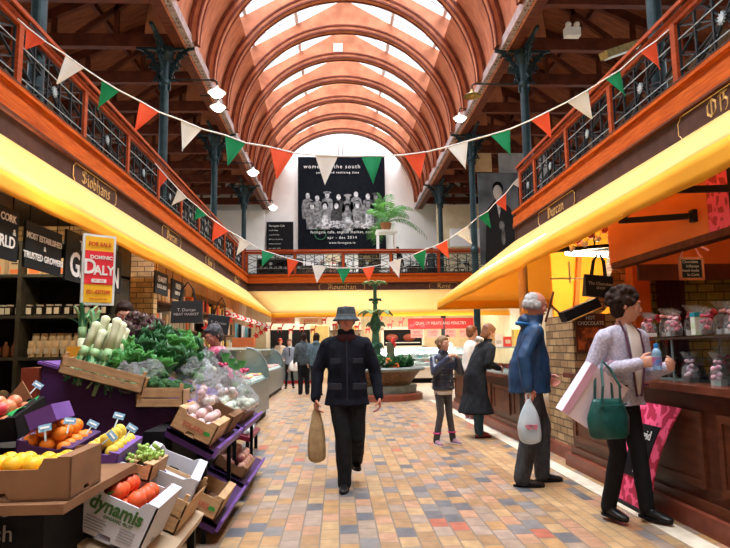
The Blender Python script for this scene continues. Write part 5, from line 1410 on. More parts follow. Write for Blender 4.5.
# white printed box of red citrus, tipped towards the aisle
Mh_ = slope(at(67, 527, Y=2.78), 24)
bx = crate('white printed cardboard box of red citrus tipped towards the aisle', Mh_, .325, .40, .215, M_whitecard, posts=False, cat='box', min_=M_whitecard)
M1 = wmat(bx); M_ink = mat('dark_green_ink', (.05,.13,.03), .5)
text_mesh('box_lettering', 'dynamis', .082, M1 @ frameM((.165, -.004, .142), (1,0,0), (0,0,1)), M_ink, bx, .002, bold=.0022, sx=.92)
text_mesh('box_lettering', 'ORGANIC FRUIT', .018, M1 @ frameM((.19, -.004, .10), (1,0,0), (0,0,1)), M_ink, bx, .002)
for i in range(5): B().box(.05, .05+.09+.01*(i % 2), -.003, 0, .03+.012*i, .034+.012*i).out('printed_line', mat('pale_ink', (.3,.3,.34), .6), bx); B().box(.21, .28, -.003, 0, .03+.012*i, .034+.012*i).out('printed_line', mat('pale_ink', (.3,.3,.34), .6), bx)
b = B(); b.tube([(.035+.018*math.cos(a), -.002, .17+.018*math.sin(a)) for a in [2*PI*i/16 for i in range(16)]], .0018, 4, closed=True); b.out('round_stamp', mat('pale_ink', (.3,.3,.34), .6), bx)
b = B(); b.prism([(.09,-.001,.185),(.105,-.001,.205),(.125,-.001,.21),(.108,-.001,.19)], (0,-.003,0)); b.out('leaf_mark', M_ink, bx)
fruit('grapefruit', 'red orange citrus fruit in the tipped white box', 'red citrus in the white box', .040, M_red_or, Mh_, spots(.30, .37, .115, .040, layers=2, x0=.01, y0=.01))
M_ply = mat('pale_ply_edge', (.55,.42,.28), .6)
t = thing('sloping_stand', 'sloping pale board stand under the tipped citrus box', 'stand', (-1.0, 3.0, 0))
Ms = slope(V(Mh_.translation)+V((-.05, -.05, -.035)), 24)
B().add([Ms @ V(q) for q in ((0,0,-.03),(.46,0,-.03),(.46,1.0,-.03),(0,1.0,-.03),(0,0,.028),(.46,0,.028),(.46,1.0,.028),(0,1.0,.028))], [(0,3,2,1),(4,5,6,7),(0,1,5,4),(1,2,6,5),(2,3,7,6),(3,0,4,7)]).out('sloping_top', M_ply, t, local=False)
for q in ((.03,.05),(.42,.05),(.03,.95),(.42,.95)):
    p = Ms @ V((q[0], q[1], -.03)); B().box(p.x-.02, p.x+.02, p.y-.02, p.y+.02, 0, p.z+.01).out('leg', M_black, t, local=False)
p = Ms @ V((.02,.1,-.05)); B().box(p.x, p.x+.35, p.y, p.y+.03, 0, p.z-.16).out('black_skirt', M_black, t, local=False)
Mi = slope(Ms @ V((.05, .48, .03)), 0); Mi = Ms @ Matrix.Translation((.07, .50, .03))
crate('empty pale wooden crate behind the tipped white box', Mi, .34, .46, .17, M_crate)
Mi2 = Ms @ Matrix.Translation((.08, .54, .17)); 
crate('second empty pale crate stacked askew behind the white box', Mi2 @ Matrix.Rotation(.12, 4, 'Z'), .33, .44, .12, M_whitecard, posts=False, cat='box')

# ---- purple stepped stands in the aisle
def step_stand(y0, y1, label):
    t = thing('stepped_stand', label, 'stand', (-1.1, y0, 0))
    for (xl, zl, xr, zr) in ((-1.14,.765,-.83,.60),(-1.10,.285,-.80,.13)):
        b = B(); d = V((xr-xl, 0, zr-zl)); n = V((-d.z, 0, d.x)).normalized()
        for (a, c, m_, nm) in ((0, .022, M_purple, 'shelf'),):
            A = V((xl, y0, zl)); b.prism([A, A+d, A+d-n*c, A-n*c], (0, y1-y0, 0)); b.out('shelf', m_, t, local=False)
        b = B(); A = V((xr, y0, zr)); b.prism([A-n*.04, A-n*.04+d.normalized()*.02, A+n*.035+d.normalized()*.02, A+n*.035], (0, y1-y0, 0)); b.out('shelf_edge', M_purplel, t, local=False)
        b = B(); A = V((xl, y0, zl)); b.prism([A, A+d, A+d-n*.06, A-n*.06], (0, .02, 0)); b.out('end_edge', M_purple, t, local=False)
    for y in (y0+.05, y1-.08):
        B().box(-1.16,-1.12,y,y+.04,0,.76).out('leg', M_black, t, local=False); B().box(-.92,-.89,y,y+.03,0,.60).out('leg', M_black, t, local=False)
    B().box(-1.30,-1.16,y0,y1,0,.74).out('back_panel', M_black, t, local=False)
step_stand(4.22, 5.28, 'nearest purple stepped stand holding crates in the aisle')
step_stand(5.42, 6.6, 'farther purple stepped stand holding bagged vegetables')
M_print = mat('red_crate_print', (.60,.10,.08), .6)
def solaris(t):
    M1 = wmat(t); text_mesh('crate_lettering', 'SOLARIS', .042, M1 @ frameM((.15, -.003, .065), (1,0,0), (0,0,1)), M_print, t, .002)
    b = B(); b.lathe([(.02,0),(.02,.003)], (0,0,0), 14, Matrix.Translation((.25,-.001,.065)) @ Matrix.Rotation(PI/2, 4, 'X'), 1.3, .7); b.out('leaf_print', mat('green_print', (.05,.30,.06), .6), t)
Mk = slope((-1.13, 4.20, .775), 27)
solaris(crate('pale crate of bagged pink vegetables on the top step', Mk, .30, .42, .145, M_crate, posts=False))
Mk2 = slope((-1.13, 4.72, .775), 27); crate('brown crate behind the pink vegetables on the top step', Mk2, .31, .45, .15, M_card, posts=False)
Ml = slope((-1.09, 4.20, .297), 27)
solaris(crate('pale crate lined with brown paper on the lower step', Ml, .30, .46, .15, M_crate, posts=False))
b = B(); b.sheet(lambda u, v: Ml @ V((.012+.276*u, .012+.436*v, .03+.10*(abs(u-.5)*2)**3+.03*noise.noise(V((u*5,v*5,1))))), 16, 16, .002); tag(b.out('brown_paper', mat('brown_liner_paper', (.26,.13,.07), .7, bump=.3), smooth=True), 'crumpled brown paper lining the lower crate', 'paper')
M_onion = mat('pink_onion_skin', (.62,.30,.24), .4, (.75,.55,.45), 7); M_garlic = mat('white_bulb', (.72,.66,.60), .5, (.70,.40,.42), 6)
M_cello = glassmat('crinkled_cellophane', (.95,.98,1), .22, .12, False)
nt = M_cello.node_tree; nb = nt.nodes.new('ShaderNodeTexNoise'); nb.inputs['Scale'].default_value = 22; bp = nt.nodes.new('ShaderNodeBump'); bp.inputs['Strength'].default_value = 1; bp.inputs['Distance'].default_value = .05
nt.links.new(nb.outputs[0], bp.inputs['Height']); nt.links.new(bp.outputs[0], nt.nodes['Principled BSDF'].inputs['Normal'])
fruit('garlic_bulb', 'pinkish white bulb in the top step crate', 'pink white bulbs in the top crate', .032, M_garlic, Mk, spots(.28, .40, .10, .032, layers=2), (1,1,1.05), 'garlic')
def cello(label, c, rx, ry, rz, seed, grp='clear plastic bags of vegetables', inner=None):
    t = thing('plastic_bag', label, 'bag', c, 0, grp)
    b = B(); n = 18; m = 12; vs = []; fs = []
    for i in range(m+1):
        th = PI*i/m; 
        for k in range(n):
            a = 2*PI*k/n; d = V((math.sin(th)*math.cos(a), math.sin(th)*math.sin(a), -math.cos(th)))
            q = 1+.30*noise.noise(d*2.6+V((seed,0,0)))+.12*noise.noise(d*8+V((0,seed,0)))
            if d.z > .6: q *= 1+.55*(d.z-.6)
            vs.append((d.x*rx*q, d.y*ry*q, (d.z+.9)*rz*q))
    for i in range(m):
        for k in range(n): fs.append((i*n+k, i*n+(k+1) % n, (i+1)*n+(k+1) % n, (i+1)*n+k))
    b.add(vs, fs); b.out('clear_film', M_cello, t, smooth=False)
    if inner:
        b = B()
        for i in range(inner[1]): b.ball((rnd.uniform(-.55,.55)*rx, rnd.uniform(-.55,.55)*ry, rnd.uniform(.25,1.1)*rz), inner[2], 9)
        b.out('contents', inner[0], t, smooth=True)
    return t
M_lv = mat('dark_leaf', (.025,.13,.035), .45, (.012,.07,.02), 14, bump=.3); M_lv2 = mat('bright_leaf', (.10,.34,.08), .45, (.04,.20,.04), 12, bump=.3); M_lv3 = mat('cauliflower_white', (.70,.70,.58), .7, (.60,.62,.48), 30, bump=.4)
M_redl = mat('dark_red_leaf', (.11,.025,.045), .45, (.05,.06,.03), 16, bump=.3); M_radish = mat('radish_pink', (.65,.08,.18), .4)
for i, (x, y, Y, rx, inner, lb) in enumerate((
    (207,392,4.45,.12,(M_garlic,8,.03),'clear bag of pink white bulbs at the front of the top step'),(228,388,4.9,.13,(M_garlic,6,.03),'clear bag over the brown crate on the top step'),
    (246,402,5.6,.11,(M_lv3,6,.035),'clear bag of white vegetables on the farther purple stand'),(240,388,5.9,.10,(M_lv2,6,.035),'clear bag of leaves on the farther purple stand'),
    (193,372,5.2,.17,(M_lv2,6,.05),'large crinkled clear bag of leaves beyond the broccoli'),(206,368,5.6,.12,(M_lv3,6,.04),'crinkled clear bag of white heads before the stallholder'),
    (147,376,4.85,.15,(M_lv,6,.05),'dark clear bag of greens between the leeks and broccoli'),(128,380,4.7,.10,(M_lv2,5,.04),'small clear bag of greens against the leek crate'),
    (196,358,6.0,.12,(M_lv3,7,.04),'bright clear bag of white vegetables near the stallholder'))):
    p = at(x, y, Y=Y); cello(lb, (p.x, p.y, p.z-.09), rx, rx, .10, i*3.1, None, inner)
# bagged and loose goods on the lower far step
Mm = slope((-1.08, 5.45, .30), 27)
crate('low crate of red onions on the farther lower step', Mm, .28, .55, .09, M_card, posts=False)
fruit('red_onion', 'red onion in the low crate on the farther step', 'red onions on the farther step', .038, mat('red_onion_skin', (.30,.05,.10), .35, (.62,.35,.25), 4), Mm, spots(.27, .54, .07, .038, layers=2), cat='onion')
Mm2 = slope((-1.13, 5.5, .77), 27); crate('low crate of mixed vegetables on the farther top step', Mm2, .30, .9, .10, M_card, posts=False)
fruit('turnip', 'small white turnip on the farther top step', 'turnips on the farther top step', .042, M_lv3, Mm2, spots(.28, .88, .07, .042, layers=1))


# ---- purple vegetable table with leeks and brassicas
t = thing('vegetable_table', 'large purple sloping vegetable table behind the fruit', 'table', (-1.8, 5.0, 0))
def quad_slab(par, nm, m, pts, d): b = B(); b.prism(pts, d); b.out(nm, m, par, local=False)
TL, TR = at(42, 361, Y=4.78), at(192, 402, Y=4.78)
quad_slab(t, 'front_panel', M_purple, [TL, TR, V((TR.x,4.78,.80)), V((TR.x,4.78,.62)), V((TL.x,4.78,.62))], (0,.03,0))
quad_slab(t, 'sloping_top', M_purplel, [TL+V((-.02,-.03,0)), TR+V((.02,-.03,0)), TR+V((.02,-.03,-.02)), TL+V((-.02,-.03,-.02))], (0,1.2,0))
quad_slab(t, 'side_panel', M_purple, [V((TR.x,4.80,TR.z-.02)), V((TR.x,5.9,TR.z-.02)), V((TR.x,5.9,.62)), V((TR.x,4.8,.62))], (-.03,0,0))
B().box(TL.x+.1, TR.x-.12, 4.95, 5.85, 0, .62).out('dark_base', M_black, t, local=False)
B().box(TL.x-.12, TL.x-.005, 4.72, 5.1, 0, TL.z-.05).out('red_end_post', mat('red_brown_post', (.25,.045,.02), .5), t, local=False)
ang = math.degrees(math.atan2(TL.z-TR.z, TR.x-TL.x))
Mn = slope(at(57, 373, Y=4.60), 15); lc = crate('long pale wooden crate of leeks on the purple table', Mn, .63, .40, .13, M_crate)
Mo = slope(at(135, 408, Y=4.62), 1); crate('pale wooden crate of broccoli beside the leek crate', Mo, .345, .42, .145, M_crate)
# leeks
M_lw = mat('leek_white', (.74,.76,.55), .45, (.60,.68,.42), 6, (1,1,.3)); M_lg = mat('leek_green', (.06,.26,.11), .5, (.03,.17,.08), 8, (6,6,.4)); M_lp = mat('leek_pale_green', (.36,.56,.28), .5, (.26,.46,.22), 6)
def leek(a, c, label, flip, seed):
    a = V(a); c = V(c); d = (c-a); L_ = d.length; d.normalize()
    rr = random.Random(seed)
    t = thing('leek', label, 'leek', tuple(a), 0, 'leeks standing in the crate')
    x = d.orthogonal().normalized(); y = d.cross(x)
    # a = leaf end, c = root end
    b = B(); b.tube([c-d*L_*.5, c-d*L_*.25, c-d*.05, c-d*.015, c], [.031,.028,.031,.036,.016], 12); b.out('white_stalk', M_lw, t, True, local=False)
    b = B(); b.tube([c-d*L_*.68, c-d*L_*.5], [.034,.031], 12); b.out('pale_shank', M_lp, t, True, local=False)
    for i in range(8):
        q = rr.uniform(0, 2*PI); o_ = x*math.cos(q)+y*math.sin(q); s_ = d.cross(o_)
        e = c-d*L_*.64; ln = L_*rr.uniform(.28,.5); sp = rr.uniform(.03,.11)
        b = B(); b.sheet(lambda u, v: e-d*ln*v+o_*(.018+sp*v*v)+s_*(u-.5)*(.06*(1-.55*v))+o_*(-.010*abs(u-.5))-V((0,0,.05*v*v*abs(o_.x))), 3, 6, .002); b.out('leaf', M_lg if i % 3 else M_lp, t, True, local=False)
lk = [(74,372,98,322),(84,376,107,316),(93,378,112,324),(100,382,118,318),(108,380,123,322),(112,384,126,328),(88,370,104,330),(118,386,121,334)]
for i, (x0, y0_, x1, y1_) in enumerate(lk):
    Yl = 4.72+.035*(i % 3); leek(at(x0, y0_, Y=Yl), at(x1, y1_, Y=Yl+.12), 'leek standing root end up in the pale crate', False, i)
for i, (x0, y0_, x1, y1_) in enumerate(((84,308,80,350),(96,310,86,352))):
    leek(at(x0, y0_, Y=4.98), at(x1, y1_+20, Y=4.9), 'leek standing leaf end up behind the others', True, 30+i)
# leafy things
def leafy(name, label, c, r, m, n, seed, cat, up=.6, group=None, rl=.9):
    rr = random.Random(seed); t = thing(name, label, cat, tuple(c), rr.uniform(0,6), group)
    b = B()
    for i in range(n):
        a = 2*PI*i/n*2.4+rr.uniform(-.3,.3); el = rr.uniform(.15, 1.3)*up+.25*rr.random(); ll = r*rl*rr.uniform(.8,1.2); w_ = ll*.55
        d = V((math.cos(a)*math.cos(el), math.sin(a)*math.cos(el), math.sin(el))); s_ = V((-math.sin(a), math.cos(a), 0)); nn = s_.cross(d)
        ph = rr.uniform(0,9)
        def fn(u, v):
            w2 = w_*math.sin(PI*min(1, v*.86+.12))**.7*2
            q = (u-.5)
            ruf = (.16*ll*math.sin(14*v+ph)+.10*ll*math.sin(23*v+2*ph))*(abs(q)*2)**2
            return d*ll*v + s_*w2*q + nn*(ruf - .35*ll*v*v + .12*ll*(1-4*q*q)) 
        b.sheet(fn, 6, 8, .003)
    b.out('leaves', m, t, smooth=True, fixn=False)
    b = B(); b.tube([(0,0,-r*.35),(0,0,r*.25)], [r*.14,r*.12], 8); b.out('stem', M_lp, t)
    return t
def broccoli(label, c, r, seed, grp=None):
    rr = random.Random(seed); t = thing('broccoli', label, 'broccoli', tuple(c), 0, grp)
    b = B()
    for i in range(60):
        a = rr.uniform(0,2*PI); e = rr.uniform(0,PI/2*1.05); d = V((math.cos(a)*math.cos(e), math.sin(a)*math.cos(e), math.sin(e)*.8)); b.ball(d*r*.86, r*.26*rr.uniform(.8,1.1), 7)
    b.ball((0,0,.1*r), r*.8, 12, (1,1,.8)); b.out('florets', mat('broccoli_green', (.06,.17,.05), .8, (.03,.10,.04), 40, bump=.9, bscale=120), t)
    b = B(); b.tube([(0,0,-r*.9),(0,0,0)], [r*.3,r*.42], 10); b.out('stalk', M_lp, t)
lv = [(150,352,5.3,.17,M_lv,0),(165,345,5.5,.19,M_lv,1),(178,350,5.4,.17,M_lv2,2),(170,360,5.1,.17,M_lv,3),(190,353,5.6,.17,M_lv,4),(157,366,5.0,.15,M_lv2,5),(185,364,5.2,.15,M_lv,6),(146,340,5.9,.17,M_lv,7),(200,360,5.6,.13,M_lv,8),(160,334,6.0,.16,M_lv,9),(183,342,5.9,.16,M_lv2,10)]
for i, (x, y, Y, r, m, sd) in enumerate(lv): leafy('kale', 'bunch of dark curly kale heaped on the purple table', at(x, y+6, Y=Y), r*1.15, m, 22, sd, 'kale', group='kale heaped on the purple table')
for i, (x, y, Y, r) in enumerate(((123,352,4.95,.17),(133,361,4.85,.16),(118,362,4.8,.13))): leafy('cabbage', 'bright green pointed cabbage right of the leeks', at(x, y+4, Y=Y), r, M_lv2, 16, 40+i, 'cabbage', .9, 'green cabbages beside the leeks')
for i, (x, y, Y) in enumerate(((124,327,6.0),(134,322,6.1),(144,325,6.2),(155,327,6.1),(130,333,5.8),(146,332,5.9))): leafy('red_lettuce', 'dark red frilly lettuce behind the kale', at(x, y+3, Y=Y), .13, M_redl, 20, 60+i, 'lettuce', group='dark red lettuces behind the kale')
for i, (x, y, r) in enumerate(((152,385,.075),(165,388,.075),(176,388,.07),(159,377,.07),(186,391,.065))): broccoli('dark green broccoli head in the pale crate', at(x, y, Y=4.75+.03*i), r, i, 'broccoli in the pale crate')
p = at(117, 336, Y=5.0); o = B().loft([(p+V((-.07,0,-.02)),(0,.02,0),(0,0,.02)),(p+V((-.03,0,0)),(0,.05,0),(0,0,.045)),(p+V((.05,0,.0)),(0,.05,0),(0,0,.04)),(p+V((.09,0,-.02)),(0,.015,0),(0,0,.015))], 12).out('squash', mat('tan_squash', (.62,.30,.12), .5), None, smooth=True); tag(o, 'tan squash lying behind the leek roots', 'squash')
o = B().box(-.06,.06,-.02,.02,0,.12).out('orange_packet', mat('orange_packet', (.85,.40,.03), .5)); o.location = at(75, 362, Y=4.9); tag(o, 'bright orange packet at the left end of the leek crate', 'packet')
for i, (x, y, Y) in enumerate(((231,372,6.1),(225,366,6.2),(236,378,5.9),(241,374,6.1))):
    p = at(x, y, Y=Y); t = thing('radish_bunch', 'bunch of pink radishes in front of the stallholder', 'radishes', tuple(p), 0, 'radish bunches by the stallholder'); b = B()
    for k in range(9): b.ball((rnd.uniform(-.06,.06), rnd.uniform(-.04,.04), rnd.uniform(0,.05)), .018, 8)
    b.out('radishes', M_radish, t, smooth=True); b = B()
    for k in range(7): b.sheet(lambda u, v, k=k: V(((u-.5)*.03+.03*(k-3)*.4*v, .03*v, .03+.10*v)), 1, 4, .002)
    b.out('leaves', M_lv2, t)
# low table under far vegetables so nothing floats
t = thing('trestle_table', 'trestle table under the farthest vegetables and plastic bags', 'table', (-1.9, 6.6, 0)); B().box(-2.35, -1.20, 6.0, 6.55, .86, .90).out('top', M_purple, t, local=False); 
for x in (-2.3, -1.25):
    for y in (6.02, 6.5): B().box(x, x+.04, y, y+.04, 0, .86).out('leg', M_black, t, local=False)

# ---- deli cases down the left side
M_caseb = mat('stainless_case', (.22,.25,.25), .35, (.16,.19,.19), 5, metal=.5); M_meat = mat('pink_meat', (.62,.18,.16), .45, (.75,.42,.38), 12, bump=.2)
M_caseend = glassmat('grey_tinted_end_glass', (.42,.50,.50), .35, .1, False)
M_tray = mat('white_tray', (.75,.75,.72), .5)
def deli(label, x0, x1, y0, y1, h_, side='x+', items=8, itemm=None, lit=(1,.92,.8), pw=25):
    """glass fronted case; front faces +x, counter back at x0"""
    t = thing('deli_case', label, 'display case', ((x0+x1)/2, (y0+y1)/2, 0))
    B().box(x0, x1-.06, y0, y1, 0, .12).out('plinth', M_black, t, local=False)
    B().box(x0, x1, y0, y1, .12, h_*.55).out('body', M_caseb, t, local=False)
    B().box(x0, x0+(x1-x0)*.45, y0, y1, h_-.04, h_).out('top_shelf', M_tray, t, local=False)
    def prof(s): a = PI/2*s; return (x1-(x1-x0)*.55*(1-math.cos(a))**1.0, h_*.55+(h_*.45)*math.sin(a))
    b = B(); b.sheet(lambda u, v: V((prof(v)[0], y0+(y1-y0)*u, prof(v)[1])), 1, 10, .008); b.out('curved_glass', M_case, t, smooth=False, local=False)
    for y in (y0, y1):
        b = B(); pts = [V((prof(i/10)[0], y, prof(i/10)[1])) for i in range(11)]+[V((x0, y, h_)), V((x0, y, h_*.55))]; b.prism(pts, (0,.012,0)); b.out('glass_end', M_caseend, t, local=False)
        b = B(); b.tube([V((prof(i/10)[0], y, prof(i/10)[1])) for i in range(11)], .018, 6); b.out('end_rim', M_caseb, t, local=False)
    B().box(x0+.02, x1-.08, y0+.03, y1-.03, h_*.55, h_*.55+.02).out('display_bed', M_tray, t, local=False)
    n = max(2, int((y1-y0)/.35))
    for i in range(n):
        y = y0+.2+(y1-y0-.35)*i/(n-1)
        for j in range(2):
            xx = x0+.2+(x1-x0-.45)*j
            o = thing('food_tray', 'white tray of food inside the %s' % label.split(' on ')[0].split(' at ')[0][:60], 'tray', (xx, y, h_*.55+.02), 0, 'trays in the '+label[:40])
            B().box(-.14,.14,-.13,.13,0,.03).out('tray', M_tray, o)
            b = B()
            for k in range(7): b.ball((rnd.uniform(-.09,.09), rnd.uniform(-.08,.08), .05), .05, 8, (1,1,.6))
            b.out('food', (itemm or [M_meat])[(i+j) % len(itemm or [M_meat])], o, smooth=True)
    return t
M_cheese = mat('yellow_cheese', (.80,.55,.15), .5)
deli('curved glass deli case nearest on the left', -2.2, -1.38, 9.0, 12.4, 1.32, itemm=[M_cheese, M_tray, M_meat])
deli('second curved glass meat case farther down the left', -2.5, -1.78, 14.2, 20.2, 1.30)
area('deli_fill_near', (-1.9, 10.7, 2.3), (0, 0, 0), .1, 2.5, 14, (1,.93,.8)); area('deli_fill_far', (-2.2, 17, 2.3), (0, 0, 0), .1, 4, 40, (1,.93,.8))  # added fill lights over the cases, no tubes are seen here
# dark floor tray with white packets, by the cases
t = thing('floor_tray', 'dark red tray of white packets low in the aisle beyond the purple stands', 'tray', (-1.33, 10.2, 0)); Mq = slope((-1.45, 7.4, .30), 14)
B().box(0,.42,0,.9,0,.05).out('tray', mat('maroon_tray', (.16,.01,.03), .4), t); kids(t)[-1].matrix_local = wmat(t).inverted() @ Mq
for q in ((-1.4,7.45),(-1.10,7.45),(-1.4,8.2),(-1.10,8.2)): B().box(q[0], q[0]+.04, q[1], q[1]+.04, 0, .24).out('leg', M_black, t, local=False)
for i in range(8):
    p = Mq @ V((.07+.09*(i % 4), .15+.35*(i//4), .06)); cello('white wrapped packet on the dark red floor tray', tuple(p), .07, .09, .05, 50+i, 'packets on the floor tray', (M_white2, 5, .03))
# far left shop front: cream wall, hanging pieces, christmas roundels
B().box(-3.70, -3.60, 10.2, 24.2, 0, 3.3).out('wall_shops_left', mat('tan_shop_wall', (.34,.25,.14), .7, (.22,.16,.09), 1.5), kind='structure')
M_xr = mat('christmas_red', (.65,.04,.04), .5)
for i in range(22):
    y = 14.5+.42*i
    r_ = i % 3
    t = thing('hanging_roundel', 'small red and white christmas decoration hung below the left awning', 'decoration', (-2.6, y, 2.14), 0, 'christmas decorations under the left awning')
    b = B(); b.lathe([(.065,-.008),(.065,.008)], (0,0,0), 16, Matrix.Rotation(PI/2, 4, 'X')); b.out('disc', M_white2 if r_ else M_xr, t)
    b = B(); b.lathe([(.03,-.012),(.03,.012)], (0,0,0), 12, Matrix.Rotation(PI/2, 4, 'X')); b.out('centre', M_xr if r_ else M_white2, t)
    B().bar((0,0,.06),(0,0,.56), .006).out('thread', M_xr, t)
for i in range(9):
    y = 11+1.3*i; z = 1.75+.15*(i % 3)
    t = thing('hanging_star', 'red hanging christmas figure above the left hand cases', 'decoration', (-2.75, y+2, z), 0, 'red figures above the left cases')
    b = B(); b.prism([(.12*math.cos(a)*(1 if q % 2 else .45), 0, .14*math.sin(a)*(1 if q % 2 else .45)) for q, a in enumerate([2*PI*k/10 for k in range(10)])], (0,.02,0)); b.out('figure', M_xr, t); B().bar((0,.01,.1),(0,.01,2.75-z), .005).out('thread', M_xr, t)
# open orange box of leaflets on the case
p = at(243, 347, Y=9.3); t = thing('leaflet_box', 'orange box holding upright leaflets on the deli case', 'box', (p.x, 9.4, 1.32)); B().box(-.16,.16,-.1,.1,0,.14).out('box', mat('orange_box', (.62,.16,.05), .6), t)
for k in range(5): B().box(-.13+.05*k,-.10+.05*k,-.06,.06,.10,.36-.02*k).out('leaflet', (mat('teal_leaflet', (.12,.36,.42), .5), M_black, M_white2)[k % 3], t)
p = at(247, 353, Y=9.0); t = thing('yellow_notice', 'yellow paper notice stuck to the near deli glass', 'notice', (-1.75, 8.98, 1.0)); B().add([(-.16,0,-.02),(.10,0,-.12),(.2,0,.12),(-.06,0,.2),(-.16,-.004,-.02),(.10,-.004,-.12),(.2,-.004,.12),(-.06,-.004,.2)], [(0,1,2,3),(7,6,5,4),(0,4,5,1),(1,5,6,2),(2,6,7,3),(3,7,4,0)]).out('paper', mat('yellow_paper', (.85,.55,.10), .6), t)
point('stall_spot_left', (-3.6, 7.0, 3.1), 80, (1,.85,.62)); point('veg_fill_light', (-2.2, 5.2, 2.9), 16, (1,.9,.75))  # the light over the vegetables is an added fill without a lamp

def side_shelves(y0, y1, label, seed, mats, X=-3.58):
    rr = random.Random(seed); t = thing('wall_shelves', label, 'shelves', (X, (y0+y1)/2, 1.2))
    B().box(X, X+.03, y0, y1, 1.0, 2.7).out('back_panel', M_stallwall, t, local=False)
    for k in range(3):
        z = 1.25+.48*k; B().box(X, X+.30, y0, y1, z-.03, z).out('shelf', M_cwoodx, t, local=False)
        y = y0+.1
        while y < y1-.15:
            w_ = rr.uniform(.12,.26); h_ = rr.uniform(.15,.36); m = rr.choice(mats)
            o = B().box(-.09, .09, -w_/2+.01, w_/2-.01, 0, h_).out('grocery_box', m); o.location = (X+.15, y+w_/2, z); tag(o, 'small packet of goods on the '+label[:60], 'box', 'packets on the '+label[:40])
            y += w_+rr.uniform(.0,.12)
M_cwoodx = mat('dim_shelf_wood', (.16,.08,.04), .6)
side_shelves(11.0, 14.4, 'wall shelves beyond the brick pier on the left', 1, [M_carton, M_card, M_white2, M_cart_o, M_lab])
side_shelves(15.2, 19.6, 'wall shelves farther along the left hand shops', 2, [M_carton, M_black, M_xr, M_white2, M_cheese])
# ================================================================ RIGHT HAND STALLS
M_cwood = mat('dark_varnished_counter', (.085,.024,.011), .35, (.05,.013,.006), 4, (1,1,5), bump=.03)
M_cwood2 = mat('counter_panel_wood', (.11,.031,.013), .35, (.065,.018,.008), 4, (1,1,5))
M_plinth = mat('red_clay_plinth', (.22,.055,.028), .4, (.15,.035,.02), 6)
M_olive = brickmat('olive_glazed_brick', [(0,(.26,.24,.05)),(.3,(.21,.19,.04)),(.6,(.30,.27,.07)),(.85,(.18,.16,.035))], .22, .10, (.035,.03,.015), .007, plane='XZ', rough=.22)
M_olive_y = brickmat('olive_glazed_brick_side', [(0,(.26,.24,.05)),(.3,(.21,.19,.04)),(.6,(.30,.27,.07)),(.85,(.18,.16,.035))], .22, .10, (.035,.03,.015), .007, plane='YZ', rough=.22)
M_rbrick = brickmat('tan_pier_brick', [(0,(.36,.24,.12)),(.3,(.28,.18,.09)),(.6,(.42,.29,.15)),(.85,(.22,.14,.07))], .22, .085, (.07,.045,.03), .008, plane='XZ', rough=.45)
M_rbrick_y = brickmat('tan_pier_brick_side', [(0,(.36,.24,.12)),(.3,(.28,.18,.09)),(.6,(.42,.29,.15)),(.85,(.22,.14,.07))], .22, .085, (.07,.045,.03), .008, plane='YZ', rough=.45)
def counter(label, x0, x1, y0, y1, h_, npan):
    t = thing('shop_counter', label, 'counter', (x0, (y0+y1)/2, 0))
    B().box(x0-.08, x1, y0, y1+.05, 0, .13).out('plinth', M_plinth, t, local=False)
    B().box(x0, x0+.05, y0, y1, .13, h_-.05).out('front', M_cwood, t, local=False)
    B().box(x0+.05, x1, y1-.05, y1, .13, h_-.05).out('end_panel', M_cwood, t, local=False)
    B().box(x0-.06, x1, y0, y1+.05, h_-.05, h_).out('counter_top', mat('dark_red_counter_top', (.16,.045,.025), .22, (.10,.03,.015), 5), t, local=False)
    w_ = (y1-y0)/npan
    for i in range(npan):
        a, c = y0+w_*i+.09, y0+w_*(i+1)-.09
        b = B()
        for q in ((a, a+.05, .28, h_-.18),(c-.05, c, .28, h_-.18),(a+.05, c-.05, .28, .33),(a+.05, c-.05, h_-.23, h_-.18)): b.box(x0-.022, x0-.001, *q)
        b.box(x0-.008, x0-.001, a+.05, c-.05, .33, h_-.23)
        b.out('moulded_panel', M_cwood2, t, local=False)
    b = B(); b.box(x0-.03, x0, y0, y1, .13, .2); b.out('skirting', M_cwood2, t, local=False)
    return t
counter('dark panelled wooden chocolate counter at the right foreground', 2.52, 3.2, 1.6, 6.62, .98, 4)
counter('dark wooden counter in front of the farther right hand stall', 2.50, 3.2, 7.75, 13.2, .86, 5)
# brick pier between the stalls and its arch
b = B(); b.mi = 0; b.box(2.62, 3.15, 6.72, 7.62, 0, 1.62)
o = b.out('wall_pier_brick', [M_rbrick], kind='structure')
B().box(2.618, 2.622, 6.72, 7.62, 0, 1.62).out('wall_pier_side', M_rbrick_y, kind='structure')
B().box(2.56, 3.2, 6.66, 7.66, 0, .14).out('trim_9', M_plinth, kind='structure')
b = B()
for i in range(16):
    a0, a1 = math.radians(-68+8.2*i*.62), math.radians(-68+8.2*i*.62+4.6)
    c = V((2.42, 7.18, 2.55))
    for r0, r1 in ((.98,1.16),):
        b.prism([c+V((r0*math.cos(a), 0, r0*math.sin(a))) for a in (a0, a1)]+[c+V((r1*math.cos(a), 0, r1*math.sin(a))) for a in (a1, a0)], (0,.24,0))
b.out('trim_10', M_rbrick, kind='structure')
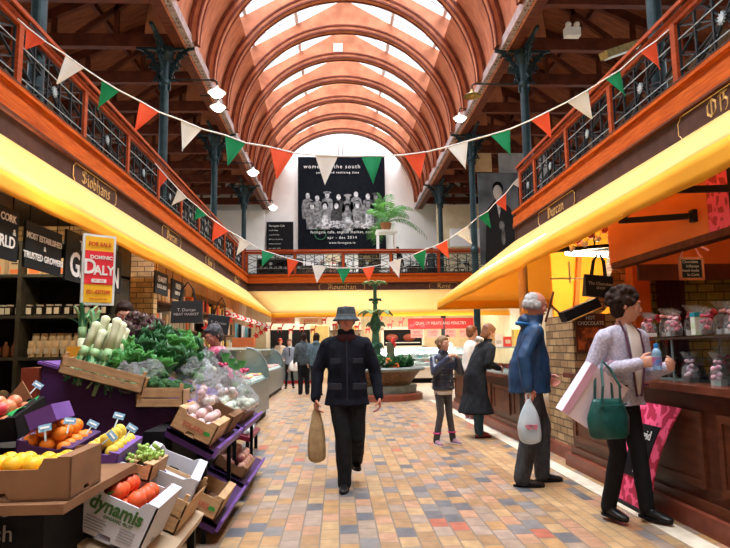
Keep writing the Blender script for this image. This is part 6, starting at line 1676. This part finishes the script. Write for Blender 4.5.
# glazed brick wall and pilaster behind the chocolate counter
b = B(); b.prism([(3.55,7.25,0),(6.8,7.25,0),(6.8,7.25,3.4),(4.1,7.25,3.4),(3.55,7.25,3.05)], (0,.2,0)); b.out('wall_glazed_brick', M_olive, kind='structure')
B().box(6.6, 6.8, Y0, 7.25, 0, 3.6).out('wall_glazed_side', M_olive_y, kind='structure')
b = B(); b.box(3.48, 3.68, 7.0, 7.24, 0, 2.6); b.out('trim_11', mat('orange_painted_post', (.62,.14,.02), .5, (.50,.10,.015), 3), kind='structure')
t = thing('dark_curtain', 'dark red curtain hanging in the opening behind the chocolate counter', 'curtain', (4.0, 7.15, .2))
b = B(); b.sheet(lambda u, v: V((3.86+.36*u, 7.2+.03*math.sin(u*26), .2+2.3*v)), 40, 2, .006); b.out('cloth', mat('maroon_curtain', (.06,.010,.010), .8), t, local=False)
# upper painted board and pink damask board
B().box(2.95, 3.0, 4.64, 6.35, 2.14, 2.70).out('trim_12', mat('coral_painted_board', (.72,.19,.045), .45, (.62,.15,.035), 2), kind='structure')
B().box(2.93, 3.05, 3.0, 6.35, 2.08, 2.14).out('trim_13', M_darkwood, kind='structure')
B().prism([(2.96,6.36,2.12),(6.6,6.36,2.12),(6.6,6.36,3.4),(4.0,6.36,3.4),(2.96,6.36,2.72)], (0,.08,0)).out('wall_coral_return', mat('coral_painted_board', (.72,.19,.045), .45), kind='structure')
B().box(3.2, 4.6, 6.30, 6.34, 1.95, 2.12).out('trim_14', M_darkwood, kind='structure')
M_dam = bpy.data.materials.new('pink_damask_paper'); M_dam.use_nodes = True
nt = M_dam.node_tree; N = nt.nodes; L = nt.links; tc = N.new('ShaderNodeTexCoord'); vo = N.new('ShaderNodeTexVoronoi'); vo.feature = 'SMOOTH_F1'; vo.inputs['Scale'].default_value = 9
nz = N.new('ShaderNodeTexNoise'); nz.inputs['Scale'].default_value = 14; cr = N.new('ShaderNodeValToRGB'); ad = N.new('ShaderNodeVectorMath'); ad.operation = 'MULTIPLY_ADD'; ad.inputs[1].default_value = (.12,.12,.12)
L.new(tc.outputs['Object'], nz.inputs['Vector']); L.new(nz.outputs['Color'], ad.inputs[0]); L.new(tc.outputs['Object'], ad.inputs[2]); L.new(ad.outputs[0], vo.inputs['Vector']); L.new(vo.outputs['Distance'], cr.inputs[0])
e = cr.color_ramp.elements; e[0].position = .30; e[0].color = (.42,.012,.055,1); e[1].position = .36; e[1].color = (.88,.10,.24,1); e.new(.50); e[2].position = .50; e[2].color = (.88,.10,.24,1); e.new(.53); e[3].position = .53; e[3].color = (.42,.012,.055,1)
L.new(cr.outputs[0], N['Principled BSDF'].inputs['Base Color']); N['Principled BSDF'].inputs['Roughness'].default_value = .5
t = thing('damask_signboard', 'pink damask signboard with a black panel above the chocolate counter', 'sign', (2.95, 4.0, 2.14))
B().box(2.94, 2.97, 3.2, 4.62, 2.14, 2.80).out('damask_board', M_dam, t, local=False)
B().box(2.925, 2.94, 3.3, 4.33, 2.18, 2.80).out('black_panel', M_black, t, local=False)
def side_text(par, s_t, size, X, y, z, al='LEFT', m=M_white2, rot=0): text_mesh('sign_lettering', s_t, size, frameM((X, y, z), (0,-1,0), (0,0,1)), m, par, .002, al)
side_text(t, 'david', .20, 2.92, 4.20, 2.58); side_text(t, 'handmade chocolates', .07, 2.92, 4.26, 2.38); side_text(t, 'MADE IN CORK', .06, 2.92, 4.20, 2.24)
# iron awning arms
for (A, C, lb) in ((at(673,190,X=2.62), at(738,188,X=2.90), 'black iron awning arm crossing the pink damask signboard'), (at(620,221,X=2.62), at(692,216,X=2.92), 'black iron awning arm fixed to the coral board')):
    t = thing('wall_bracket', lb, 'bracket', tuple(C)); B().bar(A, C, .04, .05).out('arm', M_ironblack, t, local=False); B().bar(A, A.lerp(C, .35)+V((0,0,.16)), .025).out('stay', M_ironblack, t, local=False)
    B().box(C.x-.01, C.x+.05, C.y-.03, C.y+.03, C.z-.05, C.z+.05).out('wall_plate', M_ironblack, t, local=False)
# chalkboard on a ribbon
t = thing('chalkboard', 'small wooden framed chalkboard hung on a pink ribbon over the counter', 'sign', (3.0, 5.0, 1.82)); p = at(692, 279, Y=5.15)
t.location = (p.x, 5.15, p.z)
b = B(); b.box(-.10,.10,-.006,.006,.0,.18); b.out('slate', M_black, t); b = B(); b.box(-.11,.11,-.012,.008,-.01,.01); b.box(-.11,.11,-.012,.008,.17,.19); b.box(-.11,-.09,-.012,.008,0,.18); b.box(.09,.11,-.012,.008,0,.18); b.out('frame', mat('orange_wood_frame', (.45,.13,.04), .5), t)
b = B(); b.tube([(-.09,0,.19),(0,0,.38),(.09,0,.19)], .007, 6); b.tube([(0,0,.38),(.06,-.01,.30),(.16,-.01,.25)], .010, 6); b.out('ribbon', mat('pink_ribbon', (.75,.30,.32), .5), t)
for i, s_t in enumerate(('Chocolate', 'lollipops', 'hand made', 'In Cork')): text_mesh('chalk_lettering', s_t, .034, wmat(t) @ frameM((-.01+.02*(i % 2), -.008, .15-.038*i), (1,.0,0), (0,0,1)), mat('pale_chalk', (.5,.45,.38), .9), t, .001)
# hot chocolate poster on the pier
t = thing('hot_chocolate_poster', 'brown HOT CHOCOLATE poster on the brick pier', 'poster', (2.95, 6.68, 1.22))
B().box(2.64, 2.98, 6.69, 6.71, 1.20, 1.62).out('board', mat('brown_poster', (.13,.035,.018), .5), t, local=False)
B().box(2.66, 2.96, 6.684, 6.69, 1.22, 1.47).out('picture', mat('orange_brown_picture', (.55,.13,.03), .5, (.12,.03,.015), 8, contrast=(.45,.55)), t, local=False)
for s_t, z in (('HOT', 1.575), ('CHOCOLATE', 1.515)): text_mesh('poster_lettering', s_t, .058, frameM((2.81, 6.683, z), (1,0,0), (0,0,1)), M_pw, t, .001, sx=.85, bold=.001)
# bags and box hung in the arch
p = at(598, 297, Y=6.55); tote('black carrier bag hung high in the orange lit arch', tuple(p), .33, .24, .12, ['The Chocolate', 'SHOP'], .08)
for q in (kids(bpy.data.objects['black_carrier.002'])): pass
p = at(581, 313, Y=6.6); t = thing('black_case', 'long black box tilted on top of the brick pier', 'box', tuple(p), rot=(0, math.radians(-22), 0)); B().box(-.21,.21,-.09,.09,-.02,.09).out('box', M_black, t); B().box(-.15,.21,-.095,-.088,-.03,-.018).out('pale_edge', M_yellow, t)
p = at(556, 322, Y=6.75); t = thing('wooden_easel', 'crossed thin wooden slats standing on the pier behind the older man', 'easel', tuple(p)); B().bar((-.12,0,0),(-.01,0,.34), .02).out('slat', M_cwood2, t); B().bar((.12,0,.02),(-.06,0,.20), .02).out('slat', M_cwood2, t)
# fluorescent tube under the awning
t = thing('fluorescent_tube', 'glowing white tube light under the right hand awning', 'lamp', (3.4, 8.0, 2.62)); p = at(566, 253, Y=8.0); q = at(624, 255, Y=8.0)
b = B(); b.tube([p, q], .035, 10); b.out('tube', mat('glowing_tube', (1,.95,.8), .5, (1,.95,.8), emit=(1,.95,.80), es=14), t, local=False); b = B(); b.bar(p+V((0,0,.07)), q+V((0,0,.07)), .09, .04); b.out('batten', M_ironblack, t, local=False); b = B(); b.bar((p+q)/2+V((0,0,.08)), (p+q)/2+V((0,0,.6)), .02); b.out('hanger', M_ironblack, t, local=False)
point('tube_light', tuple((p+q)/2-V((0,0,.25))), 90, (1,.78,.42), .15)
# orange canvas back wall seen through the arch
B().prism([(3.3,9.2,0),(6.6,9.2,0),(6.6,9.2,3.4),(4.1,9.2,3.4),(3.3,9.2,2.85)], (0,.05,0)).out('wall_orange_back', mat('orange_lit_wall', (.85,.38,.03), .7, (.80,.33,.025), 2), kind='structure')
b = B(); b.bar((3.40,9.1,0),(3.75,9.1,3.0), .06); b.out('trim_15', mat('orange_brown_slat', (.42,.13,.02), .6), kind='structure')
t = thing('iron_bracket', 'thin grey iron bracket before the orange wall', 'bracket', (3.1, 7.9, 2.2)); p = at(569, 262, Y=7.9); B().bar(p, p-V((0,0,.28)), .02).out('drop', M_steel, t, local=False); B().bar(p+V((-.26,0,-.22)), p+V((.22,0,-.22)), .02).out('cross_bar', M_steel, t, local=False)
for i in range(7):
    p = at(570+6.5*i, 252-6*(i % 2)-2.6*i, Y=7.4); t = thing('hanging_cup', 'small cup hung with others from the rail beneath the awning', 'cup', tuple(p), rot=(.3*(i % 3), .5, 0), group='cups hung beneath the awning'); b = B(); b.lathe([(.02,0),(.035,.02),(.04,.07)], n=10); b.out('cup', (M_white2, mat('red_cup', (.6,.08,.03), .4))[i % 2], t); B().bar((0,0,.07),(0,0,.20), .006).out('hook', M_ironblack, t)
p = at(562, 252, Y=7.4); q = at(640, 243, Y=7.4); b = B(); b.bar(p+V((-.3,0,.0)), q, .045); t = b.out('awning_rail', M_ironblack); tag(t, 'dark rail under the right awning from which cups and bags hang', 'rail')

t = thing('cream_post', 'pale cream post standing between the orange drapes beyond the brick pier', 'post', (3.9, 12.6, 0)); B().lathe([(.10,0),(.10,3.2)], (3.9,12.6,0), 14).out('shaft', M_cream, t, local=False)
# ---- glass shelves and gift bundles on the chocolate counter
t = thing('counter_display', 'glass display shelf of wrapped sweets on the chocolate counter', 'display', (2.9, 4.9, .98))
B().box(2.62, 3.05, 3.6, 5.75, 1.325, 1.34).out('glass_shelf', M_case, t, local=False); B().box(2.62, 3.05, 3.6, 5.75, 1.31, 1.325).out('shelf_tray', mat('dark_shelf_board', (.05,.03,.025), .4), t, local=False)
for y in (3.62, 4.75, 5.72): B().bar((2.64,y,.98),(2.64,y,1.32), .012).out('post', M_steel, t, local=False); B().bar((3.03,y,.98),(3.03,y,1.32), .012).out('post', M_steel, t, local=False)
B().box(2.615, 2.62, 3.6, 5.74, .98, 1.31).out('glass_front', M_case, t, local=False)
B().box(2.66, 3.02, 3.7, 5.7, 1.12, 1.128).out('middle_shelf', M_case, t, local=False)
B().box(2.5, 2.62, 4.93, 5.05, 1.335, 1.365).out('price_card', M_tray, t, local=False)
M_redf = mat('red_foil', (.42,.02,.05), .3, (.60,.08,.14), 30); M_pinkf = mat('pink_wrapped_sweets', (.72,.22,.36), .4, (.85,.60,.62), 30); M_chocf = mat('dark_chocolate', (.06,.02,.012), .35)
def bundle(label, c, s, m, seed, grp):
    s *= 1.15; rr = random.Random(seed); t = thing('gift_bundle', label, 'gift bundle', tuple(c), rr.uniform(0,6), grp)
    b = B(); b.box(-.035*s,.035*s,-.03*s,.03*s,0,.035*s); b.out('box_base', M_tray if seed % 3 else M_chocf, t)
    b = B()
    for i in range(12): b.ball((rr.uniform(-.03,.03)*s, rr.uniform(-.025,.025)*s, (.04+rr.uniform(0,.07))*s), .018*s, 7)
    b.out('sweets', m, t, smooth=True)
    b = B(); n = 16; vs = []; fs = []; pr = [(.045,0),(.052,.05),(.045,.10),(.014,.135),(.03,.16),(.055,.20)]
    for r, z in pr:
        for k in range(n):
            a = 2*PI*k/n; q = 1+.14*math.sin(a*5+seed)+(.18*math.sin(a*8) if z > .15 else 0); vs.append((r*s*q*math.cos(a), r*s*q*math.sin(a), z*s))
    for i in range(len(pr)-1):
        for k in range(n): fs.append((i*n+k, i*n+(k+1) % n, (i+1)*n+(k+1) % n, (i+1)*n+k))
    b.add(vs, fs); b.out('cellophane', M_cello, t)
    b = B(); b.tube([(.018*s*math.cos(a), .018*s*math.sin(a), .137*s) for a in [2*PI*k/8 for k in range(8)]], .006*s, 5, closed=True)
    for sg in (-1, 1): b.ball((sg*.022*s, 0, .142*s), .016*s, 8, (1.3,.6,.8))
    b.out('ribbon_bow', M_redf if seed % 2 else M_pinkf, t, smooth=True)
for i in range(15): 
    y = 5.62-.135*i; bundle('cellophane bundle of sweets standing on the upper glass shelf', (2.72+.11*(i % 3), y, 1.34), .85+.25*((i*7) % 3)/2, (M_redf, M_pinkf, M_chocf)[i % 3], i, 'bundles on the upper shelf')
for i in range(8):
    bundle('cellophane bundle of sweets standing on the counter top', (2.66+.16*(i % 2), 4.55-.17*i, .981), 1.0+.2*(i % 2), (M_pinkf, M_redf)[i % 2], 30+i, 'bundles on the counter top')
for i in range(6):
    bundle('cellophane bundle behind the display glass beside the woman', (2.88, 5.6-.2*i, .981), .8, (M_chocf, M_redf)[i % 2], 50+i, 'bundles behind the display glass')
t = thing('tray_of_chocolates', 'silver tray of chocolates low on the counter', 'tray', (2.86, 4.85, .981)); B().box(-.14,.14,-.28,.28,0,.012).out('tray', M_steel, t)
for i in range(10): B().ball((-.09+.06*(i % 4), -.2+.09*(i//2), .03), .024, 8, (1,1,.7)).out('chocolate', M_chocf, t, smooth=True)
p = at(707, 322, Y=4.75); t = thing('juice_carton', 'tall green and white carton among the bundles', 'carton', (2.80, 4.66, 1.34)); B().box(-.03,.03,-.03,.03,0,.17).out('carton', mat('green_white_carton', (.55,.75,.45), .5, (.75,.8,.7), 12, contrast=(.45,.55)), t); B().box(-.032,.032,-.032,.032,.14,.175).out('blue_top', mat('turquoise_top', (.02,.35,.45), .5), t)
for k in range(7):
    t = thing('lollipop_flower', 'dark red foil rose on a stick behind the bundles', 'sweet', (2.98, 5.55-.27*k, 1.34), 0, 'foil roses behind the bundles'); B().bar((0,0,0),(0,0,.14), .008).out('stick', M_chocf, t)
    b = B()
    for i in range(9): b.ball((rnd.uniform(-.025,.025), rnd.uniform(-.025,.025), .16+rnd.uniform(-.02,.03)), .022, 7)
    b.out('foil_head', M_redf, t, smooth=True)

# pink damask poster board leaning on the counter
t = thing('poster_board', 'curved pink damask poster board leaning on the counter behind the woman', 'sign', (2.4, 4.5, 0))
def pf(u, v):
    # u along y (far..near), v height; leaning back on the counter, bowed
    z = .03+.78*v; y = 5.10-.56*u-.15*v+.05*math.sin(PI*v); x = 2.27+.20*v-.03*math.sin(PI*v)
    return V((x, y, z))
b = B(); b.sheet(lambda u, v: pf(u, v)+V((.0,0,0)), 6, 12, .012); b.out('damask_board', M_dam, t, local=False)
b = B(); b.sheet(lambda u, v: pf(.20+.60*u, .28+.52*v)+V((-.010,0,.0)), 6, 10, .006); b.out('black_panel', M_black, t, local=False)
def ptxt(s_t, size, u, v, al='CENTER'):
    p = pf(u, v)+V((-.018,0,0)); up = (pf(u, v+.05)-pf(u, v-.05)).normalized(); text_mesh('poster_lettering', s_t, size, frameM(p, (0,-1,0), up), M_white2, t, .002, al)
ptxt('david', .105, .50, .70); ptxt('the', .03, .55, .58); ptxt('chocolate', .035, .55, .52); ptxt('CORK', .045, .58, .34)
b = B(); b.box(2.25,2.31,4.6,5.05,.0,.04); b.out('base_foot', M_black, t, local=False)

# ---- farther right stall: glass display with red and pink goods
t = thing('display_cabinet', 'glass topped cabinet of meats on the farther right counter', 'display case', (2.9, 10.4, .86))
B().box(2.55, 3.1, 8.0, 13.1, .861, .90).out('bed', M_tray, t, local=False); B().box(2.53, 2.545, 8.0, 13.1, .861, 1.25).out('glass_front', M_case, t, local=False); B().box(2.53, 3.1, 8.0, 13.1, 1.25, 1.27).out('top_shelf', M_steel, t, local=False)
for i in range(22):
    o = thing('meat_tray', 'tray of red meat inside the farther right cabinet', 'tray', (2.72+.22*(i % 2), 8.25+.22*i, .901), 0, 'meat trays in the farther right cabinet'); B().box(-.09,.09,-.09,.09,0,.02).out('tray', M_tray, o); b = B()
    for k in range(6): b.ball((rnd.uniform(-.05,.05), rnd.uniform(-.05,.05), .05), .04, 8, (1,1,.7))
    b.out('meat', (mat('red_meat', (.5,.04,.04), .4), M_meat)[i % 2], o, smooth=True)
for i in range(9):
    y = 8.3+.52*i; o = thing('packet_row', 'small packet standing on top of the farther right cabinet', 'packet', (2.75, y, 1.27), rnd.uniform(-.4,.4), 'packets on the farther right cabinet'); B().box(-.06,.06,-.05,.05,0,.16+.05*(i % 3)).out('packet', (M_xr, M_white2, M_cheese)[i % 3], o); B().box(-.04,.04,-.054,-.05,.05,.11).out('label', M_lab, o)
area('right_far_fill_light', (3.0, 10.6, 2.9), (0,0,0), .1, 4, 60, (1,.85,.6))  # added fill over the cabinet, no tube hangs here
point('chocolate_fill_light', (3.4, 4.6, 2.2), 6, (1,.72,.42));  # added warm fill for the counter, with no visible lamp
# ================================================================ FAR STALLS AND FOUNTAIN
B().box(-8, 8.7, 29.2, 29.35, 0, 3.75).out('wall_back_lower', M_cream, kind='structure')
B().box(XR+2.6, XR+2.7, YR+1.8, 29.2, 0, 3.75).out('wall_shops_right', M_cream, kind='structure')
for x0 in (-3.3, -.3, 2.6, 5.4): area('far_stall_light', (x0+1.2, 26.2, 3.55), (0,0,0), 2.2, 2.5, 120, (1,.90,.72))
# lower far walls per stall: shelves and panels
M_tile = mat('white_stall_tile', (.74,.70,.60), .4, (.66,.60,.48), 3)
def shelf_bay(x0, x1, y, label, z0=1.2, z1=2.6, mats=None, seed=0):
    rr = random.Random(seed); t = thing('wall_shelves', label, 'shelves', ((x0+x1)/2, y, z0))
    B().box(x0, x1, y, y+.03, z0-.2, z1+.2).out('back_panel', M_tile, t, local=False)
    for k in range(3):
        z = z0+(z1-z0)*k/3; B().box(x0, x1, y-.28, y, z-.03, z).out('shelf', M_cwood2, t, local=False)
        x = x0+.1
        while x < x1-.12:
            w_ = rr.uniform(.10,.22); h_ = rr.uniform(.14,.34); m = rr.choice(mats or [M_cheese, M_white2, M_xr, M_card, M_lv])
            o = B().box(-w_/2+.01, w_/2-.01, -.08, .08, 0, h_).out('grocery_box', m); o.location = (x+w_/2, y-.14, z); tag(o, 'small box of goods on the %s' % label.replace('wide ', '')[:60], 'box', 'boxes on the '+label[:40])
            x += w_+rr.uniform(.0,.10)
shelf_bay(-2.9, -.9, 28.8, 'shelves behind the far left stall', seed=1)
shelf_bay(-.7, 1.1, 28.8, 'shelves behind the far middle stall', seed=2)
t = thing('hatch_window', 'open serving hatch with dark interior in the far right stall', 'hatch', (2.9, 28.4, 1.2)); B().box(2.1, 3.9, 28.40, 28.46, 1.35, 2.15).out('dark_opening', M_black, t, local=False)
for q in ((2.0,4.0,2.12,2.25),(2.0,4.0,1.27,1.38),(2.0,2.12,1.3,2.2),(3.9,4.0,1.3,2.2)): B().box(q[0],q[1],28.32,28.42,q[2],q[3]).out('frame', M_tile, t, local=False)
for i in range(2): B().ball((2.5+.8*i, 28.35, 1.75), .22, 12, (1.3,.5,.8)).out('joint_of_meat', mat('dark_red_meat', (.25,.05,.03), .4), t, smooth=True, local=False)
B().box(2.2, 3.8, 28.25, 28.40, 1.5, 1.54).out('inner_shelf', M_tray, t, local=False)
t = thing('dark_window', 'pair of dark panes in the far left shop front', 'window', (-2.0, 27.5, 1.6))
for x in (-3.0, -2.05): B().box(x, x+.8, 27.5, 27.55, 1.25, 2.15).out('pane', M_black, t, local=False)
B().box(-3.2, -.9, 27.56, 27.62, .9, 2.5).out('surround', M_tile, t, local=False)
t = thing('yellow_door', 'yellow ochre cupboard door in the far left shop', 'door', (-.9, 27.3, 0)); B().box(-1.18,-.42,27.25,27.32,.9,2.3).out('leaf', mat('ochre_paint', (.55,.42,.16), .5), t, local=False); B().box(-1.22,-.38,27.3,27.36,.0,2.35).out('frame', M_cream, t, local=False)
# red sign of the butcher
t = thing('butcher_sign', 'long red sign with white panels of lettering over the far right stall', 'sign', (4.2, 24.9, 2.0))
p0 = at(408, 318, Y=24.9); p1_ = at(474, 337, Y=24.9)
B().box(p0.x, p1_.x, 24.9, 24.94, p1_.z+.35, p0.z-.02).out('red_board', M_xr, t, local=False)
for i in range(4): 
    xx = p0.x+.1+(p1_.x-p0.x)*i/4; B().box(xx, xx+.5, 24.9, 24.93, p1_.z, p1_.z+.33).out('price_panel', mat('pink_price_panel', (.75,.40,.36), .6), t, local=False)
    text_mesh('sign_lettering', ('BEEF', 'LAMB', 'PORK', 'BACON')[i], .13, frameM((xx+.25, 24.895, p1_.z+.22), (1,0,0), (0,0,1)), M_xr, t, .003)
    text_mesh('sign_lettering', ('SAUSAGES', 'CHOPS', 'PUDDINGS', 'HAM')[i], .08, frameM((xx+.25, 24.895, p1_.z+.09), (1,0,0), (0,0,1)), M_xr, t, .003)
text_mesh('sign_lettering', 'QUALITY MEATS AND POULTRY', .17, frameM(((p0.x+p1_.x)/2, 24.895, (p0.z+p1_.z+.35)/2), (1,0,0), (0,0,1)), M_white2, t, .003, sx=.85)
for (x, y, w_, h_, lb, s_t, Y) in ((283,320,.9,.28,'pink banner of lettering hanging left of the far stalls','BACON',23.6),(311,321,.9,.24,'pale banner reading SEASONS hanging at the far left','JOYEUX',23.6)):
    p = at(x, y, Y=Y); t = thing('paper_banner', lb, 'banner', tuple(p)); B().box(-w_/2,w_/2,0,.02,-h_/2,h_/2).out('paper', mat('pink_price_panel', (.75,.40,.36), .6) if x < 300 else M_tile, t); text_mesh('banner_lettering', s_t, .15, wmat(t) @ frameM((0,-.006,0),(1,0,0),(0,0,1)), M_xr, t, .002); 
    for q in (-w_*.4, w_*.4): B().bar((q,.01,h_/2),(q,.01,2.95-p.z), .012).out('cord', M_white2, t)
rr = random.Random(5)
for i in range(16):
    p = at(258+11*i, 324+rr.uniform(-3,8), Y=23.6); t = thing('red_reindeer', 'red paper reindeer hung in front of the far stalls', 'decoration', tuple(p), 0, 'paper reindeer at the far stalls')
    b = B(); s = .8
    for q in (((-.12,.02),(.10,.02),(.10,.12),(-.12,.12)),((.06,.10),(.12,.12),(.16,.24),(.10,.24)),((-.11,-.12),(-.07,-.12),(-.07,.03),(-.11,.03)),((.05,-.12),(.09,-.12),(.09,.03),(.05,.03)),((.09,.23),(.20,.21),(.20,.26),(.09,.29))): b.prism([(a*s,0,c*s) for a, c in q], (0,.01,0))
    b.out('paper', M_xr, t); B().bar((0,.005,.1),(0,.005,2.95-p.z), .006).out('thread', M_xr, t)
for i in range(18):
    p = at(402+4.6*i, 351, Y=24.3)
# white counter of the far right stall
t = thing('white_counter', 'long white deli counter with glass shelves at the far right', 'counter', (3.2, 23.0, 0))
xa, xb = 1.55, 5.6
B().box(xa, xb, 22.5, 23.4, 0, .18).out('dark_base', M_black, t, local=False); B().box(xa, xb, 22.35, 23.4, .18, .55).out('cream_front', M_tile, t, local=False)
B().box(xa, xb, 22.3, 23.4, .55, .60).out('ledge', M_white2, t, local=False); B().box(xa, xb, 22.7, 23.4, .60, 1.22).out('display_back', M_white, t, local=False)
for z in (.72, .88, 1.04): B().box(xa, xb, 22.42+.3*(z-.6), 22.75, z, z+.02).out('display_shelf', M_tray, t, local=False)
b = B(); b.sheet(lambda u, v: V((xa+(xb-xa)*u, 22.32+.35*v*v, .60+.66*v)), 1, 6, .01); b.out('glass_front', M_case, t, local=False); B().box(xa, xb, 22.65, 23.4, 1.22, 1.28).out('top', M_white2, t, local=False)
for k in range(30):
    z = (.74,.90,1.06)[k % 3]; x = xa+.15+.13*k; o = B().box(-.09,.09,-.06,.06,0,.05).out('fish_tray', (M_tray, M_meat, mat('teal_tray', (.10,.32,.33), .4))[rr.randrange(3)]); o.location = (x, 22.58+.1*(z-.6), z); tag(o, 'small tray behind the glass of the far white counter', 'tray', 'trays in the far white counter')
area('white_counter_light', (3.5, 22.3, 2.45), (.25,0,0), 4, .3, 170, (1,.97,.9))
t = thing('far_counter', 'low meat counter with pink trays at the far left', 'counter', (-2.0, 23.4, 0)); B().box(-3.2,-.9,23.3,24.2,.12,.85).out('front', M_caseb, t, local=False); B().box(-3.2,-.9,23.35,24.2,0,.12).out('red_base', M_xr, t, local=False); B().box(-3.2,-.9,23.3,24.2,.85,.88).out('top', M_tray, t, local=False)
b = B(); b.sheet(lambda u, v: V((-3.2+2.3*u, 23.3+.4*v*v, .88+.5*v)), 1, 6, .01); b.out('glass_front', M_case, t, local=False)
for k in range(14):
    o = B()
    for q in range(5): o.ball((rr.uniform(-.06,.06), rr.uniform(-.08,.08), .05), .05, 7, (1,1,.7))
    o = o.out('meat_pile', M_meat, smooth=True); o.location = (-3.05+.16*k, 23.65, .88); tag(o, 'pile of pink meat on the far left counter', 'meat', 'meat on the far left counter')
# people behind the counters
person('butcher in white behind the far right counter', (4.3, 24.0, 0), .2, 1.75, M_skin, None, top=M_white2, top_z=.45, trousers=M_blk, shoe=M_shoeblk, hair=M_darkhair)
person('stallholder in red hat and white coat at the far left counter', (-2.3, 24.6, 0), .1, 1.72, M_skin, None, top=M_white2, top_z=.45, trousers=M_blk, shoe=M_shoeblk, hair=M_xr)

# ---- the fountain
FX, FY = .98, 15.9
M_stone = mat('grey_green_stone', (.22,.26,.24), .5, (.14,.17,.16), 5, bump=.1); M_mosaic = mat('brown_mosaic', (.22,.13,.07), .5, (.10,.06,.035), 16, bump=.2); M_cast = mat('green_cast_iron', (.05,.17,.10), .4, (.03,.10,.07), 10, metal=.2)
M_castt = mat('pale_green_leaf_paint', (.22,.34,.14), .45, (.15,.26,.10), 10)
t = thing('fountain', 'stone fountain basin with tall green cast iron leaf tiers in the middle of the hall', 'fountain', (FX, FY, 0))
B().lathe([(1.18,0),(1.18,.13),(1.12,.16)], n=32).out('red_step', mat('red_step_tile', (.30,.085,.05), .5), t)
B().lathe([(1.02,.16),(1.04,.34),(.98,.36)], n=32).out('plinth', M_stone, t)
B().lathe([(.88,.36),(.92,.44),(1.10,.66),(1.14,.70)], n=32).out('bowl', M_mosaic, t)
b = B(); b.lathe([(1.10,.69),(1.24,.71),(1.26,.76),(1.22,.80),(1.06,.80),(1.02,.72)], n=32); b.out('rim', M_stone, t)
B().lathe([(1.04,.70),(1.04,.73)], n=32).out('water', mat('dark_water', (.05,.09,.09), .08), t)
b = B(); b.lathe([(.28,.70),(.24,.85),(.15,.95),(.12,1.25),(.16,1.32),(.11,1.40),(.09,1.70),(.14,1.80),(.15,1.95),(.10,2.08),(.06,2.2),(.055,2.42),(.09,2.46),(.05,2.52),(.045,2.85),(.08,2.92),(.03,2.98)], n=18); b.out('stem', M_cast, t)
def leaf_tier(z, r, n, droop, w_, m):
    for k in range(n):
        a = 2*PI*k/n+.2; d = V((math.cos(a), math.sin(a), 0)); s_ = V((-d.y, d.x, 0))
        b = B(); b.sheet(lambda u, v: d*(.05+r*v)+s_*((u-.5)*2*w_*math.sin(PI*min(1,v*.9+.08))*(1+.25*math.sin(v*20)))+V((0,0,z+.16*r*4*v*(1-v)*.9-droop*v**3+.05*abs(u-.5)*2)), 6, 10, .012); b.out('cast_leaf', m, t, smooth=True)
leaf_tier(2.93, .28, 7, .0, .10, M_castt); leaf_tier(2.50, .12, 6, .0, .07, M_cast); leaf_tier(2.16, .42, 6, .06, .17, M_castt); leaf_tier(1.88, .20, 6, .06, .10, M_cast); leaf_tier(1.35, .16, 6, .1, .08, M_cast)
# greenery, flowers and post in the basin
for i in range(7):
    a = -2.6+.36*i; q = leafy('basin_plant', 'dark green plant set around the fountain basin', (FX+.82*math.cos(a), FY+.82*math.sin(a), .80), .30, M_lv, 16, 80+i, 'plant', .9, 'plants in the fountain basin')
M_orfl = mat('orange_flower', (.85,.20,.04), .5)
for i, (x, y, m) in enumerate(((392,364,M_orfl),(388,361,M_orfl),(384,362,M_white2),(396,366,M_orfl),(379,366,M_white2))):
    p = at(x, y, Y=15.0); t = thing('flower_head', ('orange' if m is M_orfl else 'white')+' flower head in the fountain basin planting', 'flower', tuple(p), 0, ('orange' if m is M_orfl else 'white')+' flowers in the basin'); b = B()
    for k in range(7): b.ball((.05*math.cos(k), -.02, .05*math.sin(k)), .035, 7)
    b.out('petals', m, t, smooth=True); B().bar((0,0,0),(0,.02,-.25), .012).out('stalk', M_lv, t)
p = at(391, 371, Y=15.15); t = thing('basin_post', 'dark square post with a red bow standing on the fountain rim', 'post', (p.x, 15.15, .79)); B().box(-.09,.09,-.05,.05,0,.62).out('post', mat('dark_olive_post', (.10,.12,.07), .6), t); b = B(); b.ball((.06,-.06,.66), .07, 10, (.8,.5,1.2)); b.ball((.10,-.06,.56), .05, 10, (.6,.5,1.4)); b.out('red_bow', M_xr, t, smooth=True)
